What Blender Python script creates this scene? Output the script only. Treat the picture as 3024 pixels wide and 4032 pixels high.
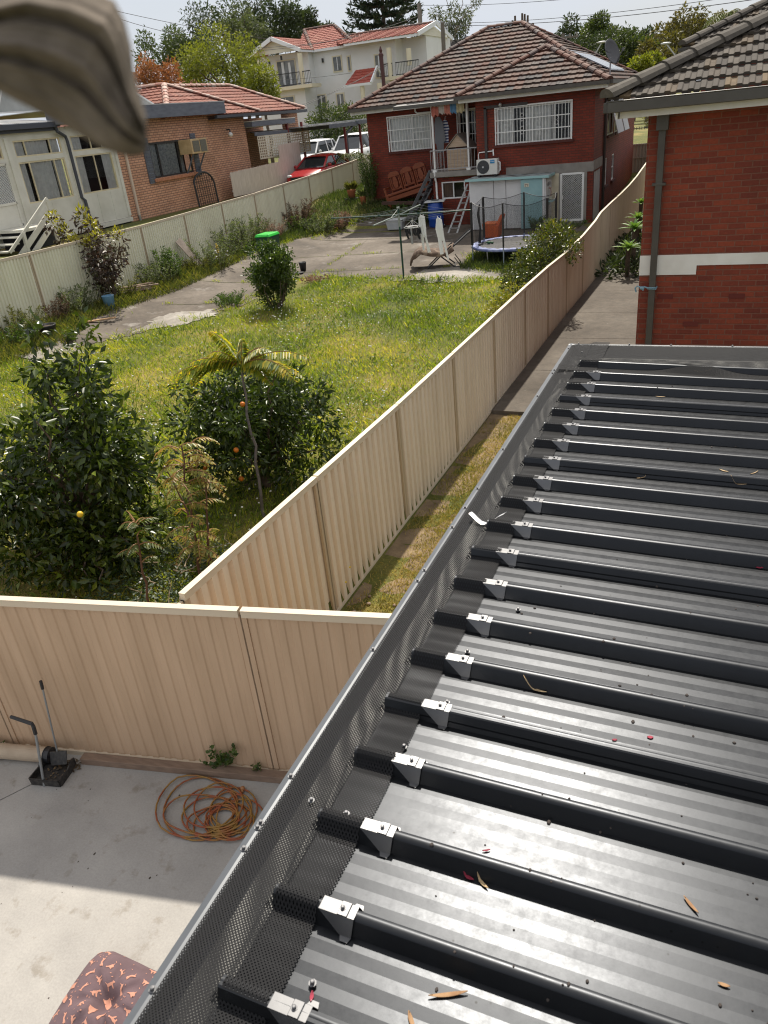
import bpy, bmesh, math, random
import numpy as np
from mathutils import Vector, Matrix
rnd = random.Random(7)
R = math.radians
for o in list(bpy.data.objects): bpy.data.objects.remove(o)
sc = bpy.context.scene
COL = sc.collection
# ------------------------------------------------------------------ camera (metres, Z up; eye 5.04 m above the side lawn)
EYE = 5.04
FPX, YAW, PITCH, ROLL = 2995.3, -.4406, .4771, .1063
def _rot(a, b, c):
    ca, sa, cb, sb = math.cos(a), math.sin(a), math.cos(b), math.sin(b)
    f = np.array([sa*cb, ca*cb, -sb]); r = np.array([ca, -sa, 0.]); d = np.cross(f, r)
    cc, s_ = math.cos(c), math.sin(c)
    return np.array([cc*r+s_*d, -s_*r+cc*d, f])
CM = _rot(YAW, PITCH, ROLL)
cam = bpy.data.cameras.new('camera'); camo = bpy.data.objects.new('camera', cam); COL.objects.link(camo)
rr, dd, ff = CM
camo.matrix_world = Matrix(((rr[0], -dd[0], -ff[0], 0), (rr[1], -dd[1], -ff[1], 0), (rr[2], -dd[2], -ff[2], EYE), (0, 0, 0, 1)))
cam.sensor_fit = 'VERTICAL'; cam.sensor_height = 24; cam.lens = 24*FPX/4032
cam.clip_start = .02; cam.clip_end = 3000
cam.dof.use_dof = True; cam.dof.focus_distance = 9; cam.dof.aperture_fstop = cam.lens/3.0
sc.camera = camo; sc.cycles.filter_width = 1.15
sc.render.resolution_x, sc.render.resolution_y = 768, 1024
# ------------------------------------------------------------------ sky, sun, exposure
SUN_EL, SUN_AZ = R(54), R(-11)          # hazy high sun, a little left of straight ahead
w = bpy.data.worlds.new('World'); sc.world = w; w.use_nodes = True
nt = w.node_tree; nt.nodes.clear()
wo = nt.nodes.new('ShaderNodeOutputWorld'); bg = nt.nodes.new('ShaderNodeBackground'); bg.inputs[1].default_value = .082
sky = nt.nodes.new('ShaderNodeTexSky'); sky.sky_type = 'NISHITA'; sky.sun_disc = False
sky.sun_elevation = SUN_EL; sky.sun_rotation = SUN_AZ; sky.dust_density = 2.5; sky.air_density = 1.0
tc = nt.nodes.new('ShaderNodeTexCoord'); mp = nt.nodes.new('ShaderNodeMapping'); mp.inputs['Scale'].default_value = (1, 1, 3.2)
nz = nt.nodes.new('ShaderNodeTexNoise'); nz.inputs['Scale'].default_value = 2.6; nz.inputs['Detail'].default_value = 7; nz.inputs['Roughness'].default_value = .55
rp = nt.nodes.new('ShaderNodeValToRGB'); rp.color_ramp.elements[0].position = .3; rp.color_ramp.elements[1].position = .62
rp.color_ramp.elements[0].color = (.62, .62, .62, 1); rp.color_ramp.elements[1].color = (.97, .97, .97, 1)
cl = nt.nodes.new('ShaderNodeMixRGB')
sp = nt.nodes.new('ShaderNodeSeparateXYZ'); ch = nt.nodes.new('ShaderNodeValToRGB')        # cloud deck: thin grey near the horizon, bright overhead
ch.color_ramp.elements[0].position = .0; ch.color_ramp.elements[0].color = (6.6, 7.1, 7.9, 1); ch.color_ramp.elements[1].position = .55; ch.color_ramp.elements[1].color = (8.6, 8.6, 8.8, 1)
nt.links.new(tc.outputs['Generated'], sp.inputs[0]); nt.links.new(sp.outputs['Z'], ch.inputs[0]); nt.links.new(ch.outputs[0], cl.inputs[2])
L = nt.links.new
L(tc.outputs['Generated'], mp.inputs[0]); L(mp.outputs[0], nz.inputs['Vector']); L(nz.outputs[0], rp.inputs[0])
L(rp.outputs[0], cl.inputs[0]); L(sky.outputs[0], cl.inputs[1]); L(cl.outputs[0], bg.inputs[0]); L(bg.outputs[0], wo.inputs[0])
sl = bpy.data.lights.new('sun', 'SUN'); sl.energy = 4.7; sl.angle = R(1.2); sl.color = (1, .93, .82)
so = bpy.data.objects.new('sun', sl); COL.objects.link(so)
sd = Vector((math.sin(SUN_AZ)*math.cos(SUN_EL), math.cos(SUN_AZ)*math.cos(SUN_EL), math.sin(SUN_EL)))
so.rotation_euler = sd.to_track_quat('Z', 'Y').to_euler(); so.location = (0, 0, 60)
sc.view_settings.view_transform = 'Standard'; sc.view_settings.look = 'None'
sc.view_settings.exposure = 0.34; sc.view_settings.gamma = 1
# ------------------------------------------------------------------ measuring helpers: a sight line met with a known plane
def ray(px, py): return CM.T @ np.array([(px-1512)/FPX, (py-2016)/FPX, 1.])
E3 = np.array([0, 0, EYE])
def at(px, py, Y): d = ray(px, py); return Vector(d*(Y/d[1])+E3)
def atx(px, py, X): d = ray(px, py); return Vector(d*(X/d[0])+E3)
def atz(px, py, z): d = ray(px, py); return Vector(d*((z-EYE)/d[2])+E3)
def sm(x, a, b): t = min(1, max(0, (x-a)/(b-a))); return t*t*(3-2*t)
def Zn(x, y):                            # the neighbour's yard rises to the back and to the left
    z = .15+.02*min(y, 40)+.01*(-3.75-max(x, -18))+.22*sm(-x, 14.2, 17)
    z += .85*sm(y, 30.3, 33)*sm(-x, 10.9, 12.2)
    z = z+(2.4-z)*sm(-x, 17.6, 18.8) if y < 46 else z
    return z+(2.7-z)*sm(y, 40, 54)
def Zg(x, y):
    if x > -3.72: return 2.4*sm(y, 34, 54)+.3*sm(y, 52, 70)
    return Zn(x, y)
def gn(px, py, dz=0):
    d = ray(px, py); t = 1.
    for _ in range(80):
        P = d*t; t = .5*t+.5*(Zn(max(P[0], -17.1), min(P[1], 34))+dz-EYE)/d[2]
    if d[0]*t < -17.0: P = atx(px, py, -16.95); P.z = Zn(-16.95, P.y)+dz; return P
    return Vector(d*t+E3)
# ------------------------------------------------------------------ mesh helpers
class MB:
    def __init__(s): s.v = []; s.f = []
    def add(s, vs, fs):
        n = len(s.v); s.v += [tuple(v) for v in vs]; s.f += [tuple(i+n for i in f) for f in fs]; return s
    def poly(s, pts): return s.add(pts, [tuple(range(len(pts)))])
    def hexa(s, p): return s.add(p, [(0, 3, 2, 1), (4, 5, 6, 7), (0, 1, 5, 4), (1, 2, 6, 5), (2, 3, 7, 6), (3, 0, 4, 7)])
    def box(s, c, d, rz=0, rx=0, ry=0):
        m = Matrix.Rotation(rz, 3, 'Z') @ Matrix.Rotation(ry, 3, 'Y') @ Matrix.Rotation(rx, 3, 'X')
        c = Vector(c); x, y, z = d[0]/2, d[1]/2, d[2]/2
        return s.hexa([c+m@Vector(q) for q in ((-x, -y, -z), (x, -y, -z), (x, y, -z), (-x, y, -z), (-x, -y, z), (x, -y, z), (x, y, z), (-x, y, z))])
    def beam(s, a, b, w_, h, up=(0, 0, 1)):
        a, b = Vector(a), Vector(b); d = (b-a).normalized(); sd_ = d.cross(Vector(up))
        if sd_.length < 1e-4: sd_ = d.cross(Vector((1, 0, 0)))
        sd_.normalize(); u = sd_.cross(d); sd_ *= w_/2; u *= h/2
        return s.hexa([a-sd_-u, a+sd_-u, b+sd_-u, b-sd_-u, a-sd_+u, a+sd_+u, b+sd_+u, b-sd_+u])
    def tube(s, pts, r, n=8, closed=False, cap=True):
        pts = [Vector(p) for p in pts]; k = len(pts); rs = r if isinstance(r, (list, tuple)) else [r]*k
        N = None; rings = []
        for i in range(k):
            a = pts[i-1] if (i > 0 or closed) else pts[i]; b = pts[(i+1) % k] if (i < k-1 or closed) else pts[i]
            t = (b-a); t = t.normalized() if t.length > 1e-9 else Vector((0, 0, 1))
            if N is None: N = t.cross(Vector((0, 0, 1)) if abs(t.z) < .9 else Vector((1, 0, 0))).normalized()
            else:
                N = N-t*N.dot(t); N = N.normalized() if N.length > 1e-6 else t.orthogonal().normalized()
            Bn = t.cross(N); rings.append([pts[i]+(N*math.cos(2*math.pi*j/n)+Bn*math.sin(2*math.pi*j/n))*rs[i] for j in range(n)])
        o = len(s.v)
        for q in rings: s.v += [tuple(v) for v in q]
        for i in range(k if closed else k-1):
            for j in range(n):
                a_, b_ = o+i*n, o+((i+1) % k)*n
                s.f.append((a_+j, a_+(j+1) % n, b_+(j+1) % n, b_+j))
        if cap and not closed:
            s.f.append(tuple(o+j for j in range(n-1, -1, -1))); s.f.append(tuple(o+(k-1)*n+j for j in range(n)))
        return s
    def lathe(s, c, prof, n=16, cap=True):
        c = Vector(c); o = len(s.v); k = len(prof)
        for r_, z in prof:
            for j in range(n): s.v.append((c.x+r_*math.cos(2*math.pi*j/n), c.y+r_*math.sin(2*math.pi*j/n), c.z+z))
        for i in range(k-1):
            for j in range(n): s.f.append((o+i*n+j, o+i*n+(j+1) % n, o+(i+1)*n+(j+1) % n, o+(i+1)*n+j))
        if cap: s.f.append(tuple(o+j for j in range(n-1, -1, -1))); s.f.append(tuple(o+(k-1)*n+j for j in range(n)))
        return s
    def ball(s, c, r, nu=10, nv=6):
        r = r if isinstance(r, (tuple, list)) else (r, r, r); c = Vector(c); o = len(s.v)
        for i in range(1, nv):
            for j in range(nu):
                a, b = math.pi*i/nv, 2*math.pi*j/nu
                s.v.append((c.x+r[0]*math.sin(a)*math.cos(b), c.y+r[1]*math.sin(a)*math.sin(b), c.z+r[2]*math.cos(a)))
        t = len(s.v); s.v += [(c.x, c.y, c.z+r[2]), (c.x, c.y, c.z-r[2])]
        for i in range(nv-2):
            for j in range(nu): s.f.append((o+i*nu+j, o+(i+1)*nu+j, o+(i+1)*nu+(j+1) % nu, o+i*nu+(j+1) % nu))
        for j in range(nu):
            s.f.append((t, o+j, o+(j+1) % nu)); s.f.append((t+1, o+(nv-2)*nu+(j+1) % nu, o+(nv-2)*nu+j))
        return s
    def prism(s, pts, off):
        off = Vector(off); n = len(pts); a = [Vector(p) for p in pts]
        return s.add(a+[p+off for p in a], [tuple(range(n-1, -1, -1)), tuple(range(n, 2*n))]+[(i, (i+1) % n, n+(i+1) % n, n+i) for i in range(n)])
    def grid(s, P):                      # P: rows of points
        o = len(s.v); m = len(P[0])
        for row in P: s.v += [tuple(p) for p in row]
        for i in range(len(P)-1):
            for j in range(m-1): s.f.append((o+i*m+j, o+i*m+j+1, o+(i+1)*m+j+1, o+(i+1)*m+j))
        return s
    def build(s, name, mat, parent=None, smooth=False, fix=True, solid=0, bevel=0, local=False):
        me = bpy.data.meshes.new(name); me.from_pydata(s.v, [], s.f)
        if fix:
            bm = bmesh.new(); bm.from_mesh(me); bmesh.ops.recalc_face_normals(bm, faces=bm.faces); bm.to_mesh(me); bm.free()
        me.materials.append(mat)
        if smooth: me.polygons.foreach_set('use_smooth', [True]*len(me.polygons))
        o = bpy.data.objects.new(name, me); COL.objects.link(o)
        if parent is not None:
            o.parent = parent
            if not local: o.location = -world_loc(parent)
        if solid:
            m = o.modifiers.new('s', 'SOLIDIFY'); m.thickness = solid; m.offset = 0
        if bevel:
            m = o.modifiers.new('b', 'BEVEL'); m.width = bevel; m.segments = 2; m.limit_method = 'ANGLE'
        return o
def world_loc(o):
    l = Vector(o.location)
    while o.parent: o = o.parent; l = l+Vector(o.location)
    return l
def tag(o, label=None, cat=None, group=None, kind=None):
    if label: o['label'] = label
    if cat: o['category'] = cat
    if group: o['group'] = group
    if kind: o['kind'] = kind
    return o
def thing(name, loc, label, cat, group=None):
    o = bpy.data.objects.new(name, None); COL.objects.link(o); o.location = Vector(loc); o.empty_display_size = .2
    return tag(o, label, cat, group)
def copy_tree(o, parent=None):
    c = o.copy(); COL.objects.link(c)
    if parent: c.parent = parent
    for ch in list(o.children): copy_tree(ch, c)
    return c
# ------------------------------------------------------------------ materials
MATS = {}
def nm(name):
    m = bpy.data.materials.new(name); m.use_nodes = True; t = m.node_tree
    return m, t, t.nodes['Principled BSDF'], t.nodes, t.links.new
def pos(N): g = N.new('ShaderNodeNewGeometry'); return g.outputs['Position']
def ramp(N, stops, interp='LINEAR'):
    r_ = N.new('ShaderNodeValToRGB'); cr = r_.color_ramp; cr.interpolation = interp
    while len(cr.elements) < len(stops): cr.elements.new(.5)
    for e, (p, c) in zip(cr.elements, stops): e.position = p; e.color = (*c, 1) if len(c) == 3 else c
    return r_
def noise(N, Lk, vec, scale, detail=4, rough=.55):
    n_ = N.new('ShaderNodeTexNoise'); n_.inputs['Scale'].default_value = scale; n_.inputs['Detail'].default_value = detail; n_.inputs['Roughness'].default_value = rough
    Lk(vec, n_.inputs['Vector']); return n_.outputs[0]
def mixc(N, Lk, fac, a, b, mode='MIX'):
    m = N.new('ShaderNodeMixRGB'); m.blend_type = mode
    for i, q in ((0, fac), (1, a), (2, b)):
        if isinstance(q, (int, float)): m.inputs[i].default_value = q
        elif isinstance(q, tuple): m.inputs[i].default_value = (*q, 1)
        else: Lk(q, m.inputs[i])
    return m.outputs[0]
def bump(N, Lk, h, strength, dist, bs):
    b_ = N.new('ShaderNodeBump'); b_.inputs['Strength'].default_value = strength; b_.inputs['Distance'].default_value = dist
    Lk(h, b_.inputs['Height']); Lk(b_.outputs[0], bs.inputs['Normal'])
def M(name, c, rough=.6, metal=0, c2=None, scale=3, detail=5, bmp=0, bscale=60, spec=None, lo=.35, hi=.65, stretch=None):
    if name in MATS: return MATS[name]
    m, t, b, N, Lk = nm(name); b.inputs['Base Color'].default_value = (*c, 1); b.inputs['Roughness'].default_value = rough; b.inputs['Metallic'].default_value = metal
    if spec is not None: b.inputs['Specular IOR Level'].default_value = spec
    p = pos(N)
    if stretch:
        q = N.new('ShaderNodeMapping'); q.inputs['Scale'].default_value = stretch; Lk(p, q.inputs[0]); p = q.outputs[0]
    if c2:
        r_ = ramp(N, [(lo, c), (hi, c2)]); Lk(noise(N, Lk, p, scale, detail), r_.inputs[0]); Lk(r_.outputs[0], b.inputs['Base Color'])
    if bmp: bump(N, Lk, noise(N, Lk, p, bscale, 4), bmp, .01, b)
    MATS[name] = m; return m
def brick(name, c1, c2, mortar, axis, bw=.24, rh=.086, ms=.011, dark=None, patch=.25):
    key = name+axis
    if key in MATS: return MATS[key]
    m, t, b, N, Lk = nm(key); p = pos(N); s = N.new('ShaderNodeSeparateXYZ'); Lk(p, s.inputs[0]); c = N.new('ShaderNodeCombineXYZ')
    Lk(s.outputs['X' if axis == 'x' else 'Y'], c.inputs[0]); Lk(s.outputs['Z'], c.inputs[1])
    br = N.new('ShaderNodeTexBrick'); Lk(c.outputs[0], br.inputs['Vector'])
    br.inputs['Color1'].default_value = (*c1, 1); br.inputs['Color2'].default_value = (*c2, 1); br.inputs['Mortar'].default_value = (*mortar, 1)
    br.inputs['Scale'].default_value = 1; br.inputs['Brick Width'].default_value = bw; br.inputs['Row Height'].default_value = rh
    br.inputs['Mortar Size'].default_value = ms; br.inputs['Mortar Smooth'].default_value = .3; br.inputs['Bias'].default_value = -.1
    r_ = ramp(N, [(.3, (.62, .62, .62)), (.7, (1.12, 1.08, 1.05))]); Lk(noise(N, Lk, p, 1.1, 6), r_.inputs[0])
    c3 = mixc(N, Lk, patch*2, br.outputs[0], r_.outputs[0], 'MULTIPLY')
    r2 = ramp(N, [(.35, (.8, .8, .8)), (.7, (1.1, 1.1, 1.1))]); Lk(noise(N, Lk, p, 28, 3), r2.inputs[0])
    Lk(mixc(N, Lk, .6, c3, r2.outputs[0], 'MULTIPLY'), b.inputs['Base Color']); b.inputs['Roughness'].default_value = .78
    iv = N.new('ShaderNodeMath'); iv.operation = 'SUBTRACT'; iv.inputs[0].default_value = 1; Lk(br.outputs['Fac'], iv.inputs[1])
    bump(N, Lk, iv.outputs[0], .7, .008, b); MATS[key] = m; return m
def leafm(name, cols, rough=.45, tr=.35, spec=.5, trc=None):
    if name in MATS: return MATS[name]
    m, t, b, N, Lk = nm(name); a = N.new('ShaderNodeAttribute'); a.attribute_name = 'rnd'
    r_ = ramp(N, [(i/(len(cols)-1), c) for i, c in enumerate(cols)]); Lk(a.outputs['Fac'], r_.inputs[0]); Lk(r_.outputs[0], b.inputs['Base Color'])
    b.inputs['Roughness'].default_value = rough; b.inputs['Specular IOR Level'].default_value = spec
    tl = N.new('ShaderNodeBsdfTranslucent'); mx = N.new('ShaderNodeMixShader'); mx.inputs[0].default_value = tr
    Lk(mixc(N, Lk, 1.0, r_.outputs[0], trc or (1.7, 1.75, .8), 'MULTIPLY'), tl.inputs['Color'])
    Lk(b.outputs[0], mx.inputs[1]); Lk(tl.outputs[0], mx.inputs[2]); Lk(mx.outputs[0], N['Material Output'].inputs['Surface'])
    MATS[name] = m; return m
def leaves(name, mat, P, D, Nn, ln, wd, rv, parent=None, fold=.25, curl=0.0):
    """diamond leaves: base points P, direction D, face normal N, length, width, random value per leaf"""
    n = len(P); D = D/np.linalg.norm(D, axis=1)[:, None]; S = np.cross(D, Nn); S /= np.linalg.norm(S, axis=1)[:, None]+1e-9; U = np.cross(S, D)
    ln = np.broadcast_to(ln, n)[:, None]; wd = np.broadcast_to(wd, n)[:, None]
    mid = P+D*ln*.45; V = np.stack([P, mid+S*wd*.5+U*wd*fold, P+D*ln-U*ln*curl, mid-S*wd*.5+U*wd*fold], 1).reshape(-1, 3)
    i = np.arange(n)*4; F = np.stack([i, i+1, i+2, i, i+2, i+3], 1).reshape(-1)
    return rawmesh(name, mat, V, F, np.repeat(rv, 4), parent)
def rawmesh(name, mat, V, F, rv, parent=None):
    me = bpy.data.meshes.new(name); nf = len(F)//3
    me.vertices.add(len(V)); me.vertices.foreach_set('co', V.astype(np.float32).ravel())
    me.loops.add(len(F)); me.loops.foreach_set('vertex_index', F.astype(np.int32)); me.polygons.add(nf)
    me.polygons.foreach_set('loop_start', np.arange(nf, dtype=np.int32)*3); me.polygons.foreach_set('loop_total', np.full(nf, 3, np.int32))
    at_ = me.attributes.new('rnd', 'FLOAT', 'POINT'); at_.data.foreach_set('value', rv.astype(np.float32))
    me.update(calc_edges=True); me.materials.append(mat); o = bpy.data.objects.new(name, me); COL.objects.link(o)
    if parent is not None: o.parent = parent; o.location = -world_loc(parent)
    return o
def crown(name, mat, clumps, n, ln, wd, seed, parent=None, inner=.35, droop=.1, up=.4, fold=.25, curl=.05, squash=1.0):
    """leaves spread through a set of clumps (x,y,z,r); light and dark come from the light only"""
    g = np.random.default_rng(seed); C = np.array(clumps, float); wgt = C[:, 3]**2; k = g.choice(len(C), n, p=wgt/wgt.sum())
    d = g.normal(size=(n, 3)); d /= np.linalg.norm(d, axis=1)[:, None]
    rad = C[k, 3]*(inner+(1-inner)*g.random(n)**.5)*(1+.12*g.normal(size=n)); d2 = d.copy(); d2[:, 2] *= squash; P = C[k, :3]+d2*rad[:, None]
    D = d+g.normal(size=(n, 3))*.55; D[:, 2] -= droop; Nn = d*.5+g.normal(size=(n, 3))*.6; Nn[:, 2] += up
    s = .6+.7*g.random(n); rv = np.clip(.5+.22*g.normal(size=n)+.25*(g.random(len(C))[k]-.5), 0, 1)
    return leaves(name, mat, P, D, Nn, ln*s, wd*s, rv, parent, fold, curl)
def blob(c, r, n, seed, rr_=(.3, .55), flat=1.0):
    """n clump spheres filling an ellipsoid c, r=(rx,ry,rz)"""
    q = random.Random(seed); out = []
    for _ in range(n):
        while True:
            v = Vector((q.uniform(-1, 1), q.uniform(-1, 1), q.uniform(-1, 1)))
            if v.length < 1: break
        v = v.normalized()*v.length**.5*.8
        out.append((c[0]+v.x*r[0], c[1]+v.y*r[1], c[2]+v.z*r[2], q.uniform(*rr_)*(r[0]+r[1]+r[2])/3))
    return out
def limb(mb, a, b, r0, r1, wob=.06, seed=0, k=6, n=7):
    q = random.Random(seed); a, b = Vector(a), Vector(b); l = (b-a).length; pts = []; rs = []
    for i in range(k+1):
        t = i/k; j = Vector((q.uniform(-1, 1), q.uniform(-1, 1), q.uniform(-.4, .4)))*wob*l*(0 if i in (0, k) else 1)
        pts.append(a.lerp(b, t)+j); rs.append(r0+(r1-r0)*t)
    mb.tube(pts, rs, n); return pts
def wallh(mb, o, u, n, U, V, holes, depth=.1):
    """front face of a wall with rectangular openings and their reveals; u along, Z up, n outward"""
    o, u, n = Vector(o), Vector(u), Vector(n); Z = Vector((0, 0, 1)); P = lambda a, b, d=0: o+u*a+Z*b-n*d
    us = sorted({U[0], U[1]} | {h[i] for h in holes for i in (0, 1)}); vs = sorted({V[0], V[1]} | {h[i] for h in holes for i in (2, 3)})
    for a, b in zip(us, us[1:]):
        for c, d in zip(vs, vs[1:]):
            if any(h[0] <= (a+b)/2 <= h[1] and h[2] <= (c+d)/2 <= h[3] for h in holes): continue
            mb.poly([P(a, c), P(b, c), P(b, d), P(a, d)])
    for a, b, c, d in holes:
        for q in (((a, c), (b, c)), ((b, c), (b, d)), ((b, d), (a, d)), ((a, d), (a, c))):
            mb.poly([P(*q[0]), P(*q[1]), P(*q[1], depth), P(*q[0], depth)])
    return mb
# ================================================================== shared materials
cream = M('fence_cream', (.77, .67, .53), .55, 0, (.62, .52, .39), 1.6, 7, 0, 60, None, .35, .8, (2.5, 2.5, .3))
cream_left = M('fence_cream_left', (.80, .78, .62), .55, 0, (.68, .65, .50), 1.2, 6, 0, 60, None, .35, .8, (2, 2, .3))
post_m = M('fence_post', (.50, .40, .27), .6)
cream_rail = M('fence_rail', (.66, .58, .45), .5, 0, (.6, .51, .38), 2)
white_paint = M('white_paint', (.78, .77, .73), .5, 0, (.66, .64, .59), 2.2, 6)
white_metal = M('white_metal', (.82, .82, .80), .4)
cream_paint = M('cream_paint', (.74, .68, .52), .5, 0, (.62, .56, .42), 3)
dark_grey = M('dark_grey_paint', (.075, .08, .085), .45, 0, (.11, .115, .12), 4)
blue_grey = M('blue_grey_paint', (.15, .165, .20), .6, 0, (.10, .11, .14), 2.5, 6, 0, 60, None, .35, .7, (1, 1, 4))
black_pl = M('black_plastic', (.02, .02, .022), .45)
black_iron = M('black_iron', (.025, .025, .027), .5)
steel = M('galvanised_steel', (.55, .55, .56), .35, .8, (.45, .46, .47), 9)
dark_glass = M('dark_glass', (.015, .017, .02), .06, 0, None, 1, 1, 0, 1, .8)
curtain_m = M('curtain_cloth', (.80, .80, .78), .9, 0, (.66, .66, .65), 5)
conc = M('concrete_plain', (.36, .34, .30), .85, 0, (.26, .245, .22), 2, 7, .4, 40)
terracotta = M('terracotta', (.42, .14, .06), .8)
soil = M('soil', (.06, .042, .03), .95, 0, (.10, .07, .045), 14)
bark = M('bark', (.13, .095, .07), .9, 0, (.07, .05, .037), 14, 6, .6, 40)
# ================================================================== ground: one sheet to the horizon
def gl(a, b, st): return list(np.arange(a, b, st))
xs = [-900, -500, -300, -200, -140, -100, -80, -60, -50, -42, -36, -32, -29, -27, -25, -23]+gl(-21, -3.85, .45)+[-3.78, -3.71]+gl(-3.2, 6, 1.0)+[8, 12, 18, 26, 40, 60, 90, 140, 200, 320, 600, 900]
ys = [-60, -20, -6, -2]+gl(0, 46, .6)+[48, 50, 53, 57, 62, 70, 85, 100, 130, 180, 260, 400, 700, 1300]
gm = MB()
def fence_y(x): return 3.51+(x+5.81)*.48/2.6
gm.grid([[(x, y, (Zg(x, y)-(0.03 if x > -3.75 else 0)) if y > fence_y(x)+.7 else -.10) for x in xs] for y in ys])
m, t, b, N, Lk = nm('ground_soil_and_grass'); p = pos(N)
r1 = ramp(N, [(.32, (.06, .08, .012)), (.5, (.12, .125, .02)), (.62, (.22, .18, .045)), (.75, (.28, .21, .085))]); Lk(noise(N, Lk, p, .55, 7, .6), r1.inputs[0])
r2 = ramp(N, [(.3, (.55, .55, .55)), (.7, (1.25, 1.2, 1.1))]); Lk(noise(N, Lk, p, 16, 5), r2.inputs[0])
Lk(mixc(N, Lk, .8, r1.outputs[0], r2.outputs[0], 'MULTIPLY'), b.inputs['Base Color']); b.inputs['Roughness'].default_value = .95
bump(N, Lk, noise(N, Lk, p, 30, 5), .8, .03, b)
tag(gm.build('ground', m, fix=False, smooth=True), None, None, None, 'structure')
# ------------------------------------------------------------------ draped sheets: old concrete, with ragged edges where grass has crept in
def inside(x, y, poly):
    c = False; j = len(poly)-1
    for i in range(len(poly)):
        xi, yi = poly[i]; xj, yj = poly[j]
        if (yi > y) != (yj > y) and x < (xj-xi)*(y-yi)/(yj-yi)+xi: c = not c
        j = i
    return c
from mathutils import noise as mnoise
def vn(x, y, s=1.0): return mnoise.noise(Vector((x*s, y*s, 3.7)))
def drape(name, poly, mat, st, dz, hf, rag=0.0):
    x0, x1 = min(p[0] for p in poly), max(p[0] for p in poly); y0, y1 = min(p[1] for p in poly), max(p[1] for p in poly)
    nx, ny = int((x1-x0)/st)+2, int((y1-y0)/st)+2; idx = {}; mb = MB()
    def vid(i, j):
        if (i, j) not in idx:
            x, y = x0+i*st, y0+j*st; idx[(i, j)] = len(mb.v); mb.v.append((x, y, hf(x, y)+dz))
        return idx[(i, j)]
    for i in range(nx):
        for j in range(ny):
            x, y = x0+(i+.5)*st, y0+(j+.5)*st
            if inside(x+rag*vn(x, y, 1.3)+rag*.6*vn(y, x, 4), y+rag*vn(x+9, y, 1.3)+rag*.6*vn(y+5, x, 4), poly): mb.f.append((vid(i, j), vid(i+1, j), vid(i+1, j+1), vid(i, j+1)))
    return tag(mb.build(name, mat, fix=False, smooth=True), None, None, None, 'structure')
def concrete_old(name, stops, joints=True, light=(.42, .40, .37), lf=(.58, .66)):
    m, t, b, N, Lk = nm(name); p = pos(N)
    r1 = ramp(N, stops); Lk(noise(N, Lk, p, .5, 8, .62), r1.inputs[0])
    r2 = ramp(N, [(.3, (.7, .7, .7)), (.72, (1.2, 1.18, 1.15))]); Lk(noise(N, Lk, p, 9, 7, .65), r2.inputs[0])
    c = mixc(N, Lk, .9, r1.outputs[0], r2.outputs[0], 'MULTIPLY')
    r3 = ramp(N, [(lf[0], (0, 0, 0)), (lf[1], (1, 1, 1))]); Lk(noise(N, Lk, p, .8, 9, .7), r3.inputs[0])
    c = mixc(N, Lk, r3.outputs[0], c, light)
    Lk(c, b.inputs['Base Color']); b.inputs['Roughness'].default_value = .88
    bump(N, Lk, noise(N, Lk, p, 35, 6), .4, .01, b); return m
old = concrete_old('old_concrete', [(.3, (.05, .039, .029)), (.5, (.112, .091, .07)), (.7, (.20, .17, .14))], True, (.30, .275, .245), (.58, .72))
YARD = [(-16.3, 26.8), (-15.0, 31.0), (-13.6, 32.0), (-11.3, 31.4), (-9.3, 31.6), (-9.2, 30.0), (-6.2, 29.9), (-6.0, 31.0), (-4.8, 31.0), (-4.8, 29.2), (-6.3, 26.8), (-7.6, 25.4), (-7.4, 23.8), (-6.0, 22.6), (-6.2, 21.4), (-8.2, 21.9), (-10.2, 22.0), (-12.0, 22.3), (-13.2, 21.6), (-12.6, 18.6), (-13.6, 16.6), (-14.8, 14.8), (-14.9, 13.2), (-16.2, 13.5), (-16.2, 16.0), (-16.3, 19.0), (-16.4, 23.0)]
drape('concrete_yard', YARD, old, .14, .014, Zn, .30)
pale = concrete_old('pale_worn_concrete', [(.3, (.17, .15, .125)), (.52, (.28, .255, .22)), (.72, (.42, .395, .36))], True, (.15, .13, .105), (.54, .66))
drape('worn_patch', [(-9.6, 21.75), (-8.0, 23.6), (-7.2, 23.4), (-5.7, 22.2), (-6.2, 21.35), (-8.2, 21.6)], pale, .12, .022, Zn, .35)
drape('worn_patch', [(-15.9, 13.3), (-15.8, 14.6), (-15.0, 14.6), (-14.4, 14.2), (-14.6, 13.1)], pale, .12, .022, Zn, .25)
drape('worn_patch', [(-14.4, 15.9), (-14.6, 17.4), (-13.4, 18.3), (-12.9, 17.6), (-13.5, 16.4)], pale, .12, .020, Zn, .3)
crack = M('crack_dirt', (.05, .045, .03), .95, 0, (.12, .12, .04), 3)
cj = MB()
for a, b_ in (((-14.9, 22.6), (-9.5, 23.4)), ((-15.5, 25.2), (-9.4, 26.2)), ((-12.2, 22.2), (-12.9, 28.5)), ((-10.2, 22.0), (-10.9, 30.6)), ((-15.2, 18.6), (-12.8, 19.2)), ((-16.2, 21.2), (-13.4, 21.7)), ((-16.2, 15.4), (-14.6, 15.3)), ((-15.6, 28.6), (-8.9, 28.9))):
    pts = []
    for i in range(13):
        t_ = i/12; x, y = a[0]+(b_[0]-a[0])*t_, a[1]+(b_[1]-a[1])*t_; pts.append((x+.05*vn(x, y, 3), y+.05*vn(y, x, 3)))
    for q, r_ in zip(pts, pts[1:]):
        wv = .022
        cj.poly([(q[0], q[1]-wv, Zn(*q)+.019), (r_[0], r_[1]-wv, Zn(*r_)+.019), (r_[0], r_[1]+wv, Zn(*r_)+.019), (q[0], q[1]+wv, Zn(*q)+.019)])
tag(cj.build('slab_joints', crack, fix=False), None, None, None, 'structure')
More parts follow.
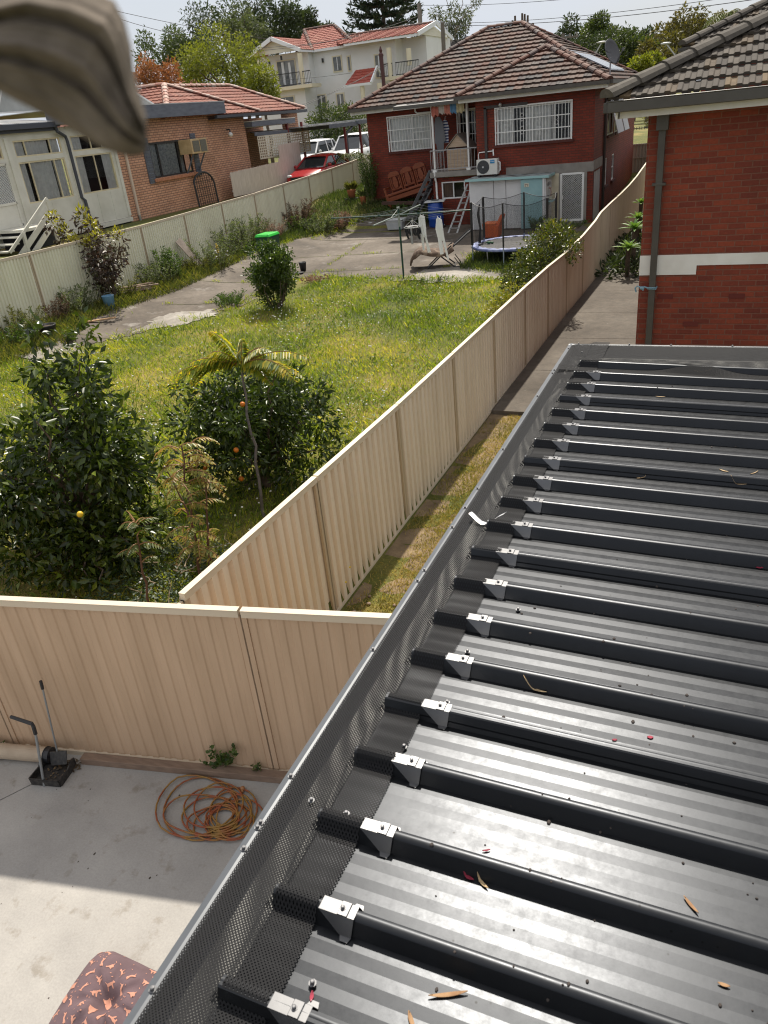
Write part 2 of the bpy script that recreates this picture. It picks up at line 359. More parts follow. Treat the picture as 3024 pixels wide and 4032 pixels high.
# side path of the lower lot, with slab joints, and the swept patio in front
path_m = concrete_old('path_concrete', [(.3, (.062, .050, .037)), (.5, (.102, .085, .067)), (.72, (.155, .135, .11))], True, (.34, .32, .27), (.63, .72))
pm = MB()
yy = 12.92
for k in range(14):
    y1 = yy+2.45
    pm.box((-1.9, (yy+y1)/2, -.02), (3.55, y1-yy-.018, .14)); yy = y1
tag(pm.build('side_path', path_m), None, None, None, 'structure')
m, t, b, N, Lk = nm('patio_concrete'); p = pos(N)
r1 = ramp(N, [(.3, (.30, .285, .265)), (.7, (.41, .39, .36))]); Lk(noise(N, Lk, p, 1.6, 8, .6), r1.inputs[0])
r2 = ramp(N, [(.58, (1, 1, 1)), (.70, (.66, .61, .54))]); Lk(noise(N, Lk, p, 5, 5, .6), r2.inputs[0])
r3 = ramp(N, [(.3, (.86, .86, .86)), (.7, (1.08, 1.08, 1.08))]); Lk(noise(N, Lk, p, 60, 5, .7), r3.inputs[0])
Lk(mixc(N, Lk, .9, mixc(N, Lk, .75, r1.outputs[0], r2.outputs[0], 'MULTIPLY'), r3.outputs[0], 'MULTIPLY'), b.inputs['Base Color']); b.inputs['Roughness'].default_value = .8
bump(N, Lk, noise(N, Lk, p, 25, 6), .25, .008, b)
FD = Vector((2.6, .48, 0)).normalized(); FN = Vector((FD.y, -FD.x, 0))         # front fence runs along FD, FN points to the camera
FA = Vector((-5.81, 3.51, 0))
def fp(s, d=0, z=0): q = FA+FD*s+FN*d; return Vector((q.x, q.y, z))
pb = MB()
j0, j1 = Vector((-5.31, 3.18)), Vector((-5.60, 2.70)); jd = (j1-j0).normalized()
J = lambda k: Vector((j0.x+jd.x*k, j0.y+jd.y*k, 0)); jn = Vector((-jd.y, jd.x, 0)); jn = jn if jn.x > 0 else -jn
A_ = [J(-.55)+jn*.006, J(9)+jn*.006, Vector((4, -5, 0)), Vector((4, 5, 0))]; B_ = [J(-.55)-jn*.006, J(9)-jn*.006, Vector((-14, -5, 0)), Vector((-14, 1.9, 0))]
e = fp(5.6, .05)
pb.prism([A_[0], A_[1], A_[2], Vector((4, e.y, 0)), e], (0, 0, -.12)); pb.prism([B_[0], B_[1], B_[2], B_[3]], (0, 0, -.12))
tag(pb.build('patio_slab', m), None, None, None, 'structure')
# ================================================================== steel sheet fences
def corr(mb, a, b_, za, zb, ta, tb, per=.158, dep=.032):
    a, b_ = Vector((a[0], a[1], 0)), Vector((b_[0], b_[1], 0)); d = b_-a; l = d.length; d.normalize(); n = Vector((d.y, -d.x, 0))
    s = [0.]; o = [0]; x = 0
    while x < l-per*.98:
        for f_, q in ((.34, 0), (.44, 1), (.9, 1), (1.0, 0)): s.append(x+per*f_); o.append(q)
        x += per
    s.append(l); o.append(0)
    rows = [[], []]
    for x, q in zip(s, o):
        p_ = a+d*x+n*(dep*(q-.5)); t_ = x/l
        rows[0].append((p_.x, p_.y, za+(zb-za)*t_)); rows[1].append((p_.x, p_.y, ta+(tb-ta)*t_))
    mb.grid(rows)
def fence(root_name, label, posts, mat, rail, cat='fence', seamy=True, per=.158, dep=.032, pm=None):
    c = posts[len(posts)//2]; root = thing(root_name, (c[0], c[1], c[2]), label, cat)
    for i, (p_, q) in enumerate(zip(posts, posts[1:])):
        mb = MB(); corr(mb, p_, q, p_[2]+.03, q[2]+.03, p_[3]-.02, q[3]-.02, per, dep); mb.build('panel', mat, root, fix=False)
        d = Vector((q[0]-p_[0], q[1]-p_[1], 0)).normalized()*.012
        a, b_ = Vector((p_[0], p_[1], p_[3]))+d, Vector((q[0], q[1], q[3]))-d
        r_ = MB(); r_.beam(a+Vector((0, 0, -.02)), b_+Vector((0, 0, -.02)), .052, .062); r_.beam(a+Vector((0, 0, .014)), b_+Vector((0, 0, .014)), .062, .006); r_.build('top_rail', rail, root)
        r_ = MB(); r_.beam(Vector((p_[0], p_[1], p_[2]+.025)), Vector((q[0], q[1], q[2]+.025)), .045, .05); r_.build('bottom_rail', rail, root)
    for i, p_ in enumerate(posts):
        q = posts[i+1] if i+1 < len(posts) else posts[i-1]; d = Vector((q[0]-p_[0], q[1]-p_[1], 0)).normalized(); n = Vector((d.y, -d.x, 0))
        mb = MB(); P = Vector((p_[0], p_[1], 0)); h = p_[3]-.05-p_[2]+.2
        for s_ in (-1, 1):
            mb.beam(P+d*(s_*.021)+Vector((0, 0, p_[2]-.2)), P+d*(s_*.021)+Vector((0, 0, p_[3]-.045)), .030, .056, up=d)
        mb.build('post', pm or post_m, root)
    return root
s0 = -2.64
fr = [tuple(fp(s_))[:2]+(0.0, 1.74) for s_ in (-5.28, -2.64, 0, 2.645, 5.25)]
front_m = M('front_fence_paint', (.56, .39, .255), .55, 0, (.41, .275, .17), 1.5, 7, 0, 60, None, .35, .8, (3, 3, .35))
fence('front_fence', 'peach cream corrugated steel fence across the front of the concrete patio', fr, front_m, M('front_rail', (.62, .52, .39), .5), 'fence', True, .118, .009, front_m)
rp_ = [(-3.74, 3.97, 0, 1.80), (-3.74, 6.33, 0, 1.75), (-3.74, 8.67, 0, 1.70), (-3.73, 11.0, 0, 1.69), (-3.72, 13.35, 0, 1.68), (-3.70, 15.7, 0, 1.68), (-3.68, 17.9, 0, 1.66), (-3.66, 20.1, 0, 1.60), (-3.62, 22.3, 0, 1.65), (-3.60, 24.2, 0, 1.74), (-3.59, 25.2, 0, 1.84), (-3.58, 27.2, 0, 1.86), (-3.56, 29.6, 0, 1.87), (-3.55, 32.0, 0, 1.9), (-3.55, 34.4, 0, 1.97), (-3.55, 36.8, .1, 2.1), (-3.55, 39.2, .35, 2.22), (-3.55, 41.6, .7, 2.6), (-3.55, 44, 1.0, 2.9)]
fence('boundary_fence', 'long cream corrugated steel fence with a kinked top, between the lawn and the side path', rp_, cream, cream_rail, 'fence', True, .158, .048)
lp = []
for k in range(17):
    y = 9.0+2.365*k; lp.append((-17.35, y, Zn(-17.35, y)-.05, float(np.interp(y, [9, 15.13, 15.55, 20.44, 22.83, 25.27, 27.63, 30, 32.1, 33.7, 35.8, 38.1, 39.6, 48], [2.69, 2.70, 2.68, 2.67, 2.71, 2.78, 2.82, 2.92, 2.99, 3.07, 3.15, 3.27, 3.39, 3.8]))))
fence('garden_fence', 'pale cream steel fence with flat wide panels along the far left garden bed', lp, cream_left, cream_rail, 'fence', True, .11)
# ================================================================== the dark metal patio roof in front
RS = .0225
def rz(x): return EYE-1.73-RS*x          # height of the rib tops
RH = .046                                # rib height
def roofmat(name, base, rough, met):
    m, t, b, N, Lk = nm(name); p = pos(N)
    r1 = ramp(N, [(.3, tuple(c*.93 for c in base)), (.72, tuple(c*1.07 for c in base))]); Lk(noise(N, Lk, p, 5, 6, .65), r1.inputs[0])
    q = N.new('ShaderNodeMapping'); q.inputs['Scale'].default_value = (1, 1, 1); Lk(p, q.inputs[0])
    v = N.new('ShaderNodeTexVoronoi'); v.inputs['Scale'].default_value = 24; Lk(q.outputs[0], v.inputs['Vector'])
    r3 = ramp(N, [(.045, (.55, .53, .5)), (.10, (1, 1, 1))]); Lk(v.outputs['Distance'], r3.inputs[0])      # dust spots
    r4 = ramp(N, [(.52, (0, 0, 0)), (.6, (1, 1, 1))]); Lk(noise(N, Lk, p, 4, 2), r4.inputs[0])
    c = mixc(N, Lk, 1, r1.outputs[0], mixc(N, Lk, r4.outputs[0], (1, 1, 1), r3.outputs[0]), 'MULTIPLY')
    Lk(c, b.inputs['Base Color']); b.inputs['Metallic'].default_value = met
    rr2 = ramp(N, [(.3, (rough*.86,)*3), (.7, (rough*1.14,)*3)]); Lk(noise(N, Lk, p, 32, 8, .75), rr2.inputs[0]); Lk(rr2.outputs[0], b.inputs['Roughness'])
    bump(N, Lk, noise(N, Lk, p, 18, 3), .03, .004, b)
    return m
roof_m = roofmat('roof_sheet_paint', (.029, .031, .0345), .35, .8)
rib_m = roof_m
cap_m = roofmat('cap_metal', (.15, .151, .155), .40, .85)
screw_m = M('screw_steel', (.16, .16, .165), .45, .6)
gut_out = M('gutter_paint', (.10, .108, .12), .45, .2, (.08, .088, .098), 6)
gut_in = M('gutter_inside', (.30, .30, .285), .5, .1, (.2, .2, .19), 3)
# perforated plastic-coated mesh: the holes are real see-through holes in the material
m, t, b, N, Lk = nm('gutter_mesh'); uv = N.new('ShaderNodeUVMap'); sx = N.new('ShaderNodeSeparateXYZ'); Lk(uv.outputs[0], sx.inputs[0])
def mth(op, a, b_=None):
    n_ = N.new('ShaderNodeMath'); n_.operation = op
    for i, q in enumerate((a, b_)):
        if q is None: continue
        if isinstance(q, (int, float)): n_.inputs[i].default_value = q
        else: Lk(q, n_.inputs[i])
    return n_.outputs[0]
CELL = .0105
su = mth('MULTIPLY', sx.outputs[0], 2*math.pi/CELL*.5); sv = mth('MULTIPLY', sx.outputs[1], 2*math.pi/CELL*.5)
d1 = mth('ABSOLUTE', mth('SINE', mth('ADD', su, sv))); d2 = mth('ABSOLUTE', mth('SINE', mth('SUBTRACT', su, sv)))
hole = mth('GREATER_THAN', mth('MINIMUM', d1, d2), .69)
b.inputs['Base Color'].default_value = (.018, .018, .019, 1); b.inputs['Roughness'].default_value = .75; b.inputs['Specular IOR Level'].default_value = .15
tr_ = N.new('ShaderNodeBsdfTransparent'); mx = N.new('ShaderNodeMixShader'); Lk(hole, mx.inputs[0]); Lk(b.outputs[0], mx.inputs[1]); Lk(tr_.outputs[0], mx.inputs[2]); Lk(mx.outputs[0], N['Material Output'].inputs['Surface'])
mesh_m = m
roof = thing('patio_roof', (1.5, 3, 3.2), 'dark grey ribbed metal patio roof with mesh covered gutter, filling the lower right', 'roof')
YR = lambda i: .7527+.25*(20-i)          # front top edge of rib i
XL, XR = -.895, 5.2
def prof():                              # cross-section along Y of one 250 mm pitch, measured back from the rib's front top edge
    pts = [(-.0015, -.0055), (.0005, -.0012), (.005, .0010), (.010, .0024), (.015, .0030), (.020, .0024), (.025, .0008), (.0285, -.005), (.046, -RH)]
    y = .050; n = 6; wd = (.232-.050)/n
    for k in range(n):
        pts += [(y, -RH+(.0 if k % 2 == 0 else .0011))]; y += wd
    pts += [(.2325, -RH)]
    return pts
def roof_z(x, y):                        # surface height under a point (for leaves and mesh)
    f = (y-YR(20)) % .25
    P = prof()+[(.2485, -.0055), (.25, -.0025)]
    return rz(x)+float(np.interp(f, [q[0] for q in P], [q[1] for q in P]))
# sheets of four pans; every fourth rib carries a lap
for k, (i0, i1) in enumerate(((1, 4), (4, 8), (8, 12), (12, 16), (16, 20), (20, 24))):
    mb = MB(); rows = []
    ylist = []
    for i in range(i1, i0, -1):          # near to far
        ylist += [(YR(i)+a, z) for a, z in prof()]
    ylist += [(YR(i0)+a, z) for a, z in prof()[:9]]
    if k > 0: ylist = [(y+(.0), z+.0) for y, z in ylist]
    lift = .0016*(k % 2)
    mb.grid([[(x, y, rz(x)+z+lift) for y, z in ylist] for x in (XL, 0, 2, XR)])
    ob = mb.build('roof_sheet', roof_m, roof, fix=False, smooth=True); bm = bmesh.new(); bm.from_mesh(ob.data)
    for e in bm.edges: e.smooth = len(e.link_faces) == 2 and max(v.co.z-rz(v.co.x) for v in e.verts) > -.004 and e.calc_face_angle(9) < .7
    bm.to_mesh(ob.data); bm.free()
    lap = MB(); yf = YR(i1)              # overlapping lip hanging down the front of the lap rib
    if i1 < 24: lap.grid([[(x, y, rz(x)+z) for y, z in ((yf+.026, .004), (yf+.002, .004), (yf-.003, .001), (yf-.0125, -.024), (yf-.0128, -.030))] for x in (XL, 2, XR)]); lap.build('lap_lip', roof_m, roof, fix=False)
# end caps that pin the mesh: a folded channel on each rib, tapering to a foot on the pan, with a screw
JX = {1: .55, 2: -.711, 3: -.71, 4: -.70, 5: -.69, 6: -.69, 7: -.70, 8: -.70, 9: -.695, 10: -.69, 11: -.685, 12: -.69, 13: -.676, 14: -.67, 15: -.67, 16: -.67, 17: -.675, 18: -.666, 19: -.668, 20: -.669, 21: -.67}
for i in range(1, 22):
    y = YR(i); x1 = JX[i]; x0 = x1-.095; g = .004
    mb = MB()
    T = lambda x, dy, dz: (x, y+dy, rz(x)+dz)
    mb.grid([[T(x0, -.004, g), T(x0, .032, g)], [T(x0+.05, -.004, g), T(x0+.05, .032, g)], [T(x0+.052, -.004, g+.003), T(x0+.052, .032, g+.003)], [T(x1-.02, -.004, g+.003), T(x1-.02, .032, g+.003)], [T(x1-.018, -.004, g), T(x1-.018, .032, g)], [T(x1, -.004, g), T(x1, .032, g)]])
    for s_, ya, yb in ((1, -.004, -.0235), (-1, .032, .0515)):
        f = -.042
        mb.poly([T(x0, ya, g), T(x1, ya, g), T(x1-.004, yb, f), T(x1-.034, yb, f)])
        mb.poly([T(x1-.034, yb, f), T(x1-.004, yb, f), T(x1-.008, yb-s_*.014, f), T(x1-.028, yb-s_*.014, f)])
        if s_ > 0: mb.poly([T(x0, ya, g), T(x1-.034, yb, f), T(x1-.044, yb+.012, f), T(x0-.004, ya+.006, g-.002)])
    mb.build('end_cap', cap_m, roof, fix=False, solid=.0012)
    sc_ = MB(); sc_.lathe((x1-.036, y+.014, rz(x1)+g+.003), [(.008, 0), (.008, .002), (.0048, .002), (.0048, .008), (.003, .009)], 8); sc_.build('screw', screw_m, roof)
# gutter along the left side and the far end
GZ = 3.262; GX0, GX1, GY1 = -1.095, -.955, 6.185
g = MB()
g.grid([[(x, y, z) for x, z in ((GX0, GZ-.12), (GX0, GZ), (GX0+.02, GZ+.004), (GX0+.036, GZ))] for y in (-.6, 2, 4, GY1)])
g.grid([[(x, y, z) for y, z in ((GY1, GZ-.12), (GY1, GZ), (GY1-.02, GZ+.004), (GY1-.036, GZ))] for x in (GX0, 1, 3, XR)])
g.build('gutter_lip', gut_out, roof, fix=False)
g = MB()
g.grid([[(x, y, z) for x, z in ((GX0+.05, GZ-.0855), (-.90, GZ-.088), (-.87, GZ-.06))] for y in (-.6, 2, 4, GY1-.03)])
g.grid([[(x, y, z) for y, z in ((GY1-.036, GZ), (GY1-.034, GZ-.085), (5.60, GZ-.088), (5.58, GZ-.06))] for x in (GX0+.03, 1, 3, XR)])
g.build('gutter_trough', gut_in, roof, fix=False); g = MB(); g.grid([[(x, y, z) for x, z in ((GX0+.036, GZ), (GX0+.034, GZ-.075), (GX0+.05, GZ-.0855))] for y in (-.6, 2, 4, GY1-.03)]); g.build('shaded_gutter_front', gut_out, roof, fix=False)  # trough's inner front wall: darker outer paint stands in for its shade
def uvmesh(name, rows, uvs, mat, parent):
    mb = MB(); mb.grid(rows); o = mb.build(name, mat, parent, fix=False); me = o.data; lay = me.uv_layers.new(name='UVMap'); m_ = len(rows[0])
    fl = [u for r_ in uvs for u in r_]
    for lp_ in me.loops: lay.data[lp_.index].uv = fl[lp_.vertex_index]
    return o
# side mesh: from the lip over the trough, then draped over the rib ends
rows, uvs = [], []
ny = 760
for k in range(ny+1):
    y = -.4+k*(GY1-.05+.4)/ny; row, uvr = [], []
    for j, x in enumerate((GX0+.03, GX0+.075, -.98, -.925, -.905, -.885, -.84, -.80, -.765)):
        sag = .010*vn(y*1.1, x, 1.7)+.012*vn(y*.45, 2.2, 1.0)
        if x < -.92: z = GZ+.006+(.0 if j == 0 else .012*math.sin((x-GX0)*9))+sag*(j > 0)
        else:
            f = sm(x, -.925, -.885); z = (GZ+.014+sag)*(1-f)+f*(max(roof_z(x, y) if y < 5.7 else rz(x)-RH, rz(x)-RH+.004)+.006+.35*abs(sag))
        xx = x+(.012*vn(y, 7, 2.5) if j == 8 else 0)
        row.append((xx, y, z)); uvr.append((y, x))
    rows.append(row); uvs.append(uvr)
uvmesh('gutter_mesh', rows, uvs, mesh_m, roof)
# far mesh, slumped over the far end of the roof
rows, uvs = [], []
for k in range(241):
    x = GX0+.05+k*(XR-GX0-.05)/240; row, uvr = [], []
    edge = 5.42-.10*sm(x, -.6, .3)*sm(-x, -1.2, -.4)-.14*sm(x, 1.2, 2.2)+.03*vn(x, 1, 1.5)
    for j in range(11):
        t_ = j/10; y = (GY1-.04)*(1-t_)+edge*t_
        base = roof_z(x, y) if y < 5.7 else rz(x)-RH
        zz = GZ+.008+.02*math.sin(t_*2.4)+.02*vn(x*.9, y*2, 1.3)*t_
        z = max(base+.006 if (y < 5.56 and x > XL) else zz, zz*(1-sm(t_, .55, .8))+(base+.006)*sm(t_, .55, .8))
        row.append((x, y, z)); uvr.append((x, y))
    rows.append(row); uvs.append(uvr)
uvmesh('gutter_mesh', rows, uvs, mesh_m, roof)
# screws along the lips and a few through the mesh
def screw(x, y, z):
    s_ = MB(); s_.lathe((x, y, z), [(.010, 0), (.010, .002), (.0055, .002), (.0055, .010), (.003, .011)], 8); s_.build('screw', screw_m, roof)
for px, py in ((1264, 3088), (1110, 3224+40), (1045, 3268), (990, 3351), (634, 3910), (1490, 2562), (1790, 2078), (1835, 2000), (1985, 1770), (2110, 1560), (2180, 1470), (2190, 1458), (2249, 1372), (1660, 2290), (1686, 2248), (1890, 1925)):
    P = atz(px, py, GZ+.004); screw(GX0+.02, P.y, GZ+.003)
for px, py in ((2275, 1361), (2480, 1352), (2645, 1350), (2885, 1343)):
    P = atz(px, py, GZ+.004); screw(P.x, GY1-.018, GZ+.003)
for px, py in ((1223, 3133), (1368, 3228), (2292, 1380), (2328, 1416), (1590, 2930), (1228, 3858), (2040, 2388), (1840, 2555), (1760, 2755)):
    P = atz(px, py, rz(-.8)-RH+.02); screw(P.x, P.y, (GZ+.02 if P.x < -.92 else roof_z(P.x, P.y)+.008))
# a strip of silver flashing lying across the mesh
fl = MB(); rows = []
A, B = atz(1852, 2032, 3.29), atz(1990, 2040, 3.30)
for k in range(9):
    t_ = k/8; x = A.x+(B.x-A.x)*t_; y = A.y+(B.y-A.y)*t_-.05*math.sin(t_*3.1); z = GZ+.03+.016*math.cos(t_*6.3)+.02*t_
    rows.append([(x-.004, y-.013, z), (x, y, z+.002), (x+.004, y+.013, z)])
fl.grid(rows); tag(fl.build('foil_strip', M('foil', (.75, .75, .74), .3, .7), None, fix=False, solid=.001), 'crumpled silver foil strip lying across the black gutter mesh', 'strip')
# fascia board and posts that carry the roof
mb = MB(); mb.box((2.1, 5.55, 3.10), (5.9, .05, .18)); mb.box((-.86, 2.5, 3.10), (.05, 6.2, .18)); mb.build('fascia', gut_out, roof)
for y in (5.5, .2):
    mb = MB(); mb.box((-.80, y, 1.5), (.09, .09, 3.05)); mb.build('post', gut_out, roof)
# wind-blown litter on the sheets
leaf_dry = M('dry_leaf', (.36, .22, .11), .8, 0, (.25, .13, .06), 30)
leaf_pale = M('dry_leaf_pale', (.50, .38, .22), .8, 0, (.38, .26, .14), 30)
leaf_red = M('red_petal', (.32, .02, .05), .7, 0, (.2, .01, .03), 40)
def dryleaf(px, py, ln, wd, ang, mat, label, curl=.25, name='dry_leaf', group='dry leaves on the metal roof'):
    P = atz(px, py, rz(.6)-RH); z0 = roof_z(P.x, P.y)
    for _ in range(6): P = atz(px, py, z0+.002); z0 = .5*z0+.5*roof_z(P.x, P.y)
    rows = []
    ln, wd = (ln*.62, wd*.62) if mat is leaf_red else (ln*.85, wd*.85)
    for k in range(9):
        t_ = k/8-.5; wv = wd*max(.04, (1-(2*t_)**2))**.8; x = t_*ln; y = curl*ln*(t_*t_-.1); c, s_ = math.cos(ang), math.sin(ang); nx, ny_ = -s_, c
        cx, cy = P.x+x*c-y*s_, P.y+x*s_+y*c; z = max(z0, roof_z(cx, cy))+.002+.006*abs(2*t_)**2*min(1, ln*8)
        rows.append([(cx-nx*wv/2, cy-ny_*wv/2, z+.003), (cx, cy, z), (cx+nx*wv/2, cy+ny_*wv/2, z+.003)])
    mb = MB(); mb.grid(rows); o = mb.build(name, mat, None, fix=False, solid=.0008, smooth=True); tag(o, label, 'leaf', group)
dryleaf(2105, 2716, .10, .012, -.25, leaf_pale, 'long curved tan leaf against a rib in the middle of the metal roof', .2)
dryleaf(1765, 3918, .105, .012, .45, leaf_dry, 'straight brown gum leaf on the nearest roof pan', .04)
dryleaf(1620, 4020, .05, .012, -.9, leaf_dry, 'short folded tan leaf cut off by the bottom edge of the photo', .1)
dryleaf(2720, 3565, .06, .010, -.8, leaf_dry, 'small brown sliver on the brightest roof pan at the right', .05)
dryleaf(2850, 3880, .03, .010, .0, leaf_dry, 'tiny brown triangular leaf low on the right of the roof', .1)
dryleaf(2905, 1910, .09, .008, -.2, leaf_pale, 'pale crescent shaped leaf beside a rib near the right edge', .5)
dryleaf(2525, 1882, .06, .006, .6, leaf_pale, 'thin pale stalk lying across a far roof pan', .05)
dryleaf(2765, 1462, .13, .010, .1, leaf_pale, 'long straw coloured leaf by the farthest roof cap', .1)
dryleaf(2600, 1563, .07, .008, .0, leaf_pale, 'flat tan leaf on a rib of the far roof sheets', .05)
dryleaf(2850, 1855, .06, .010, -.5, leaf_pale, 'pale pointed leaf on a far pan by the right edge of the photo', .1)
dryleaf(2970, 1863, .07, .006, .9, leaf_pale, 'pale curved twig near the right edge of the far roof', .15)
dryleaf(1845, 3455, .05, .016, -.3, leaf_red, 'crimson bottlebrush tuft with tan bract below a near rib', .2, 'flower_tuft', 'red flower litter on the metal roof')
dryleaf(1900, 3478, .05, .010, -.6, leaf_pale, 'tan bract next to the crimson tuft below a near rib', .2)
dryleaf(1915, 3350, .035, .009, .5, leaf_red, 'dark purple shred on a near roof pan', .2, 'flower_tuft', 'red flower litter on the metal roof')
dryleaf(2560, 2905, .03, .02, .2, leaf_red, 'red petal on the middle roof pans left of another petal', .1, 'flower_tuft', 'red flower litter on the metal roof')
dryleaf(2420, 2915, .025, .014, .4, leaf_red, 'small dark red petal on the middle roof pans', .1, 'flower_tuft', 'red flower litter on the metal roof')
dryleaf(2990, 2236, .045, .02, .1, leaf_red, 'ruffled red petal against a rib by the right edge', .1, 'flower_tuft', 'red flower litter on the metal roof')
dryleaf(1228, 3925, .04, .014, 1.9, leaf_red, 'bright red bottlebrush tuft caught in the nearest mesh', .1, 'flower_tuft', 'red flower litter on the metal roof')
q = random.Random(5); deb = MB()
for k in range(420):
    x, y = q.uniform(-.6, 2.6), q.uniform(.3, 5.2); y = y if q.random() < .5 else .3+(y-.3)*.5; z = roof_z(x, y); r_ = q.choice((.0025, .003, .004, .006))
    deb.ball((x, y, z+r_*.4), (r_, r_*q.uniform(.6, 1.6), r_*.7), 6, 4)
tag(deb.build('roof_grit', M('grit', (.05, .04, .035), .9), None, fix=False), 'dark specks of grit and seed scattered over the metal roof', 'grit', None, 'stuff')
# ================================================================== tiled roofs
def tile_mat(name, cols, rough=.6, spec=.5, blotch=(.35, .35, .33), bl=(.60, .72)):
    if name in MATS: return MATS[name]
    m, t, b, N, Lk = nm(name); uv = N.new('ShaderNodeUVMap'); f = N.new('ShaderNodeVectorMath'); f.operation = 'FLOOR'; Lk(uv.outputs[0], f.inputs[0])
    wn = N.new('ShaderNodeTexWhiteNoise'); wn.noise_dimensions = '2D'; Lk(f.outputs[0], wn.inputs['Vector'])
    r_ = ramp(N, [(i/(len(cols)-1), c) for i, c in enumerate(cols)]); Lk(wn.outputs['Value'], r_.inputs[0])
    p = pos(N); r2 = ramp(N, [(.3, (.7, .7, .7)), (.7, (1.2, 1.2, 1.2))]); Lk(noise(N, Lk, p, 9, 6, .7), r2.inputs[0])
    c = mixc(N, Lk, .8, r_.outputs[0], r2.outputs[0], 'MULTIPLY'); r3 = ramp(N, [(bl[0], (0, 0, 0)), (bl[1], (.7, .7, .7))]); Lk(noise(N, Lk, p, 3.3, 7, .7), r3.inputs[0])
    Lk(mixc(N, Lk, r3.outputs[0], c, blotch), b.inputs['Base Color']); b.inputs['Roughness'].default_value = rough; b.inputs['Specular IOR Level'].default_value = spec
    MATS[name] = m; return m
def tiles(A, B, C, D, tw, th, amp, lift, kind, mb, uvs, seg=6):
    """courses of tiles over the face A,B (eave, left to right) up to D,C; real laps and waves"""
    A, B, C, D = map(Vector, (A, B, C, D)); u = (B-A).normalized(); n = u.cross(((D+C)/2-(A+B)/2)).normalized(); n = n if n.z > 0 else -n
    up = n.cross(u).normalized(); up = up if up.z > 0 else -up
    H = (D-A).dot(up); k = max(1, round(H/th)); h = H/k
    la, lb = (D-A).dot(u)/H, (C-B).dot(u)/H; W = (B-A).dot(u)
    def prof(x):
        f = (x/tw) % 1
        if kind == 'roman': return amp*max(0, math.sin(f*2*math.pi)) if f < .5 else amp*.15*math.sin((f-.5)*2*math.pi)
        return amp*(1 if f < .42 else 0)
    for r_ in range(k):
        v0, v1 = r_*h, (r_+1)*h; xl0, xr0, xl1, xr1 = la*v0, W+lb*v0, la*v1, W+lb*v1
        i0, i1 = math.floor(min(xl0, xl1)/tw*seg), math.ceil(max(xr0, xr1)/tw*seg); cols = []
        for i in range(i0, i1+1):
            x = i*tw/seg; a0 = min(max(x, xl0), xr0); a1 = min(max(x, xl1), xr1)
            if kind == 'flat':
                xx = x+(tw/2 if r_ % 2 else 0); z = prof(xx+1e-5)
            else: z = prof(x)
            cols.append((a0, a1, z, x))
        o = len(mb.v); jit = .004*math.sin(r_*7.1)
        for a0, a1, z, x in cols:
            mb.v += [tuple(A+u*a0+up*(v0-.012+jit)+n*(z-.01)), tuple(A+u*a0+up*(v0-.012+jit)+n*(z+lift)), tuple(A+u*a1+up*v1+n*z*.6)]
        for j in range(len(cols)-1):
            a, b_ = o+j*3, o+(j+1)*3; tx = (cols[j][3]+tw/seg*.5+(tw/2 if (kind == 'flat' and r_ % 2) else 0))/tw
            mb.f.append((a, b_, b_+1, a+1)); uvs.append((tx, r_+.5)); mb.f.append((a+1, b_+1, b_+2, a+2)); uvs.append((tx, r_+.5))
def tiled(name, faces, tw, th, amp, lift, kind, mat, parent, seg=6):
    mb = MB(); uvs = []
    for k, F in enumerate(faces):
        n0 = len(uvs); tiles(*F, tw, th, amp, lift, kind, mb, uvs, seg)
        for i in range(n0, len(uvs)): uvs[i] = (uvs[i][0]+37*k, uvs[i][1]+11*k)
    o = mb.build(name, mat, parent, fix=False); lay = o.data.uv_layers.new(name='UVMap')
    for p_ in o.data.polygons:
        for li in p_.loop_indices: lay.data[li].uv = uvs[p_.index]
    return o
def caps(name, a, b_, r_, ln, mat, parent, lift=.02):
    a, b_ = Vector(a), Vector(b_); L_ = (b_-a).length; k = max(1, round(L_/ln)); d = (b_-a).normalized(); s_ = d.cross(Vector((0, 0, 1))).normalized(); u = s_.cross(d)
    mb = MB()
    for i in range(k):
        p0 = a+d*(L_*i/k); p1 = a+d*(L_*(i+1)/k+.03); R0, R1 = r_*1.12, r_*.9; rows = []
        for P, q in ((p0, R0), (p1, R1)):
            rows.append([P+s_*(q*math.cos(t_))+u*(q*.75*math.sin(t_)+lift-.03) for t_ in [math.pi*j/6 for j in range(7)]])
        mb.grid(rows); mb.poly(rows[0])
    o = mb.build(name, mat, parent, fix=False, smooth=False); lay = o.data.uv_layers.new(name='UVMap'); n_ = 0
    for p_ in o.data.polygons:
        for li in p_.loop_indices: lay.data[li].uv = (p_.index//7*3+.5, 3.5)
    return o
X_, Y_, Z_ = Vector((1, 0, 0)), Vector((0, 1, 0)), Vector((0, 0, 1))
def curtain(parent, o, u, n, u0, u1, v0, v1, d, mat=None, seed=1, name='curtain', amp=.02):
    q = random.Random(seed); rows = []; k = max(8, int((u1-u0)/.03)); ph = q.uniform(0, 6); f = q.uniform(38, 52)
    for v in (v0, (v0+v1)/2, v1):
        rows.append([Vector(o)+u*(u0+(u1-u0)*i/k)+Z_*v-n*(d+amp*math.sin((u0+(u1-u0)*i/k)*f+ph+.6*math.sin(i*.7))) for i in range(k+1)])
    mb = MB(); mb.grid(rows); return mb.build(name, mat or curtain_m, parent, fix=False, smooth=True)
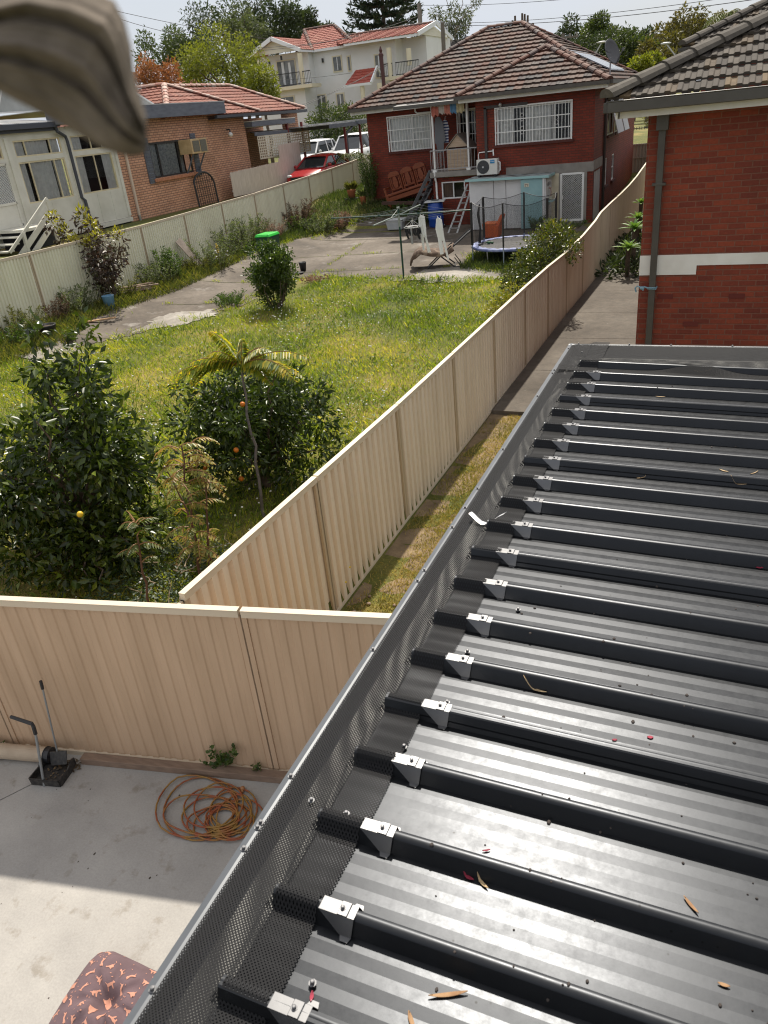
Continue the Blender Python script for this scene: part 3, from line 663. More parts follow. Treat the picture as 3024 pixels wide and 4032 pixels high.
def window(root, o, u, n, h, frame, fw=.05, mull=(), trans=(), bars=None, cur=(), seed=1, sill=None, depth=.1, label=None, cm=None, fproud=.0, gl_in=.07):
    """h=(u0,u1,v0,v1); part window (frame) with sub-parts pane, curtain, security_bars"""
    o = Vector(o); u0, u1, v0, v1 = h; P = lambda a, c, d: o+u*a+Z_*c-n*d
    mb = MB()
    for a, c, b_, d in ((u0, v0+fw/2, u1, v0+fw/2), (u0, v1-fw/2, u1, v1-fw/2)): mb.beam(P(a, c, .04-fproud), P(b_, d, .04-fproud), .05, fw, up=Z_)
    for a in (u0+fw/2, u1-fw/2): mb.beam(P(a, v0+fw, .04-fproud), P(a, v1-fw, .04-fproud), .05, fw, up=u)
    for a in mull: mb.beam(P(a, v0+fw, .045-fproud), P(a, v1-fw, .045-fproud), .045, fw*.8, up=u)
    for a, b_, c in trans: mb.beam(P(a, c, .045-fproud), P(b_, c, .045-fproud), .045, fw*.8, up=Z_)
    w_ = mb.build('window', frame, root)
    if label: w_['label'] = label
    mb = MB(); mb.poly([P(u0+.01, v0+.01, gl_in), P(u1-.01, v0+.01, gl_in), P(u1-.01, v1-.01, gl_in), P(u0+.01, v1-.01, gl_in)]); mb.build('pane', glass_m, w_, fix=False)
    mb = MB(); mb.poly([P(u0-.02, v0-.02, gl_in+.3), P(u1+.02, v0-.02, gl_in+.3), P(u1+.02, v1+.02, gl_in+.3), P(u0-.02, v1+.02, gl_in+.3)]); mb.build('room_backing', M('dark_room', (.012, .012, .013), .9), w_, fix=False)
    for i, (a, b_) in enumerate(cur): curtain(w_, o, u, n, a, b_, v0+.02, v1-.02, gl_in+.05, cm, seed+i, amp=.024)
    if bars:
        sp, hz_ = bars; mb = MB(); a = u0-.03; k = int(round((u1-u0+.06)/sp)); bd = -.06
        for i in range(k+1): mb.beam(P(u0-.03+(u1-u0+.06)*i/k, v0-.03, bd), P(u0-.03+(u1-u0+.06)*i/k, v1+.03, bd), .016, .016 if 0 < i < k else .04, up=u)
        for c in hz_: mb.beam(P(u0-.03, c, bd-.004), P(u1+.03, c, bd-.004), .014, .03, up=Z_)
        for c in (v0-.03, v1+.03): mb.beam(P(u0-.05, c, bd-.002), P(u1+.05, c, bd-.002), .03, .045, up=Z_)
        mb.build('security_bars', white_metal, w_)
    if sill is not None:
        mb = MB(); mb.beam(P(u0-.1, v0-.05, -.02), P(u1+.1, v0-.05, -.02), .12, .09, up=Z_); mb.build('sill', sill, w_)
    return w_
m, t, b, N, Lk = nm('window_glass'); tr_ = N.new('ShaderNodeBsdfTransparent'); gls = N.new('ShaderNodeBsdfGlossy'); gls.inputs['Roughness'].default_value = .03; mx = N.new('ShaderNodeMixShader')
fr_ = N.new('ShaderNodeFresnel'); fr_.inputs[0].default_value = 1.55; tr_.inputs[0].default_value = (.93, .94, .94, 1)
Lk(fr_.outputs[0], mx.inputs[0]); Lk(tr_.outputs[0], mx.inputs[1]); Lk(gls.outputs[0], mx.inputs[2]); Lk(mx.outputs[0], N['Material Output'].inputs['Surface']); glass_m = m
# ================================================================== the red brick house at the back of the yard
RBx = brick('red_brick', (.24, .036, .016), (.165, .025, .012), (.10, .034, .022), 'x')
RBy = brick('red_brick', (.24, .036, .016), (.165, .025, .012), (.10, .034, .022), 'y')
sill_b = M('sill_brick', (.10, .025, .018), .8, 0, (.07, .018, .013), 12)
red_tile = tile_mat('mottled_roof_tile', [(.072, .034, .024), (.108, .056, .041), (.055, .038, .031), (.12, .077, .060), (.042, .042, .045), (.10, .038, .024)], .72, .15, (.17, .15, .135), (.56, .70))
ridge_t = tile_mat('ridge_tile_red', [(.12, .045, .03), (.15, .075, .055), (.10, .055, .045), (.07, .066, .07)], .72, .2, (.26, .24, .22), (.6, .72))
concgrey = M('render_grey', (.30, .28, .25), .85, 0, (.22, .205, .185), 2.5, 6)
rh = thing('brick_house', (-9, 36, 1), 'red brick house with mottled tile roof and white window bars behind the trampoline yard', 'house')
XA, XB, XC, YF, YL, YB = -14.42, -9.10, -4.74, 31.0, 33.0, 43.5
EZ = 5.33
big = (-8.31, -5.56, 3.69, 4.90); door_h = (-5.93, -5.05, .86, 2.56)
mb = MB(); wallh(mb, (0, YF, 0), X_, -Y_, (XB, XC), (0, EZ), [big, door_h]); 
lw = (-13.45, -11.62, 3.69, 4.96); bw = (-10.42, -9.12, 3.72, 4.96)
wallh(mb, (0, YL, 0), X_, -Y_, (XA, XB), (2.72, EZ), [lw, bw]); wallh(mb, (0, YL, 0), X_, -Y_, (XA, -11.1), (.4, 2.72), [])
sw = (-10.75, -9.77, 1.86, 2.50); wallh(mb, (0, 31.45, 0), X_, -Y_, (-11.1, XB), (0, 2.66), [sw])
mb.build('wall', RBx, rh, fix=False)
mb = MB(); sidew = [(34.2, 35.9, 3.55, 4.95), (36.3, 37.7, 3.55, 4.95), (33.7, 34.5, 1.75, 2.75), (35.9, 36.6, 1.75, 2.75), (31.25, 32.9, .5, 2.5)]
wallh(mb, (XC, 0, 0), Y_, X_, (YF, YB), (0, EZ), sidew)
mb.poly([(XB, YF, 0), (XB, YF, EZ), (XB, YL, EZ), (XB, YL, 0)]); mb.poly([(XA, YL, .3), (XA, YL, EZ), (XA, YB, EZ), (XA, YB, .3)]); mb.poly([(-11.1, 31.45, 0), (-11.1, 33, 0), (-11.1, 33, 2.7), (-11.1, 31.45, 2.7)]); mb.poly([(XA, YB, 0), (XC, YB, 0), (XC, YB, EZ), (XA, YB, EZ)])
mb.build('wall', RBy, rh, fix=False)
mb = MB(); mb.box(((-7.98+XC)/2+.01, YF-.008, 2.72), (XC+7.98+.02, .03, .33)); mb.box((XC+.008, 32.05, 2.74), (.03, 2.1, .33)); mb.box((-6.42, YF-.006, 1.72), (.98, .02, 1.68)); mb.box((-5.0, YF-.010, 1.72), (.10, .024, 1.68)); mb.box((-5.5, YF-.02, .82), (1.05, .30, .09))
mb.build('rendered_band', concgrey, rh)
mb = MB(); mb.box((-6.44, YF-.02, 1.71), (.92, .03, 1.70)); mb.build('cream_panel', cream_paint, rh)
# windows with bars
w_ = window(rh, (0, YF, 0), X_, -Y_, big, white_metal, .045, (-7.72, -6.98, -6.18), (), (.118, (4.10, 4.50)), ((-8.25, -7.7), (-7.25, -6.3)), 3, sill_b, label='wide barred window of the house')
for cx, cz, hh in ((-7.93, 4.33, .30), (-7.33, 4.55, .24), (-7.33, 4.12, .24), (-6.72, 4.5, .24), (-6.72, 4.05, .24), (-6.08, 4.35, .30)):      # wrought scroll ornaments
    sb = MB()
    for s_ in (-1, 1):
        for q_ in (-1, 1):
            sb.tube([(cx+s_*(.015+.05*math.sin(t_*math.pi)), YF-.075, cz+q_*hh*.5*t_) for t_ in [k/6 for k in range(7)]], .006, 5)
            sb.tube([(cx+s_*(.045+.03*math.cos(a)), YF-.075, cz+q_*(hh*.5+.02*math.sin(a))) for a in [k*.8 for k in range(8)]], .005, 5)
    sb.build('scroll_ornament', white_metal, w_)
window(rh, (0, YL, 0), X_, -Y_, lw, white_metal, .045, (-12.42,), ((-12.42, -11.65, 4.35),), (.125, (4.07, 4.50)), ((-13.4, -12.45), (-12.4, -11.66)), 8, sill_b)
window(rh, (0, YL, 0), X_, -Y_, bw, white_metal, .04, (-9.75,), (), (.125, (4.1, 4.5)), (), 9, sill_b)
window(rh, (0, 31.45, 0), X_, -Y_, sw, white_metal, .05, (-10.26,), (), None, ((-10.70, -10.3),), 12, None, cm=M('brown_blind', (.16, .10, .08), .8))
for k, h in enumerate(sidew[:2]):
    window(rh, (XC, 0, 0), Y_, X_, h, white_metal, .05, ((h[0]+h[1])/2,), (), None, ((h[0]+.1, h[1]-.1),), 20+k, sill_b, fproud=.02)
    aw = MB(); aw.hexa([(XC+.03, h[0]-.05, h[3]+.03), (XC+.06, h[0]-.05, h[3]+.03), (XC+.06, h[1]+.05, h[3]+.03), (XC+.03, h[1]+.05, h[3]+.03), (XC+.42, h[0]-.05, h[2]+.05), (XC+.45, h[0]-.05, h[2]+.05), (XC+.45, h[1]+.05, h[2]+.05), (XC+.42, h[1]+.05, h[2]+.05)]); aw.build('awning', M('awning_grey', (.55, .56, .58), .5), rh)
for k, h in enumerate(sidew[2:4]): window(rh, (XC, 0, 0), Y_, X_, h, white_metal, .05, (), ((h[0], h[1], 2.25),), None, (), 24+k, sill_b)
h = sidew[4]; mb = MB()
for k in range(9): mb.box((XC-.04+.012*(k % 2), h[0]+(k+.5)*(h[1]-h[0])/9, 1.5), (.03, (h[1]-h[0])/9-.006, 2.0))
mb.build('garage_door', M('garage_door_grey', (.50, .51, .52), .5), rh)
# security screen door
P = lambda a, c, d=.0: Vector((a, YF-d, c)); mb = MB()
for a in (-5.89, -5.09): mb.beam(P(a, .88, .0), P(a, 2.54, .0), .05, .075, up=X_)
for c in (.90, 2.52): mb.beam(P(-5.86, c), P(-5.12, c), .05, .07, up=Z_)
mb.box((-5.83, YF-.04, 1.72), (.03, .05, .14)); sd_ = mb.build('screen_door', white_metal, rh)
mb = MB(); mb.poly([P(-5.9, .88, -.09), P(-5.08, .88, -.09), P(-5.08, 2.54, -.09), P(-5.9, 2.54, -.09)]); mb.build('door_leaf', dark_glass, sd_, fix=False)
mb = MB()
for k in range(-26, 12):
    for s_ in (1, -1):
        a0 = -5.86+k*.062; pts = []
        x0_, z0_, x1_, z1_ = a0, .93, a0+1.59, 2.50
        # clip a slanted strand to the door opening
        ts = []
        for e_ in (-5.86, -5.12): ts.append((e_-x0_)/(x1_-x0_))
        t0_, t1_ = max(0, min(ts)), min(1, max(ts))
        if t1_-t0_ < .03: continue
        q0, q1 = (x0_+(x1_-x0_)*t0_, z0_+(z1_-z0_)*t0_), (x0_+(x1_-x0_)*t1_, z0_+(z1_-z0_)*t1_)
        if s_ < 0: q0, q1 = (-10.98-q0[0], q0[1]), (-10.98-q1[0], q1[1])
        mb.beam(P(q0[0], q0[1], .0), P(q1[0], q1[1], .0), .008, .016, up=Y_)
mb.build('lattice_grille', white_metal, sd_, fix=False)
# roof: main hip and the hip over the front block (pitch 1:2)
EV = 5.42
def ez(d): return EV+.5*d
e1, e2, e3, e4 = (-14.95, 32.5, EV), (-9.65, 32.5, EV), (-4.2, 30.5, EV), (-4.2, 44, EV)
r1_, r2_ = (-10.35, 37.6, ez(5.1)), (-8.85, 37.6, ez(5.1))
fa = (-6.925, 33.22, ez(2.72)); fl_, frr = (-9.65, 30.5, EV), (-4.2, 30.5, EV)
fb = (-6.925, 37.6, ez(2.72))
faces = [((-14.95, 32.5, EV), (-4.2, 32.5, EV), r2_, r1_),
         (fl_, frr, fa, fa),
         ((-4.2, 30.5, EV), (-4.2, 34.6, EV), (-6.925, 34.6, ez(2.72)), fa),
         ((-9.65, 34.6, EV), (-9.65, 30.5, EV), fa, (-6.925, 34.6, ez(2.72))),
         ((-4.2, 32.5, EV), (-4.2, 43.5, EV), r2_, r2_),
         ((-14.95, 43.5, EV), (-14.95, 32.5, EV), r1_, r1_)]
tiled('roof', faces, .30, .335, .022, .052, 'roman', red_tile, rh, 6)
for a, b_ in ((e1, r1_), (r1_, r2_), ((-4.2, 43.0, EV), r2_), (fl_, fa), (frr, fa), (fa, (-6.925, 34.9, ez(2.72))), ((-6.0, 34.3, ez(1.8)), r2_)): caps('ridge_cap', a, b_, .13, .40, ridge_t, rh, .05)
gd = M('gutter_brown', (.10, .088, .075), .5, .2, (.07, .062, .055), 5)
mb = MB(); mb.box((-12.3, 32.44, 5.37), (5.35, .13, .12)); mb.box((-6.92, 30.44, 5.37), (5.5, .13, .12)); mb.box((-4.14, 37.0, 5.37), (.13, 13.1, .12)); mb.box((-9.70, 31.45, 5.37), (.13, 2.0, .12)); mb.build('gutter', gd, rh)
mb = MB(); mb.box((-12.3, 32.56, 5.27), (5.3, .04, .14)); mb.box((-6.92, 30.56, 5.27), (5.4, .04, .14)); mb.box((-4.26, 37.0, 5.27), (.04, 13, .14)); mb.box((-12.2, 32.8, 5.31), (5.4, .5, .02)); mb.box((-6.95, 30.8, 5.31), (5.3, .5, .02)); mb.box((-4.5, 37, 5.31), (.5, 13, .02)); mb.build('fascia', white_paint, rh)
mb = MB(); mb.box((-10.85, 31.2, 5.30), (3.05, .5, .12), 0, R(6)); mb.box((-10.6, 32.0, 5.36), (2.6, 1.6, .04)); mb.build('balcony_roof', M('metal_grey', (.12, .115, .11), .5, .3), rh)
# balcony
mb = MB(); mb.box((-10.12, 32.1, 2.79), (2.02, 1.78, .19)); mb.build('balcony_slab', concgrey, rh)
for x in (-10.93, -9.53):
    mb = MB(); mb.tube([(x, 31.3, 2.88), (x, 31.3, 5.3)], .042, 10); mb.box((x, 31.3, 2.93), (.16, .16, .08)); mb.build('balcony_post', white_metal, rh)
mb = MB()
for z in (2.98, 3.66):
    mb.beam((-11.08, 31.27, z), (-9.14, 31.27, z), .03, .035); mb.beam((-11.08, 31.27, z), (-11.08, 32.9, z), .03, .035); mb.beam((-9.14, 31.27, z), (-9.14, 31.0, z), .03, .035)
for k in range(15):
    x = -11.08+k*1.94/14; mb.beam((x, 31.27, 2.9), (x, 31.27, 3.68), .014, .014)
for k in range(7): mb.beam((-11.08, 31.5+k*.22, 2.9), (-11.08, 31.5+k*.22, 3.68), .014, .014)
mb.build('balcony_railing', M('railing_grey', (.34, .33, .33), .5), rh)
mb = MB()          # stairs with dark rails going down on the left of the balcony
for s_ in (0, .9):
    mb.beam((-11.15, 31.35+s_, 2.95), (-12.0, 30.6+s_, 1.25), .05, .12); mb.beam((-11.15, 31.35+s_, 2.3), (-11.9, 30.7+s_, .9), .05, .05)
for k in range(6): mb.box((-11.25-k*.13, 31.75-k*.1, 2.62-k*.26), (.26, .95, .05))
mb.build('stairs', dark_grey, rh)
# pipes on the walls
mb = MB(); mb.box((-8.72, YF-.04, 4.1), (.10, .08, 1.75)); mb.box((-7.95, YF-.04, 4.98), (1.64, .08, .10)); mb.build('conduit_cover', M('conduit_dark', (.05, .042, .04), .6), rh)
mb = MB(); mb.ball((-8.12, YF-.13, 5.02), (.07, .07, .07)); mb.box((-8.12, YF-.06, 5.0), (.06, .12, .05)); mb.build('floodlight', steel, rh)
mb = MB(); mb.tube([(-10.93, 31.2, 2.9), (-10.93, 31.28, 2.6), (-10.93, 31.35, 2.5), (-10.93, 31.35, 2.0), (-10.86, 31.2, 1.88)], .04, 8); mb.tube([(-12.2, 32.9, 5.3), (-12.2, 32.9, 5.10), (-12.1, 32.9, 5.02), (-11.0, 32.9, 5.02)], .035, 8); mb.tube([(-9.98, 32.9, 5.2), (-9.98, 32.9, 3.0)], .04, 8); mb.tube([(-8.45, YF-.05, 3.5), (-9.0, YF-.05, 3.48), (-9.03, YF-.05, 3.4), (-9.03, YF-.05, 2.7)], .02, 6); mb.tube([(-8.45, YF-.06, 3.55), (-8.40, YF-.2, 3.35)], .025, 6); mb.build('white_pipe', white_metal, rh)
mb = MB(); mb.tube([(-4.25, 33.3, 5.3), (XC+.06, 33.3, 5.0), (XC+.06, 33.3, .5)], .05, 8); mb.build('downpipe', M('downpipe_brown', (.06, .05, .045), .5), rh)
# dish and solar panels
dp = Vector((-4.35, 31.6, 5.5)); mb = MB(); mb.tube([dp, dp+Vector((0, 0, .62))], .025, 8); mb.build('dish_mount', steel, rh)
dm = MB(); dn = Vector((.62, -.42, .30)).normalized(); du = dn.cross(Z_).normalized(); dv = du.cross(dn); c0 = dp+Vector((.05, .05, .80)); rows = []
for i in range(7):
    r_ = .37*i/6; rows.append([c0-dn*(.10*(1-(i/6)**2))+du*(r_*.92*math.cos(a))+dv*(r_*1.15*math.sin(a)) for a in [2*math.pi*j/24 for j in range(25)]])
dm.grid(rows); dm.build('satellite_dish', M('dish_grey', (.09, .09, .095), .6), rh, fix=False, solid=.015, smooth=True)
dm = MB(); dm.beam(c0-dv*.45, c0+dn*.42-dv*.18, .03, .03); dm.box(c0+dn*.44-dv*.16, (.07, .07, .1)); dm.build('dish_arm', dark_grey, rh)
def onright(y, d): return Vector((-4.2-d, y, EV+(.5 if True else 0)*d))
for k in range(4):
    y0_ = 33.7+k*1.05+.9; q = [Vector((-4.75, y0_, EV+.275+.16)), Vector((-4.75, y0_+1.0, EV+.275+.16)), Vector((-6.35, y0_+1.0, EV+1.075+.16)), Vector((-6.35, y0_, EV+1.075+.16))]
    mb = MB(); mb.prism(q, (.0, 0, -.05)); mb.build('solar_panel', M('solar_panel', (.30, .32, .35), .12, .3, (.22, .24, .28), 4), rh)
# ------------------------------------------------------------------ white and teal garden shed against the house
sh = thing('garden_shed', (-7.7, 30.4, .8), 'flat roofed shed with white board walls and one teal panel below the wide barred window', 'shed')
wp = M('shed_white', (.74, .75, .76), .6, 0, (.62, .63, .64), 1.6, 7); tl = M('shed_teal', (.30, .50, .52), .55, 0, (.25, .43, .46), 2)
def Zs(a, t0, t1): return t0+(t1-t0)*a
xl, xr_, yl, yr_ = -9.17, -6.28, 30.02, 29.85
mb = MB(); xs_ = [xl, xl+.95, xl+1.42, xl+2.02]
for a, b_ in zip(xs_, xs_[1:]): mb.hexa([(a+.006, yl, .82), (b_-.006, yl-.03, .82), (b_-.006, yl+.03, .82), (a+.006, yl+.06, .82), (a+.006, yl, 2.56), (b_-.006, yl-.03, 2.53), (b_-.006, yl+.03, 2.53), (a+.006, yl+.06, 2.56)])
mb.box((xr_+.02, 30.4, 1.68), (.05, 1.05, 1.72)); mb.box((xr_-.03, yr_+.0, 1.68), (.07, .05, 1.72)); mb.build('white_board', wp, sh)
mb = MB(); mb.box(((xl+2.02+xr_-.07)/2, yr_+.02, 1.68), (xr_-.07-xl-2.03, .05, 1.70)); mb.build('teal_board', tl, sh)
mb = MB(); mb.box(((xl+xr_)/2+.03, 30.42, 2.62), (xr_-xl+.22, 1.22, .03), 0, 0, R(.7)); mb.build('roof_sheet', M('shed_roof', (.32, .36, .36), .8, 0, (.09, .09, .085), 2.2, 7, 0, 60, None, .42, .6), sh)
mb = MB(); mb.box(((xl+xr_)/2+.03, 29.80, 2.60), (xr_-xl+.24, .03, .085), 0, 0, R(.7)); mb.box((xr_+.15, 30.40, 2.57), (.03, 1.24, .085)); mb.build('roof_edge', M('shed_teal_edge', (.33, .55, .56), .5), sh)
mb = MB()
for y in (30.1, 30.35, 30.6): mb.lathe((0, 0, 0), [(.001, 0)], 3, False) if False else mb.tube([(xr_+.047, y, 2.28), (xr_+.052, y, 2.28)], [.07, .07], 14)
mb.build('vent_hole', M('vent_dark', (.16, .15, .14), .9), sh)
mb = MB(); mb.box((xr_+.18, 30.15, 1.72), (.26, .62, .03)); mb.box((xr_+.08, 30.15, 1.64), (.03, .5, .14)); mb.build('shelf', tl, sh)
mb = MB(); mb.box((xl+2.24, yr_-.012, 2.33), (.17, .008, .13)); st_ = mb.build('sticker', M('sticker_pale', (.62, .60, .48), .6), sh)
mb = MB(); mb.box((xl+2.24, yr_-.018, 2.355), (.13, .004, .02)); mb.ball((xl+2.20, yr_-.016, 2.305), (.02, .004, .02)); mb.ball((xl+2.28, yr_-.016, 2.305), (.02, .004, .02)); mb.build('sticker_print', M('sticker_print', (.25, .18, .16), .7), st_)
mb = MB(); mb.box(((xl+xr_)/2, 30.4, .74), (xr_-xl-.1, 1.0, .2)); mb.build('brick_base', M('old_bricks', (.10, .06, .05), .9, 0, (.06, .05, .045), 6), sh)
# air conditioner on the shed roof
ac = thing('air_conditioner', (-8.58, 30.55, 2.68), 'white outdoor air conditioner with a round black fan grille standing on the shed roof', 'air conditioner')
mb = MB(); mb.box((-8.58, 30.62, 2.99), (.80, .32, .54)); mb.build('case', M('ac_white', (.70, .69, .64), .45), ac, bevel=.015)
mb = MB(); mb.tube([(-8.72, 30.455, 3.0), (-8.72, 30.44, 3.0)], [.235, .225], 24); f_ = mb.build('fan_grille', M('ac_grille', (.06, .062, .065), .6), ac)
mb = MB()
for r_ in (.06, .10, .14, .18, .21): mb.tube([(-8.72+r_*math.cos(a), 30.43, 3.0+r_*math.sin(a)) for a in [2*math.pi*k/20 for k in range(20)]], .004, 4, True)
for k in range(8): mb.beam((-8.72, 30.43, 3.0), (-8.72+.22*math.cos(k*math.pi/4), 30.43, 3.0+.22*math.sin(k*math.pi/4)), .006, .006)
mb.build('grille_ring', M('ac_ring', (.10, .10, .105), .5), f_, fix=False)
mb = MB(); mb.tube([(-8.72, 30.436, 3.0), (-8.72, 30.42, 3.0)], .035, 12); mb.build('hub', M('hub_grey', (.5, .5, .5), .4), f_)
mb = MB(); mb.box((-8.36, 30.45, 3.17), (.17, .008, .12)); lb_ = mb.build('label_plate', M('blue_label', (.02, .22, .48), .4), ac)
cu = bpy.data.curves.new('logo', 'FONT'); cu.body = 'Midea'; cu.size = .06; cu.align_x = 'CENTER'; cu.extrude = .001
lo_ = bpy.data.objects.new('lettering', cu); COL.objects.link(lo_); dg = bpy.context.evaluated_depsgraph_get(); me_ = bpy.data.meshes.new_from_object(lo_.evaluated_get(dg)); bpy.data.objects.remove(lo_)
lo_ = bpy.data.objects.new('lettering', me_); COL.objects.link(lo_); me_.materials.clear(); me_.materials.append(M('logo_white', (.75, .8, .85), .4)); lo_.parent = lb_; lo_.location = Vector((-8.36, 30.444, 3.16)); lo_.rotation_euler = (R(90), 0, 0)
mb = MB()
for x in (-8.9, -8.26): mb.box((x, 30.62, 2.69), (.06, .36, .07))
mb.build('foot', black_pl, ac)
mb = MB(); mb.tube([(-8.17, 30.6, 3.15), (-8.10, 30.58, 3.12), (-8.10, 30.58, 2.85), (-8.16, 30.6, 2.8)], .025, 6); mb.build('pipe', white_metal, ac)
# ================================================================== dark red house at the right edge
h2 = thing('brick_house', (2.5, 16, 0), 'dark red brick house with grey tiles and a stepped white band behind the metal roof', 'house')
B2x = brick('deep_red_brick', (.26, .046, .018), (.15, .024, .012), (.20, .075, .046), 'x', .245, .086, .010)
B2y = brick('deep_red_brick', (.26, .046, .018), (.15, .024, .012), (.20, .075, .046), 'y', .245, .086, .010)
mb = MB(); wallh(mb, (0, 13.4, 0), X_, -Y_, (-1.255, 7), (0, 4.75), []); mb.build('wall', B2x, h2, fix=False)
mb = MB(); mb.poly([(-1.255, 13.4, 0), (-1.255, 23.5, 0), (-1.255, 23.5, 4.75), (-1.255, 13.4, 4.75)]); mb.poly([(7, 13.4, 0), (7, 23.5, 0), (7, 23.5, 4.75), (7, 13.4, 4.75)]); mb.build('wall', B2y, h2, fix=False)
mb = MB(); mb.prism([(-1.262, 13.394, 2.345), (-.395, 13.394, 2.345), (-.395, 13.394, 2.485), (7, 13.394, 2.485), (7, 13.394, 2.655), (-1.262, 13.394, 2.655)], (0, -.012, 0)); mb.build('painted_band', white_paint, h2)
vb = M('vent_brick', (.12, .022, .015), .9); mb = MB()
for px, py in ((2620, 1168), (2901, 1166), (2718, 1276)): P = at(px, py, 13.39); mb.box((P.x, 13.395, P.z), (.235, .01, .075))
mb.build('vent_brick', vb, h2)
dp_ = M('downpipe_olive', (.075, .070, .060), .45, .1, (.06, .055, .047), 3)
mb = MB(); mb.box((-1.04, 13.33, 2.3), (.10, .075, 4.6)); mb.box((-1.04, 13.30, 4.62), (.17, .15, .30)); mb.box((-1.04, 13.335, 3.72), (.20, .095, .04)); mb.build('downpipe', dp_, h2, bevel=.006)
mb = MB(); mb.box((2.7, 12.86, 4.84), (8.96, .13, .14)); mb.box((-1.78, 18.2, 4.84), (.13, 10.7, .14)); mb.box((2.7, 12.84, 4.917), (9.0, .10, .02)); mb.build('gutter', dp_, h2, bevel=.012)
mb = MB(); mb.box((2.8, 13.0, 4.745), (8.85, .03, .13)); mb.box((-1.66, 18.2, 4.745), (.03, 10.6, .13)); mb.box((2.7, 13.2, 4.72), (8.7, .40, .02)); mb.box((-1.45, 18, 4.72), (.40, 10, .02)); mb.build('fascia', white_paint, h2)
grey_tile = tile_mat('weathered_grey_tile', [(.052, .045, .038), (.080, .069, .057), (.062, .052, .044), (.098, .084, .068), (.072, .06, .05), (.14, .098, .055)], .85, .25, (.17, .11, .055), (.66, .8))
ridge_g = tile_mat('ridge_tile_grey', [(.08, .07, .06), (.11, .098, .082), (.066, .058, .05)], .88, .25, (.18, .16, .135), (.58, .7))
tp = .41; ap = (3.10, 17.78, 4.94+4.88*tp)
tiled('roof', [((-1.78, 12.9, 4.94), (7.98, 12.9, 4.94), ap, ap), ((-1.78, 24, 4.94), (-1.78, 12.9, 4.94), ap, (3.1, 19.1, ap[2])), ((7.98, 12.9, 4.94), (7.98, 24, 4.94), (3.1, 19.1, ap[2]), ap)], .155, .36, .020, .034, 'flat', grey_tile, h2, 8)
caps('ridge_cap', (-1.80, 12.88, 4.95), ap, .15, .50, ridge_g, h2, .055)
# knotted blue rope round its downpipe
rp = thing('rope', (-1.1, 13.25, 2.18), 'blue rope knotted round the dark downpipe of the red wall', 'rope')
mb = MB(); rop = M('blue_rope', (.10, .24, .33), .8, 0, (.28, .38, .42), 60)
for z in (2.15, 2.17): mb.tube([(-1.11, 13.28, z), (-.975, 13.275, z-.006), (-.97, 13.36, z)], .009, 6)
q = random.Random(3)
mb.tube([(-1.10, 13.27, 2.165), (-1.16, 13.25, 2.19), (-1.20, 13.27, 2.16), (-1.17, 13.24, 2.14), (-1.22, 13.25, 2.185), (-1.26, 13.26, 2.20), (-1.30, 13.27, 2.17), (-1.28, 13.27, 2.10)], .013, 6); mb.ball((-1.19, 13.25, 2.17), (.04, .03, .028)); mb.build('knot', rop, rp)
# ------------------------------------------------------------------ grey roofed house farther along on the right
h3 = thing('tiled_house', (3, 30, 0), 'house whose steep dark grey roof rises behind the nearer grey roof at the top right', 'house')
a3 = (3.35, 31.0, 5.98+5*.43)
tiled('roof', [((-1.65, 26, 5.98), (8.35, 26, 5.98), a3, a3), ((-1.65, 38, 5.98), (-1.65, 26, 5.98), a3, (3.35, 33, a3[2]))], .155, .36, .02, .036, 'flat', grey_tile, h3, 6)
caps('ridge_cap', (-1.65, 26, 5.99), a3, .15, .5, ridge_g, h3, .055)
mb = MB(); mb.box((3.3, 25.95, 5.90), (9.9, .12, .10)); mb.box((-1.7, 32, 5.90), (.12, 12, .10)); mb.build('gutter', dp_, h3)
mb = MB(); mb.box((3.3, 26.1, 5.78), (9.6, .03, .18)); mb.build('fascia', white_paint, h3)
mb = MB(); mb.box((3.6, 32, 2.9), (9.4, 11, 5.6)); mb.build('wall', B2x, h3)
# ================================================================== pink brick house with white sunroom on the left
LX = -20.8
lh = thing('brick_house', (-24, 28, 2.4), 'pink brick house with a white windowed sunroom and red tile roof behind the left fence', 'house')
PBy = brick('pink_brick', (.70, .395, .255), (.60, .31, .19), (.27, .15, .10), 'y', .245, .086, .014)
PBx = brick('pink_brick', (.70, .395, .255), (.60, .31, .19), (.27, .15, .10), 'x', .245, .086, .014)
O = (LX, 0, 0)
pw = (26.50, 29.12, 3.74, 5.0)
mb = MB(); wallh(mb, O, Y_, X_, (24.6, 30.80), (1.8, 5.85), [pw]); wallh(mb, (LX-.12, 0, 0), Y_, X_, (30.80, 33.85), (1.8, 5.78), []); wallh(mb, (LX-.1, 0, 0), Y_, X_, (37.3, 39.0), (4.9, 5.78), [])
wallh(mb, (LX-2.2, 0, 0), Y_, X_, (33.0, 39.0), (1.8, 5.6), [(34.0, 34.9, 2.4, 4.9)], .1)
mb.build('wall', PBy, lh, fix=False)
mb = MB(); mb.poly([(LX, 30.8, 1.8), (LX-.12, 30.8, 1.8), (LX-.12, 30.8, 5.8), (LX, 30.8, 5.8)]); mb.poly([(LX-.12, 33.85, 1.8), (LX-2.3, 33.85, 1.8), (LX-2.3, 33.85, 5.7), (LX-.12, 33.85, 5.7)]); mb.poly([(LX, 15, 1.8), (LX-7, 15, 1.8), (LX-7, 15, 5.8), (LX, 15, 5.8)]); mb.build('wall', PBx, lh, fix=False)
sun_p = M('sunroom_white', (.72, .70, .62), .55, 0, (.60, .58, .50), 1.4, 6)
frame_c = M('sunroom_frame', (.72, .63, .42), .55, 0, (.6, .52, .34), 4)
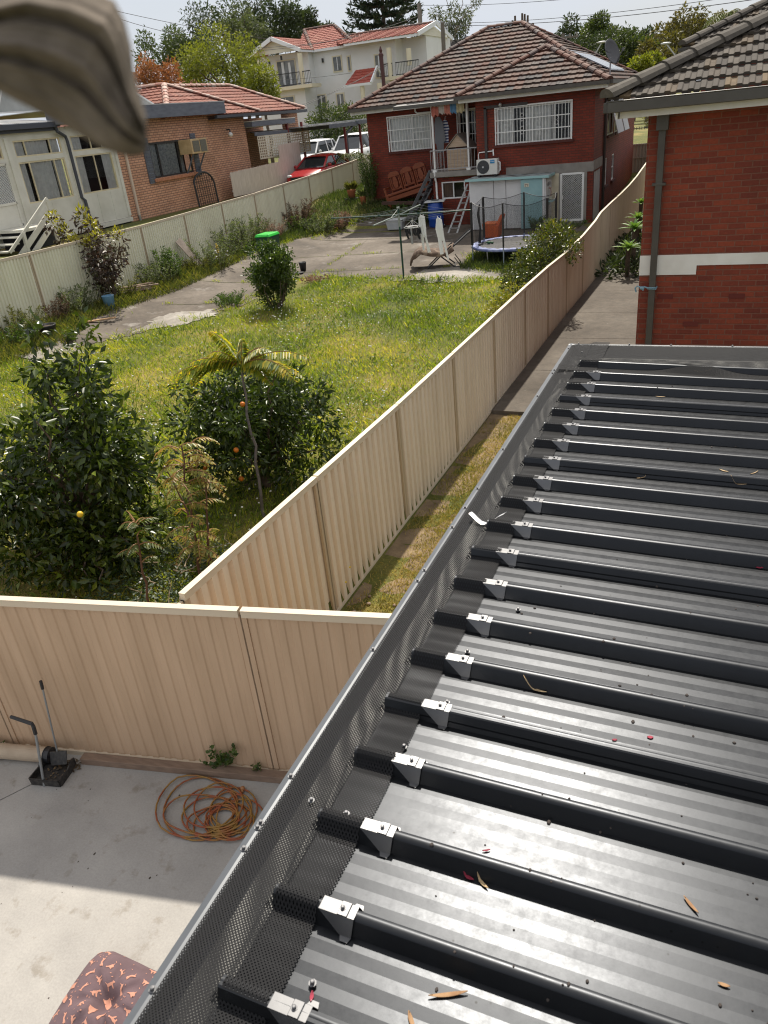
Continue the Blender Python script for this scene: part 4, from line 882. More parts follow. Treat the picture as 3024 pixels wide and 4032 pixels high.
# sunroom: sheet walls below, window bands above
S1 = [(19.95, 21.98, 3.62, 4.84), (19.95, 21.98, 4.98, 5.46)]; S2 = [(22.46, 24.34, 3.62, 4.84), (22.46, 24.34, 4.98, 5.46)]; S0 = [(18.25, 19.45, 3.05, 4.88), (18.25, 19.45, 4.98, 5.46)]; S9 = [(15.6, 17.9, 3.62, 5.46)]
mb = MB(); wallh(mb, O, Y_, X_, (15, 24.6), (2.6, 5.75), S1+S2+S0+S9, .06); mb.box((LX+.03, 22.2, 2.52), (.08, 4.8, .14)); mb.box((LX+.025, 22.22, 4.1), (.06, .16, 2.9)); mb.box((LX+.025, 19.66, 4.1), (.06, .14, 2.9)); mb.box((LX+.025, 24.52, 4.1), (.06, .13, 2.9))
for y in (20.9, 23.1, 23.8): mb.box((LX+.004, y, 3.1), (.012, .03, .95))
for k in range(7): mb.box((LX+.008, 18.85, 2.55+k*.08), (.02, 1.3, .07))
mb.build('sunroom_wall', sun_p, lh)
cw = curtain_m
window(lh, O, Y_, X_, S1[0], frame_c, .045, (20.42, 21.50), (), None, ((20.46, 21.46), (21.5, 21.9), (20.0, 20.3)), 31, None, .06, gl_in=.05)
window(lh, O, Y_, X_, S1[1], frame_c, .045, (20.42, 21.50), (), None, ((20.0, 20.4), (20.46, 21.46), (21.55, 21.95)), 34, None, .06, gl_in=.05)
window(lh, O, Y_, X_, S2[0], frame_c, .045, (23.42,), (), None, ((22.5, 22.92), (23.85, 24.3)), 37, None, .06, gl_in=.05)
window(lh, O, Y_, X_, S2[1], frame_c, .045, (23.42,), (), None, ((22.5, 23.0), (24.0, 24.3)), 39, None, .06, gl_in=.05)
window(lh, O, Y_, X_, S0[1], frame_c, .045, (), (), None, ((18.3, 19.4),), 41, None, .06, gl_in=.05)
window(lh, O, Y_, X_, S9[0], frame_c, .05, (16.4, 17.2), (), None, ((15.7, 17.8),), 43, None, .06, gl_in=.05)
d_ = MB()
for y in (18.28, 19.42): d_.beam((LX+.01, y, 3.05), (LX+.01, y, 4.86), .05, .07, up=Y_)
for z in (3.08, 3.72, 4.84): d_.beam((LX+.01, 18.28, z), (LX+.01, 19.42, z), .05, .07, up=Z_)
d_.box((LX-.01, 18.85, 3.38), (.03, 1.1, .6)); sdo = d_.build('screen_door', sun_p, lh)
g_ = MB()
for k in range(-22, 16):
    for s_ in (1, -1):
        y0_, z0_, y1_, z1_ = 18.3+k*.07, 3.75, 18.3+k*.07+1.5, 4.82; ts = sorted(((18.3-y0_)/1.5, (19.4-y0_)/1.5)); a, b_ = max(0, ts[0]), min(1, ts[1])
        if b_-a < .03: continue
        q0, q1 = (y0_+1.5*a, z0_+1.07*a), (y0_+1.5*b_, z0_+1.07*b_)
        if s_ < 0: q0, q1 = (37.7-q0[0], q0[1]), (37.7-q1[0], q1[1])
        g_.beam((LX+.01, *q0), (LX+.01, *q1), .008, .014, up=X_)
g_.build('diamond_grille', white_metal, sdo, fix=False)
g_ = MB(); g_.poly([(LX-.04, 18.3, 3.7), (LX-.04, 19.4, 3.7), (LX-.04, 19.4, 4.84), (LX-.04, 18.3, 4.84)]); g_.build('mesh_panel', M('flyscreen', (.16, .17, .17), .8), sdo, fix=False)
# brick window with a lace curtain, shutters, sill
alu = M('bronze_frame', (.035, .032, .03), .4)
window(lh, O, Y_, X_, pw, alu, .06, (27.05, 28.35), (), None, ((26.55, 27.0), (27.1, 28.3), (28.4, 28.7)), 51, None, .1, cm=M('lace', (.46, .50, .50), .9, 0, (.25, .28, .29), 13))
mb = MB(); mb.box((LX+.04, 27.8, 3.67), (.14, 2.9, .11), 0); mb.build('brick_sill', M('sill_orange', (.50, .22, .12), .8, 0, (.36, .15, .08), 12), lh)
for y in (26.28, 29.42):
    mb = MB(); mb.box((LX+.03, y, 4.38), (.05, .34, 1.6))
    for k in range(18): mb.box((LX+.06, y, 3.66+k*.085), (.03, .26, .05), 0, 0, R(18))
    mb.build('shutter', blue_grey, lh)
mb = MB(); mb.box((LX+.28, 29.0, 4.70), (.62, 1.12, .54)); acb = mb.build('window_air_conditioner', M('ac_tan', (.60, .44, .24), .6, 0, (.5, .35, .18), 6), lh, bevel=.01)
mb = MB(); mb.box((LX+.60, 28.76, 4.70), (.02, .44, .40)); mb.box((LX+.60, 29.27, 4.70), (.02, .42, .44)); mb.build('grille', M('ac_grille_dark', (.10, .10, .09), .7, 0, (.2, .18, .13), 40, 2, 0, 1, None, .4, .6, (1, 1, 8)), acb)
mb = MB()
for y in (28.6, 29.4): mb.beam((LX+.5, y, 4.43), (LX+.03, y, 3.72), .04, .05)
mb.build('strut', blue_grey, acb)
# flat fascia, gutters, downpipes
mb = MB(); mb.box((LX+.22, 26.6, 6.03), (.5, 9.9, .44)); mb.build('flat_fascia', blue_grey, lh)
mb = MB(); mb.box((LX+.20, 26.6, 6.265), (.56, 9.95, .03)); mb.box((LX-2, 26.6, 6.26), (4, 9.9, .02)); mb.build('flat_roof', M('roof_white_edge', (.45, .46, .47), .5), lh)
mb = MB(); mb.box((LX+.22, 18.2, 5.83), (.16, 7.3, .15)); mb.box((LX+.12, 18.2, 5.72), (.06, 7.2, .12)); mb.tube([(LX+.2, 21.72, 5.82), (LX+.2, 21.75, 5.62), (LX+.08, 22.18, 5.46), (LX+.08, 22.22, 5.3), (LX+.08, 22.22, 3.55), (LX+.12, 22.3, 3.45), (LX+.12, 22.35, 2.3)], .055, 8); mb.build('gutter', M('gutter_slate', (.055, .06, .075), .5), lh)
cr = MB(); rows = []
for x in (LX+.28, LX-1.6): rows.append([(x, 14.5+k*.038, 5.92+(.2 if x < LX else 0)+.012*math.cos(k*math.pi)) for k in range(190)])
cr.grid(rows); cr.build('sunroom_roof', M('sunroom_iron', (.55, .55, .54), .5, .3, (.35, .34, .33), 3), lh, fix=False)
mb = MB(); mb.box((LX+.05, 25.02, 3.7), (.07, .09, 2.2)); mb.build('downpipe', M('pipe_beige', (.62, .50, .40), .6), lh)
mb = MB(); mb.tube([(LX+.05, 25.02, 2.6), (LX+.05, 25.05, 1.9)], .05, 8); mb.build('pipe_end', steel, lh)
mb = MB(); mb.tube([(LX+.0, 32.1, 5.18), (LX+.16, 32.1, 5.18), (LX+.16, 32.1, 5.08)], .035, 6); wl = mb.build('wall_lamp', black_iron, lh)
mb = MB(); mb.ball((LX+.16, 32.1, 4.98), .10); mb.build('globe', M('opal_glass', (.75, .75, .72), .3), wl, smooth=True)
# stairs to the sunroom door
mb = MB()
for z0_, z1_, w_ in ((3.78, 2.5, .09), (3.40, 2.1, .17), (3.05, 1.75, .17)): mb.beam((LX+1.1, 19.62, z0_), (LX+1.1, 17.6, z1_), .045, w_)
for y, z in ((19.6, 3.75), (18.3, 2.95)): mb.beam((LX+1.1, y, 1.9), (LX+1.1, y, z), .09, .09)
mb.box((LX+.55, 19.0, 3.0), (1.1, 1.5, .08))
for k in range(6): mb.box((LX+.55, 18.2-k*.26, 2.85-k*.17), (1.05, .28, .04))
mb.build('stairs', sun_p, lh)
mb = MB(); mb.box((LX+.45, 19.1, 2.4), (.9, 1.3, 1.1)); mb.box((LX-.35, 22.3, 2.2), (.6, 4.6, .7)); mb.build('stair_base', M('dark_base', (.03, .032, .035), .9), lh)
# tile roofs
lt = tile_mat('salmon_tile', [(.235, .085, .06), (.29, .125, .09), (.20, .07, .052), (.26, .11, .08), (.21, .10, .08)], .75, .15, (.28, .235, .21), (.62, .75))
lrt = tile_mat('salmon_ridge', [(.34, .14, .10), (.40, .24, .185), (.47, .37, .31)], .65, .3, (.5, .44, .39), (.5, .62))
aE = (LX+.35, 27.6, 5.78); bE = (LX+.35, 34.5, 5.78); aT = (-22.75, 30.9, 7.1)
cE = (LX+.30, 31.0, 5.78); dE = (LX+.30, 39.1, 5.78); c1T, c2T = (-23.05, 31.5, 7.06), (-23.05, 36.4, 7.06)
tiled('roof', [(dE, cE, c1T, c2T), (bE, aE, aT, aT), (aE, (-27, 27.6, 5.78), (-24, 30.9, 7.1), aT), ((-27, 39.1, 5.78), dE, c2T, (-24, 36.4, 7.06))], .30, .33, .026, .03, 'roman', lt, lh, 6)
for a, b_ in ((dE, c2T), (c1T, c2T), (bE, aT), (aE, aT), ((-25.5, 30.9, 7.1), aT)): caps('ridge_cap', a, b_, .13, .42, lrt, lh, .06)
mb = MB(); mb.box((LX+.36, 32.9, 5.70), (.13, 4.0, .11)); mb.box((LX+.32, 36.9, 5.69), (.13, 4.7, .12)); mb.box((LX+.1, 35, 5.63), (.5, 8.4, .02)); mb.build('eave_gutter', M('gutter_slate', (.055, .06, .075), .5), lh)
# framed translucent roof panels standing on the flat roof
gpan = M('translucent_sheet', (.36, .37, .36), .4, 0, (.28, .29, .28), 2); alf = M('aluminium_frame', (.66, .66, .65), .4, .3)
for (ya, yb, yt) in ((26.2, 28.4, 26.4), (20.0, 24.2, 20.6)):
    x0 = LX-.8; mb = MB(); mb.prism([(x0, ya, 6.28), (x0, yb, 6.28), (x0, yt, 7.15)], (-.03, 0, 0)); gp_ = mb.build('roof_light', gpan, lh)
    mb = MB(); mb.beam((x0+.02, yt, 7.17), (x0+.02, yb+.1, 6.28), .06, .06); mb.beam((x0+.02, ya, 6.28), (x0+.02, yt, 7.17), .05, .05); mb.beam((x0+.02, ya+.45, 6.28), (x0+.02, yt+.3, 7.0), .04, .04); mb.beam((x0+.02, ya, 6.29), (x0+.02, yb, 6.29), .05, .04); mb.build('frame', alf, gp_)
# porch
mb = MB(); mb.box((LX-.85, 35.9, 5.30), (2.3, 4.15, .22)); mb.build('porch_roof', blue_grey, lh)
mb = MB(); mb.box((LX-.85, 35.9, 5.42), (2.34, 4.2, .03)); mb.box((LX-.9, 35.9, 5.18), (2.1, 3.9, .02)); mb.build('porch_ceiling', sun_p, lh)
mb = MB(); mb.box((LX+.1, 37.4, 4.3), (.11, .11, 2.0)); mb.box((LX+.1, 38.95, 4.2), (.10, .10, 2.0)); mb.build('porch_post', M('post_maroon', (.20, .03, .03), .5), lh)
mb = MB(); mb.beam((LX+.12, 34.2, 4.88), (LX+.12, 39.6, 4.80), .05, .16); mb.build('porch_beam', blue_grey, lh)
mb = MB(); wallh(mb, (LX+.2, 0, 0), Y_, X_, (34.25, 39.5), (3.80, 4.78), [(34.33+k*.175, 34.33+k*.175+.105, 3.86+j*.115, 3.86+j*.115+.07) for k in range(29) for j in range(8)], .02); mb.build('lattice_screen', M('lattice_cream', (.66, .60, .48), .6), lh, fix=False)
# ------------------------------------------------------------------ weathered white picket fence and arched black gate
pf = thing('picket_fence', (LX+.5, 34.4, 2.4), 'weathered white paling fence, taller at one end, in front of the pink brick porch', 'fence')
mb = MB(); y = 31.0; k = 0; q = random.Random(9)
while y < 37.6:
    top = (3.50+.02*(y-31) if y < 35.3 else 3.72+.0*(y-35) if y < 35.5 else 4.30+.02*(y-35.5))
    mb.prism([(LX+.5, y, 2.5+.03*q.random()), (LX+.5, y+.068, 2.5), (LX+.5, y+.068, top-.03), (LX+.5, y+.034, top+.03*q.random()), (LX+.5, y, top-.03)], (.018, 0, 0)); y += .074; k += 1
mb.build('paling', M('paling_white', (.66, .58, .52), .8, 0, (.52, .44, .38), 3, 6, 0, 60, None, .35, .7, (1, 6, .6)), pf)
mb = MB(); mb.beam((LX+.47, 31, 2.75), (LX+.47, 37.6, 2.75), .04, .07); mb.beam((LX+.47, 31, 3.35), (LX+.47, 37.6, 3.35), .04, .07); mb.build('rail', M('paling_rail', (.5, .45, .4), .8), pf)
ga = thing('garden_gate', (LX+.35, 29.4, 2.4), 'arched black wrought iron gate leaning on the pink brick wall', 'gate')
mb = MB(); ya, yb, zb, zs = 28.62, 30.05, 2.35, 3.25; yc, ra = (ya+yb)/2, (yb-ya)/2
mb.tube([(LX+.3, ya, zb), (LX+.25, ya, zs)]+[(LX+.22, yc-ra*math.cos(a), zs+ra*.62*math.sin(a)) for a in [math.pi*k/12 for k in range(1, 12)]]+[(LX+.25, yb, zs), (LX+.3, yb, zb)], .04, 8)
mb.build('arch_frame', black_iron, ga)
mb = MB()
for k in range(1, 9):
    y = ya+(yb-ya)*k/9; zt = zs+ra*.62*math.sqrt(max(0, 1-((y-yc)/ra)**2)); mb.beam((LX+.3, y, zb), (LX+.24, y, zt), .016, .016)
for z in (2.5, 2.8, 3.1, 3.35): mb.beam((LX+.28, ya, z), (LX+.28, yb, z), .016, .016)
mb.build('bars', black_iron, ga)
# carport
cp = thing('carport', (-20, 41, 2.5), 'grey flat roofed carport over the parked cars beside the pink brick house', 'carport')
mb = MB(); rows = []
mb.box((-20.9, 39.1, 4.96), (5.0, 3.0, .05)); mb.box((-20.3, 42.9, 5.02), (3.9, 4.6, .05)); mb.build('roof', M('carport_roof', (.42, .43, .43), .5, .2, (.3, .3, .3), 3), cp)
mb = MB(); mb.box((-18.38, 39.1, 4.86), (.14, 3.1, .18)); mb.box((-18.28, 43.2, 4.90), (.14, 5.2, .18)); mb.box((-20.9, 40.6, 4.84), (5, .14, .16)); mb.tube([(-18.4, 40.3, 4.8), (-18.45, 39.9, 4.6), (-18.5, 39.6, 4.5), (-18.5, 39.55, 2.5)], .06, 8); mb.build('fascia', blue_grey, cp)
for y in (39.4, 41.3, 45.6):
    mb = MB(); mb.box((-18.5, y, 3.6), (.10, .10, 2.5)); mb.build('post', M('post_maroon', (.20, .03, .03), .5), cp)
# ------------------------------------------------------------------ cars under and beyond the carport
glass_car = M('car_glass', (.02, .025, .028), .05, 0, None, 1, 1, 0, 1, .9); tyre_m = M('tyre', (.02, .02, .02), .9); rim_m = M('alloy_rim', (.5, .5, .52), .3, .7)
def car(loc, rz_, col, label, L_=4.4, W=1.78, H=1.48, suv=False, name='parked_car'):
    """nose towards -Y in its own axes"""
    root = thing(name, loc, label, 'car', 'cars parked by the carport'); root.rotation_euler = (0, 0, rz_)
    hw = W/2; bl = .62 if suv else .60; hood = .98 if suv else .86; belt = 1.05 if suv else .92
    st = [(-L_/2, .35, .62, .80), (-L_/2+.12, .25, hood-.18, .94), (-L_/2+.9, .22, hood, .99), (-L_/2+1.25, .22, belt, 1.0), (0, .22, belt+.02, 1.0), (L_/2-.9, .22, belt+.03, 1.0), (L_/2-.15, .24, belt+.02, .95), (L_/2, .35, belt-.2, .86)]
    rows = []
    for y, zb, zt, k in st:
        w_ = hw*k; zm = (zb+zt)/2
        rows.append([(-w_*.92, y, zb), (-w_, y, zb+.12), (-w_*1.01, y, zm+.08), (-w_*.97, y, zt-.06), (-w_*.86, y, zt), (0, y, zt+.025), (w_*.86, y, zt), (w_*.97, y, zt-.06), (w_*1.01, y, zm+.08), (w_, y, zb+.12), (w_*.92, y, zb)])
    mb = MB(); mb.grid(rows); mb.poly(rows[0]); mb.poly(rows[-1]); body = mb.build('body', col, root, smooth=True, local=True)
    y0, y1, y2, y3 = -L_/2+1.15, -L_/2+1.95, (L_/2-.75 if suv else L_/2-1.25), (L_/2-.2 if suv else L_/2-.45)
    wb, wt = hw*.90, hw*.72; zt = H; zb = belt
    def ring(z, ya, yb, w_): return [(-w_, ya, z), (w_, ya, z), (w_, yb, z), (-w_, yb, z)]
    mb = MB(); q = [(-wb, y0, zb), (wb, y0, zb), (wb, y3, zb), (-wb, y3, zb)]; p_ = [(-wt, y1, zt-.05), (wt, y1, zt-.05), (wt, y2, zt-.05), (-wt, y2, zt-.05)]
    mb.hexa(q+p_); mb.build('windows', glass_car, root, local=True)
    mb = MB(); rows = []
    for y, dz in ((y1-.12, -.05), (y1+.2, .0), ((y1+y2)/2, .03), (y2-.2, .0), (y2+.08, -.05)):
        rows.append([(-wt-.03, y, zt-.06+dz*.3), (-wt*.8, y, zt+dz), (0, y, zt+.03+dz), (wt*.8, y, zt+dz), (wt+.03, y, zt-.06+dz*.3)])
    mb.grid(rows)
    for s_ in (-1, 1):
        mb.beam((s_*wb*1.0, y0-.02, zb), (s_*wt*1.0, y1, zt-.04), .07, .05); mb.beam((s_*wb*1.01, y3, zb), (s_*wt*1.01, y2, zt-.04), .10, .06); mb.beam((s_*(wb+.0), (y1+y2)/2-.05, zb), (s_*(wt+.01), (y1+y2)/2-.05, zt-.05), .03, .08, up=Y_)
        if suv: mb.beam((s_*(wb+.0), y2-.25, zb), (s_*(wt+.01), y2-.25, zt-.05), .03, .10, up=Y_)
    mb.build('roof', col, root, fix=False, solid=.02, local=True)
    for s_ in (-1, 1):
        for y in (-L_/2+.85, L_/2-.8):
            mb = MB(); mb.tube([(s_*hw*.80, y, .33), (s_*hw*1.0, y, .33)], .33, 20); w_ = mb.build('wheel', tyre_m, root, local=True)
            mb = MB(); mb.tube([(s_*hw*.98, y, .33), (s_*hw*1.015, y, .33)], [.21, .19], 14); mb.build('rim', rim_m, w_, local=True)
        mb = MB(); mb.ball((s_*hw*.72, -L_/2+.10, hood-.20), (.16, .10, .08)); mb.build('headlight', M('lamp_lens', (.7, .72, .74), .1), root, smooth=True, local=True)
        mb = MB(); mb.box((s_*hw*.84, L_/2-.07, belt-.14), (.20, .12, .26)); mb.build('tail_light', M('tail_red', (.45, .01, .01), .25), root, local=True)
        mb = MB(); mb.ball((s_*(hw+.08), y0+.28, zb+.08), (.11, .07, .08)); mb.build('mirror', col, root, smooth=True, local=True)
    mb = MB(); mb.box((0, -L_/2-.01, .55), (W*.6, .04, .12)); mb.build('front_grille', black_pl, root, local=True)
    return root
carw = M('car_white', (.72, .73, .74), .25); carr = M('car_red', (.36, .015, .018), .25)
car((-24.2, 46.6, 2.42), R(0), carw, 'white hatchback with a red tail light, seen between the lattice and the carport post', 4.7, 1.8, 1.72, True)
car((-22.1, 48.3, 2.42), R(4), carw, 'large white four wheel drive car standing by the corner of the red house', 5.1, 1.95, 1.84, True)
car((-19.25, 37.6, 2.22), R(0), carr, 'low red car beneath the carport, in front of the white cars', 4.4, 1.75, 1.42)
# ================================================================== white two storey house behind
wh = thing('white_house', (-38, 76, 2.7), 'white rendered two storey house with terracotta gable roofs and balconies in the distance', 'house')
wr = M('white_render', (.80, .81, .82), .7, 0, (.72, .73, .73), .5, 6); wtr = M('white_trim', (.78, .80, .83), .5); crm = M('cream_trim', (.72, .66, .50), .6)
WRt = tile_mat('terracotta_tile', [(.27, .085, .065), (.32, .115, .085), (.25, .075, .06), (.34, .15, .11)], .75, .15, (.50, .36, .30), (.62, .76))
YW, YG, YR_ = 74.0, 71.0, 72.5
def w5(x, y, Y): return at(900+x/2.074, 50+y/2.074, Y)
gE, gA, gW = w5(575, 300, YG), w5(345, 212, YG), w5(170, 352, YG)
ez_ = gE.z; xm = gA.x; gx1, gx0 = gE.x, 2*gA.x-gE.x
zb_ = 2.0
mb = MB(); zbal = w5(600, 590, YG).z
mb.box(((gx0+gx1)/2, YG+3.2, (zb_+zbal)/2), (gx1-gx0-.4, 5.4, zbal-zb_)); mb.box(((gx0+gx1)/2, YG+4.5, (zbal+ez_)/2), (gx1-gx0-.4, 5, ez_-zbal))
mb.build('wall', wr, wh); mb = MB(); xr2 = w5(1015, 320, YW).x; xr1 = w5(1330, 300, YR_).x
mb.box(((gx1+xr2)/2-.5, YW+4, (zb_+ez_)/2), (xr2-gx1+1.2, 8, ez_-zb_))
mb.build('wall', wr, wh); mb = MB(); mb.box(((xr2+xr1)/2, YR_+5.5, (zb_+ez_)/2), (xr1-xr2, 9, ez_-zb_))
xr3 = w5(1530, 270, YR_).x; mb.build('wall', wr, wh); mb = MB()
mb.box(((xr1+xr3)/2, YR_+6.2, (zb_+ez_)/2), (xr3-xr1, 7, ez_-zb_))
mb.build('wall', wr, wh)
mb = MB(); mb.prism([(gx0+.1, YG+.5, ez_), (gx1-.1, YG+.5, ez_), (xm, YG+.5, gA.z-.1)], (0, .1, 0)); mb.build('gable', M('gable_cream', (.74, .72, .64), .7), wh)
mb = MB(); mb.beam((gx0-.1, YG, ez_-.05), (xm, YG, gA.z), .12, .32); mb.beam((gx1+.1, YG, ez_-.05), (xm, YG, gA.z), .12, .32); mb.beam((gx1+.1, YG, ez_-.08), (gx1+.1, YW, ez_-.08), .14, .2); mb.beam((gx1, YW-.4, ez_-.08), (xr2, YW-.4, ez_-.08), .14, .2); mb.beam((xr2, YR_-.3, ez_-.08), (xr3+.3, YR_-.3, ez_-.08), .14, .2); mb.build('barge_board', wtr, wh)
# roofs
top = ez_+2.2; xr_c = w5(620, 165, 79).x; x2c = w5(870, 165, 79).x
R1 = [((gx1+.2, YG, ez_), (gx1+.2, YW, ez_), (xm, YW+4, gA.z+.3), (xm, YG, gA.z)), ((gx0-.2, YW, ez_), (gx0-.2, YG, ez_), (xm, YG, gA.z), (xm, YW+4, gA.z+.3)),
      ((gx1+.2-2, YW-.4, ez_), (xr2+.1, YW-.4, ez_), (x2c, 79, top), (xr_c, 79, top)), ]
gr = w5(1425, 122, 77); ridge_z = gr.z; xg = w5(1335, 265, YR_).x
R1.append(((xr2-.5, YR_-.4, ez_), (xr3+.4, YR_-.4, ez_), (xr3+.4, 77, ridge_z), (xr2-3, 77, ridge_z)))
tiled('roof', R1, .45, .5, .05, .04, 'roman', WRt, wh, 4)
for a, b_ in (((gx1, YW-.4, ez_), (xr_c, 79, top)), ((xr_c, 79, top), (x2c, 79, top)), ((xr2, YW, ez_+.3), (x2c, 79, top)), ((xr2-3, 77, ridge_z), (xr3+.4, 77, ridge_z))): caps('ridge_cap', a, b_, .18, .6, ridge_t, wh, .06)
mb = MB(); xg3 = xr3+.4; mb.beam((xg3, YR_-.4, ez_-.05), (xg3, 77, ridge_z), .12, .34, up=Z_); mb.beam((xg3, 81.6, ez_-.05), (xg3, 77, ridge_z), .12, .34, up=Z_); mb.build('barge_board', wtr, wh)
mb = MB(); mb.prism([(xg3-.3, YR_, ez_), (xg3-.3, 81.4, ez_), (xg3-.3, 77, ridge_z-.15)], (-.1, 0, 0)); mb.build('gable', M('gable_cream', (.74, .72, .64), .7), wh)
def pbox(mb, x0, y0, x1, y1, Y, d): a, b_ = w5(x0, y0, Y), w5(x1, y1, Y); mb.box(((a.x+b_.x)/2, Y, (a.z+b_.z)/2), (abs(b_.x-a.x), d, abs(a.z-b_.z)))
wing = M('dist_glass', (.10, .11, .115), .15, 0, (.26, .27, .27), .9)
for i, (x0, y0, x1, y1, Y, mu) in enumerate(((852, 365, 925, 470, YW, 1), (972, 362, 998, 470, YW, 0), (722, 680, 805, 820, YW, 1), (884, 668, 950, 800, YW, 1), (400, 700, 540, 775, YG+.5, 1), (395, 405, 560, 590, YG+1.97, 2), (1195, 350, 1265, 520, YR_+1.0, 1), (1352, 362, 1395, 470, YR_+2.6, 1))):
    mb = MB(); pbox(mb, x0-10, y0-10, x1+10, y1+10, Y-.02, .10); f_ = mb.build('window', crm, wh)
    mb = MB(); pbox(mb, x0, y0, x1, y1, Y-.05, .10); g_ = mb.build('pane', wing, f_)
    mb = MB()
    for k in range(mu): xx = x0+(x1-x0)*(k+1)/(mu+1); pbox(mb, xx-3, y0, xx+3, y1, Y-.10, .05)
    if mu: mb.build('mullion', wtr, f_)
mb = MB()
for x, y0, y1, Y in ((570, 330, 600, YG), (238, 380, 560, YG), (1300, 285, 530, YR_-.2), (1462, 290, 430, YR_-.1)):
    a, b_ = w5(x, y0, Y), w5(x+ (22 if y0 == 330 else 6), y1, Y); mb.tube([(a.x, Y+.2, a.z), (a.x, Y+.2, b_.z)], .22, 10); mb.build('column', crm, wh); mb = MB()
a, b_ = w5(1090, 590, 70.5), w5(1095, 740, 70.5); mb.tube([(a.x, 70.5, a.z), (a.x, 70.5, 2)], .2, 10); mb.build('column', crm, wh); mb = MB(); mb.tube([(a.x+1.6, 70.6, a.z), (a.x+1.6, 70.6, 2)], .2, 10); mb.build('column', crm, wh)
mb = MB(); mb.box(((gx0+gx1)/2+.2, YG+.7, zbal-.12), (gx1-gx0+1.6, 1.9, .28)); a = w5(1300, 540, YR_); mb.box(((xr1+xr3)/2, YR_+.6, a.z), (xr3-xr1+1.5, 1.6, .28)); mb.build('balcony_slab', crm, wh)
mb = MB()
for x0, x1, Y, z in ((gx0, gx1-.2, YG-.1, zbal), (gx1+.1, gx1+.9, YG-.1, zbal), (xr1-1.2, xr1, YR_-.1, a.z+.1), (xr1+.3, xr3+.2, YR_-.1, a.z+.1)):
    for zz in (.12, 1.05): mb.beam((x0, Y, z+zz), (x1, Y, z+zz), .05, .07)
    k = int((x1-x0)/.14)
    for i in range(k+1): mb.beam((x0+(x1-x0)*i/k, Y, z), (x0+(x1-x0)*i/k, Y, z+1.05), .022, .022)
    mb.build('balcony_railing', black_iron, wh); mb = MB()
pa, pb2 = w5(950, 595, 70.3), w5(1140, 570, 70.3); pr_ = w5(1170, 500, 71.6)
tiled('porch_roof', [((pa.x, 70.3, pa.z), (pb2.x+.2, 70.3, pa.z), (pb2.x+.2, 71.9, pa.z+1.15), (pa.x+.5, 71.9, pa.z+1.15))], .4, .4, .04, .03, 'roman', tile_mat('porch_tile', [(.30, .055, .035), (.36, .07, .045)], .5), wh, 4)
mb = MB(); mb.beam((pa.x-.1, 70.25, pa.z-.08), (pb2.x+.3, 70.25, pa.z-.08), .12, .2); mb.beam((pb2.x+.3, 70.2, pa.z-.05), (pb2.x+.3, 71.9, pa.z+1.2), .12, .22); mb.beam((pb2.x+.3, 73.6, pa.z-.05), (pb2.x+.3, 71.9, pa.z+1.2), .12, .22); mb.build('porch_barge', wtr, wh)
mb = MB()
for x, y in ((335, 415), (430, 370), (625, 380), (768, 390), (1175, 345)): p_ = w5(x, y, YW-2.4 if x < 600 else YW-.15); mb.box(p_, (.14, .14, .34))
mb.build('wall_lamp', black_iron, wh)
# dark roofed house right of it, a red roof and a grey roof on the left
h5 = thing('tiled_house', (-27, 92, 2.7), 'distant house with a plain charcoal roof between the white house and the red brick house', 'house')
dk = tile_mat('charcoal_tile', [(.05, .045, .045), (.07, .062, .06)], .7, .3, (.10, .09, .085))
a, b_ = at(1615, 238, 88), at(1870, 145, 95); c = at(1640, 240, 88)
tiled('roof', [((a.x-1, 88, a.z), (a.x+14, 88, a.z), (b_.x+6, 95, b_.z), (b_.x-2.2, 95, b_.z))], .4, .42, .04, .04, 'roman', dk, h5, 4)
mb = MB(); mb.box((a.x+6, 94, (a.z+2)/2), (13.6, 11, a.z-2)); mb.build('wall', PBx, h5)
for x in (.5, 2.4):
    mb = MB(); mb.box((a.x+x, 88.48, a.z-1.2), (.8, .06, 1.3)); mb.build('window', wing, h5)
mb = MB(); mb.box((a.x+5.5, 91, b_.z-.6), (.5, .5, .9)); mb.box((a.x+7.5, 92, b_.z-.3), (.4, .4, .8)); mb.build('chimney', dark_grey, h5)
h6 = thing('tiled_house', (-48, 60, 2.6), 'sliver of red tiled roof seen just above the pink brick house roof', 'house')
a = at(760, 330, 58); tiled('roof', [((a.x-5, 56, a.z-1.2), (a.x+2.0, 56, a.z-1.2), (a.x-.2, 59, a.z+.35), (a.x-3, 59, a.z+.35))], .35, .36, .03, .03, 'roman', WRt, h6, 4); mb = MB(); mb.box((a.x-1.5, 60, 3.6), (6.6, 7.4, 4.6)); mb.build('wall', PBx, h6)
h7 = thing('brick_house', (-34, 30, 2.6), 'orange red brick gable wall glimpsed at the left edge behind the sunroom', 'house')
a = atx(30, 490, -27); mb = MB(); mb.prism([(-27, a.y-9, 2), (-27, a.y+1.0, 2), (-27, a.y+1.0, a.z-.6), (-27, a.y-2.5, a.z+1.0), (-27, a.y-9, a.z-.8)], (-6, 0, 0)); mb.build('wall', brick('orange_brick', (.42, .11, .05), (.34, .08, .04), (.25, .12, .08), 'y'), h7)
